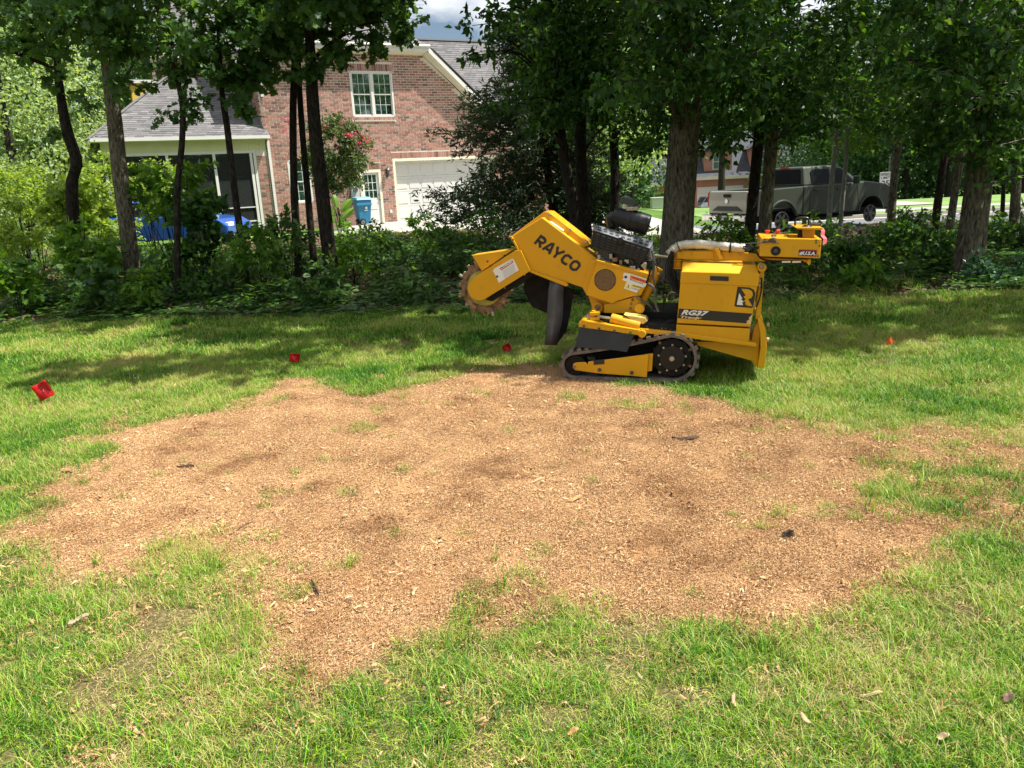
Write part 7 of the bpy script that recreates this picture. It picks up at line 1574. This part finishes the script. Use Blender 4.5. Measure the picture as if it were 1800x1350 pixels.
# undergrowth carpet
def sprig(n, R_, h, size, tpl, lf, name):
    P = np.stack([rng.normal(0, R_ * .45, n), rng.normal(0, R_ * .45, n), h * rng.random(n) ** .8], 1); D = rng.normal(size=(n, 3)); D[:, 2] = .2; a = leaf_mesh(P, D, size, tpl, .15, .8)
    st = sticks(np.stack([P[:, 0] * .3, P[:, 1] * .3, P[:, 2] * 0], 1), P, .003, .0015); V_, F, R = merge([a, (st[0], st[1], np.full(len(st[0]), .1))]); return fastmesh(name, V_, F, lf, R, link=False)
ut = [sprig(26, .22, .22, .085, LEAF_OVAL, LV['dark'], 'undergrowth_sprig_0%d' % i) for i in range(3)] + [sprig(24, .25, .34, .11, LEAF_HEX, LV['oak'], 'undergrowth_sprig_0%d' % (3 + i)) for i in range(2)] + [sprig(20, .24, .40, .10, LEAF_OVAL, LV['lime'], 'undergrowth_sprig_05')]
sg = [tuft(30, .10, .18, .42, .009, .06, .9, seg=4, name='undergrowth_sprig_%02d' % (6 + i)) for i in range(2)]; ut += sg
n = 11500; x = rng.uniform(-21, 17, n); y = rng.uniform(8.3, 21, n); ey = edge_y(x); dn = fbm(x, y, .5)
k = (y > ey + .0 + .9 * (fbm(x + 3, y * 0, .9) - .45)) & ~((x > 3.6) & (x < 9.5) & (y > 13.6) & (rng.random(n) < .93)) & (rng.random(n) < .22 + 1.1 * sm((dn - .36) / .22)) & ~((np.abs(x - 3) < 3.5) & (y > 19)); x, y, dn = x[k], y[k], dn[k]
hh = .25 + 1.5 * sm((y - edge_y(x)) / 2.6) * sm((fbm(x + 9, y, .9) - .28) / .42); hh *= np.where(y > 15, .65, 1.0) * np.where((x > -1) & (x < 2.6), .8, 1)
gr = (x > 2.2) & (x < 5.2) & (y < 11.5) & (rng.random(len(x)) < .55)
id_ = np.where(gr, rng.integers(6, 8, len(x)), rng.choice([0, 1, 2, 0, 1, 3, 4, 5], len(x)))
P = np.stack([x, y, GZ(x, y)], 1); sc_ = rng.uniform(.8, 1.3, len(x))
o = scatter('undergrowth', P, np.stack([rng.normal(0, .1, len(x)), rng.normal(0, .1, len(x)), rng.uniform(0, 6.28, len(x))], 1), np.stack([sc_, sc_, hh * 1.25], 1), id_, ut); o['category'] = 'undergrowth'; o['label'] = 'dense dark green weeds and ivy carpeting the ground under the trees'
# leaf litter
M_lit = mat('dead_leaf', (.2, .12, .06), rough=.8, attr='rnd', acol=[(.07, .045, .03), (.13, .08, .045), (.20, .13, .075), (.26, .19, .12)], trans=.1)
lt = []
for i in range(4):
    P = np.stack([rng.uniform(-.3, .3, 30), rng.uniform(-.3, .3, 30), rng.uniform(.005, .04, 30)], 1); a = leaf_mesh(P, rng.normal(size=(30, 3)) * np.array([1, 1, .25]), .085, LEAF_OVAL, 0, 1.2); lt.append(fastmesh('leaf_litter_%d' % i, a[0], a[1], M_lit, a[2], link=False))
n = 4200; x = rng.uniform(-16, 14, n); y = rng.uniform(8.5, 25.5, n); k = y > edge_y(x) + .25; x, y = x[k], y[k]
o = scatter('leaf_litter', np.stack([x, y, GZ(x, y) + np.where(y > 17.5, .08, 0)], 1), np.stack([x * 0, x * 0, rng.uniform(0, 6.28, len(x))], 1), np.ones((len(x), 3)) * rng.uniform(.7, 1.1, len(x))[:, None], rng.integers(0, 4, len(x)), lt); o['category'] = 'leaf litter'; o['label'] = 'brown fallen leaves on the woodland floor and mulch'

# ================================================================== BACKGROUND TREES
def bgtree(label, px, py, Y, R_, h, lf, n, size, group='background trees', clumps=60, zlow=.15, trunk_r=.22):
    c = at(px, py, Y); b = np.array([c[0], c[1], float(T(c[0], c[1]))]); e = empty('background_tree', b, label, 'tree', group)
    V_, Q = trunk_mesh([b, b + ZU * h * .4 + rng.normal(0, .2, 3), b + ZU * h * .9], [trunk_r, trunk_r * .7, .04], seg=8); fastmesh('trunk', V_, Q, M_bark, parent=e, smooth=True)
    Ps = []; Ds = []
    for k in range(clumps):
        t = random.random(); z = h * (zlow + (1 - zlow) * t); prof = sin(pi * min(1, max(.08, (t * .85 + .12)))) ** .6; a = random.random() * 2 * pi; r = R_ * prof * (.45 + .55 * random.random() ** .5)
        cc = b + np.array([r * cos(a), r * sin(a), z]); m_ = n // clumps; cr = R_ * random.uniform(.20, .34); P = cc + rng.normal(0, cr * .55, (m_, 3)) * np.array([1, 1, .7]); Ps.append(P); Ds.append(rng.normal(size=(m_, 3)) + (P - cc))
    a = leaf_mesh(np.vstack(Ps), np.vstack(Ds), size, LEAF_QUAD, .1, .4); q = fastmesh('crown', a[0], a[1], lf, a[2], parent=e); q['kind'] = 'stuff'; return e
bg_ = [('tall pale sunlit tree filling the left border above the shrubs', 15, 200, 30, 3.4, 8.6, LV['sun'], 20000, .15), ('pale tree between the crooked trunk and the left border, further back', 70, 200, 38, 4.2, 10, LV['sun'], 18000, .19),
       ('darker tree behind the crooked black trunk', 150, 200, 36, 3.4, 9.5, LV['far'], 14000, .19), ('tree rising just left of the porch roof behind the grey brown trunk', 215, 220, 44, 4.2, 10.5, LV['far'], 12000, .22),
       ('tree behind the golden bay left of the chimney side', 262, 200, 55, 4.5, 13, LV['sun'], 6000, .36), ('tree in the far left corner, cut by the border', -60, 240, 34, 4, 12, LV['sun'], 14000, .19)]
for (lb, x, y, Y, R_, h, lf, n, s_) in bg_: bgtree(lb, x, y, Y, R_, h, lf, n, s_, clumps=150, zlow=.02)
rt = [(985, 62, 5, 12, 'sun'), (1035, 50, 3.6, 9.5, 'far'), (1075, 58, 4.2, 11, 'sun'), (1120, 72, 5.5, 14, 'far'), (1010, 95, 8, 17, 'far'), (1165, 100, 7, 17, 'far'), (1225, 112, 8, 20, 'far'), (1300, 112, 9, 21, 'far'), 
      (1430, 74, 6.5, 15, 'far'), (1475, 82, 6, 17, 'far'), (1505, 66, 5.5, 14, 'far'), (1550, 72, 6, 16, 'far'), (1590, 64, 5.5, 14, 'far'), (1630, 72, 6.5, 17, 'far'), (1668, 62, 5, 14, 'far'), (1705, 68, 6.5, 16, 'far'), (1750, 64, 6, 15, 'far'), (1800, 62, 6, 15, 'far'), (1850, 66, 6, 16, 'far'),
      (1268, 52, 2.0, 8.5, 'far')]
WH = {985: 'pale, showing between the leaning and the straight mossy trunks', 1035: 'just right of the straight mossy trunk', 1075: 'behind the canna and the black air cleaner', 1120: 'left of the big mossy trunk, above the utility box',
      1010: 'tall, rising above the cedar top', 1165: 'tall, directly behind the big mossy trunk', 1225: 'tall, behind the left gable of the pink house', 1300: 'tall, behind the ridge of the pink house', 1385: 'x',
      1430: 'above the pickup rear window', 1475: 'above the pickup cab between the pale poles', 1505: 'above the pickup hood', 1550: 'directly behind the speed limit sign', 1590: 'right of the trunk beside the sign', 1630: 'left of the leaning pair of trunks',
      1668: 'between the two leaning trunks', 1705: 'behind the big furrowed trunk', 1750: 'just right of the big furrowed trunk', 1800: 'at the right border', 1850: 'cut by the right border', 1268: 'small, standing before the pink house'}
for (px, Y, R_, h, lf) in rt:
    bgtree('leafy tree of the far wood, ' + WH[px], px, 330, Y, R_, h, LV[lf], 6400, .0046 * Y + .01, group='wood beyond the street', clumps=60, zlow=.22 if Y > 55 else .62, trunk_r=.28)
# under the far wood: low dark shrubbery, uncountable
x = rng.uniform(22, 75, 700); y = rng.uniform(63, 72, 700) + (x - 20) * -.05; Ps = np.stack([x, y, T(x, y) + rng.uniform(.1, 3.4, 700)], 1); P = np.repeat(Ps, 16, 0) + rng.normal(0, .5, (700 * 16, 3)); a = leaf_mesh(P, rng.normal(size=P.shape), .42, LEAF_QUAD, 0, .3)
o = fastmesh('far_undergrowth', a[0], a[1], LV['far'], a[2]); tagobj(o, 'dark brush at the foot of the wood beyond the far lawn', 'undergrowth', None, 'stuff')
# distant wooded horizon; arc behind the camera added for darker reflections and ambient light
Ps = []
for k in range(3300):
    a_ = random.uniform(-1.25, 1.25) if k < 1500 else random.uniform(1.2, 5.1); r = random.uniform(118, 175) if k < 1500 else random.uniform(60, 90); x_, y_ = r * sin(a_), r * cos(a_)
    z = random.random(); Ps.append([x_, y_, float(T(x_, y_)) + z * (10 + 4 * sin(a_ * 9) + 3 * sin(a_ * 23))])
P = np.repeat(np.array(Ps), 18, 0) + rng.normal(0, 1.5, (3300 * 18, 3)); a = leaf_mesh(P, rng.normal(size=P.shape), 1.6, LEAF_QUAD, 0, .3); o = fastmesh('far_woods', a[0], a[1], LV['far'], a[2]); tagobj(o, 'distant woodland closing the horizon, its unseen rear arc added', 'woods', None, 'stuff')
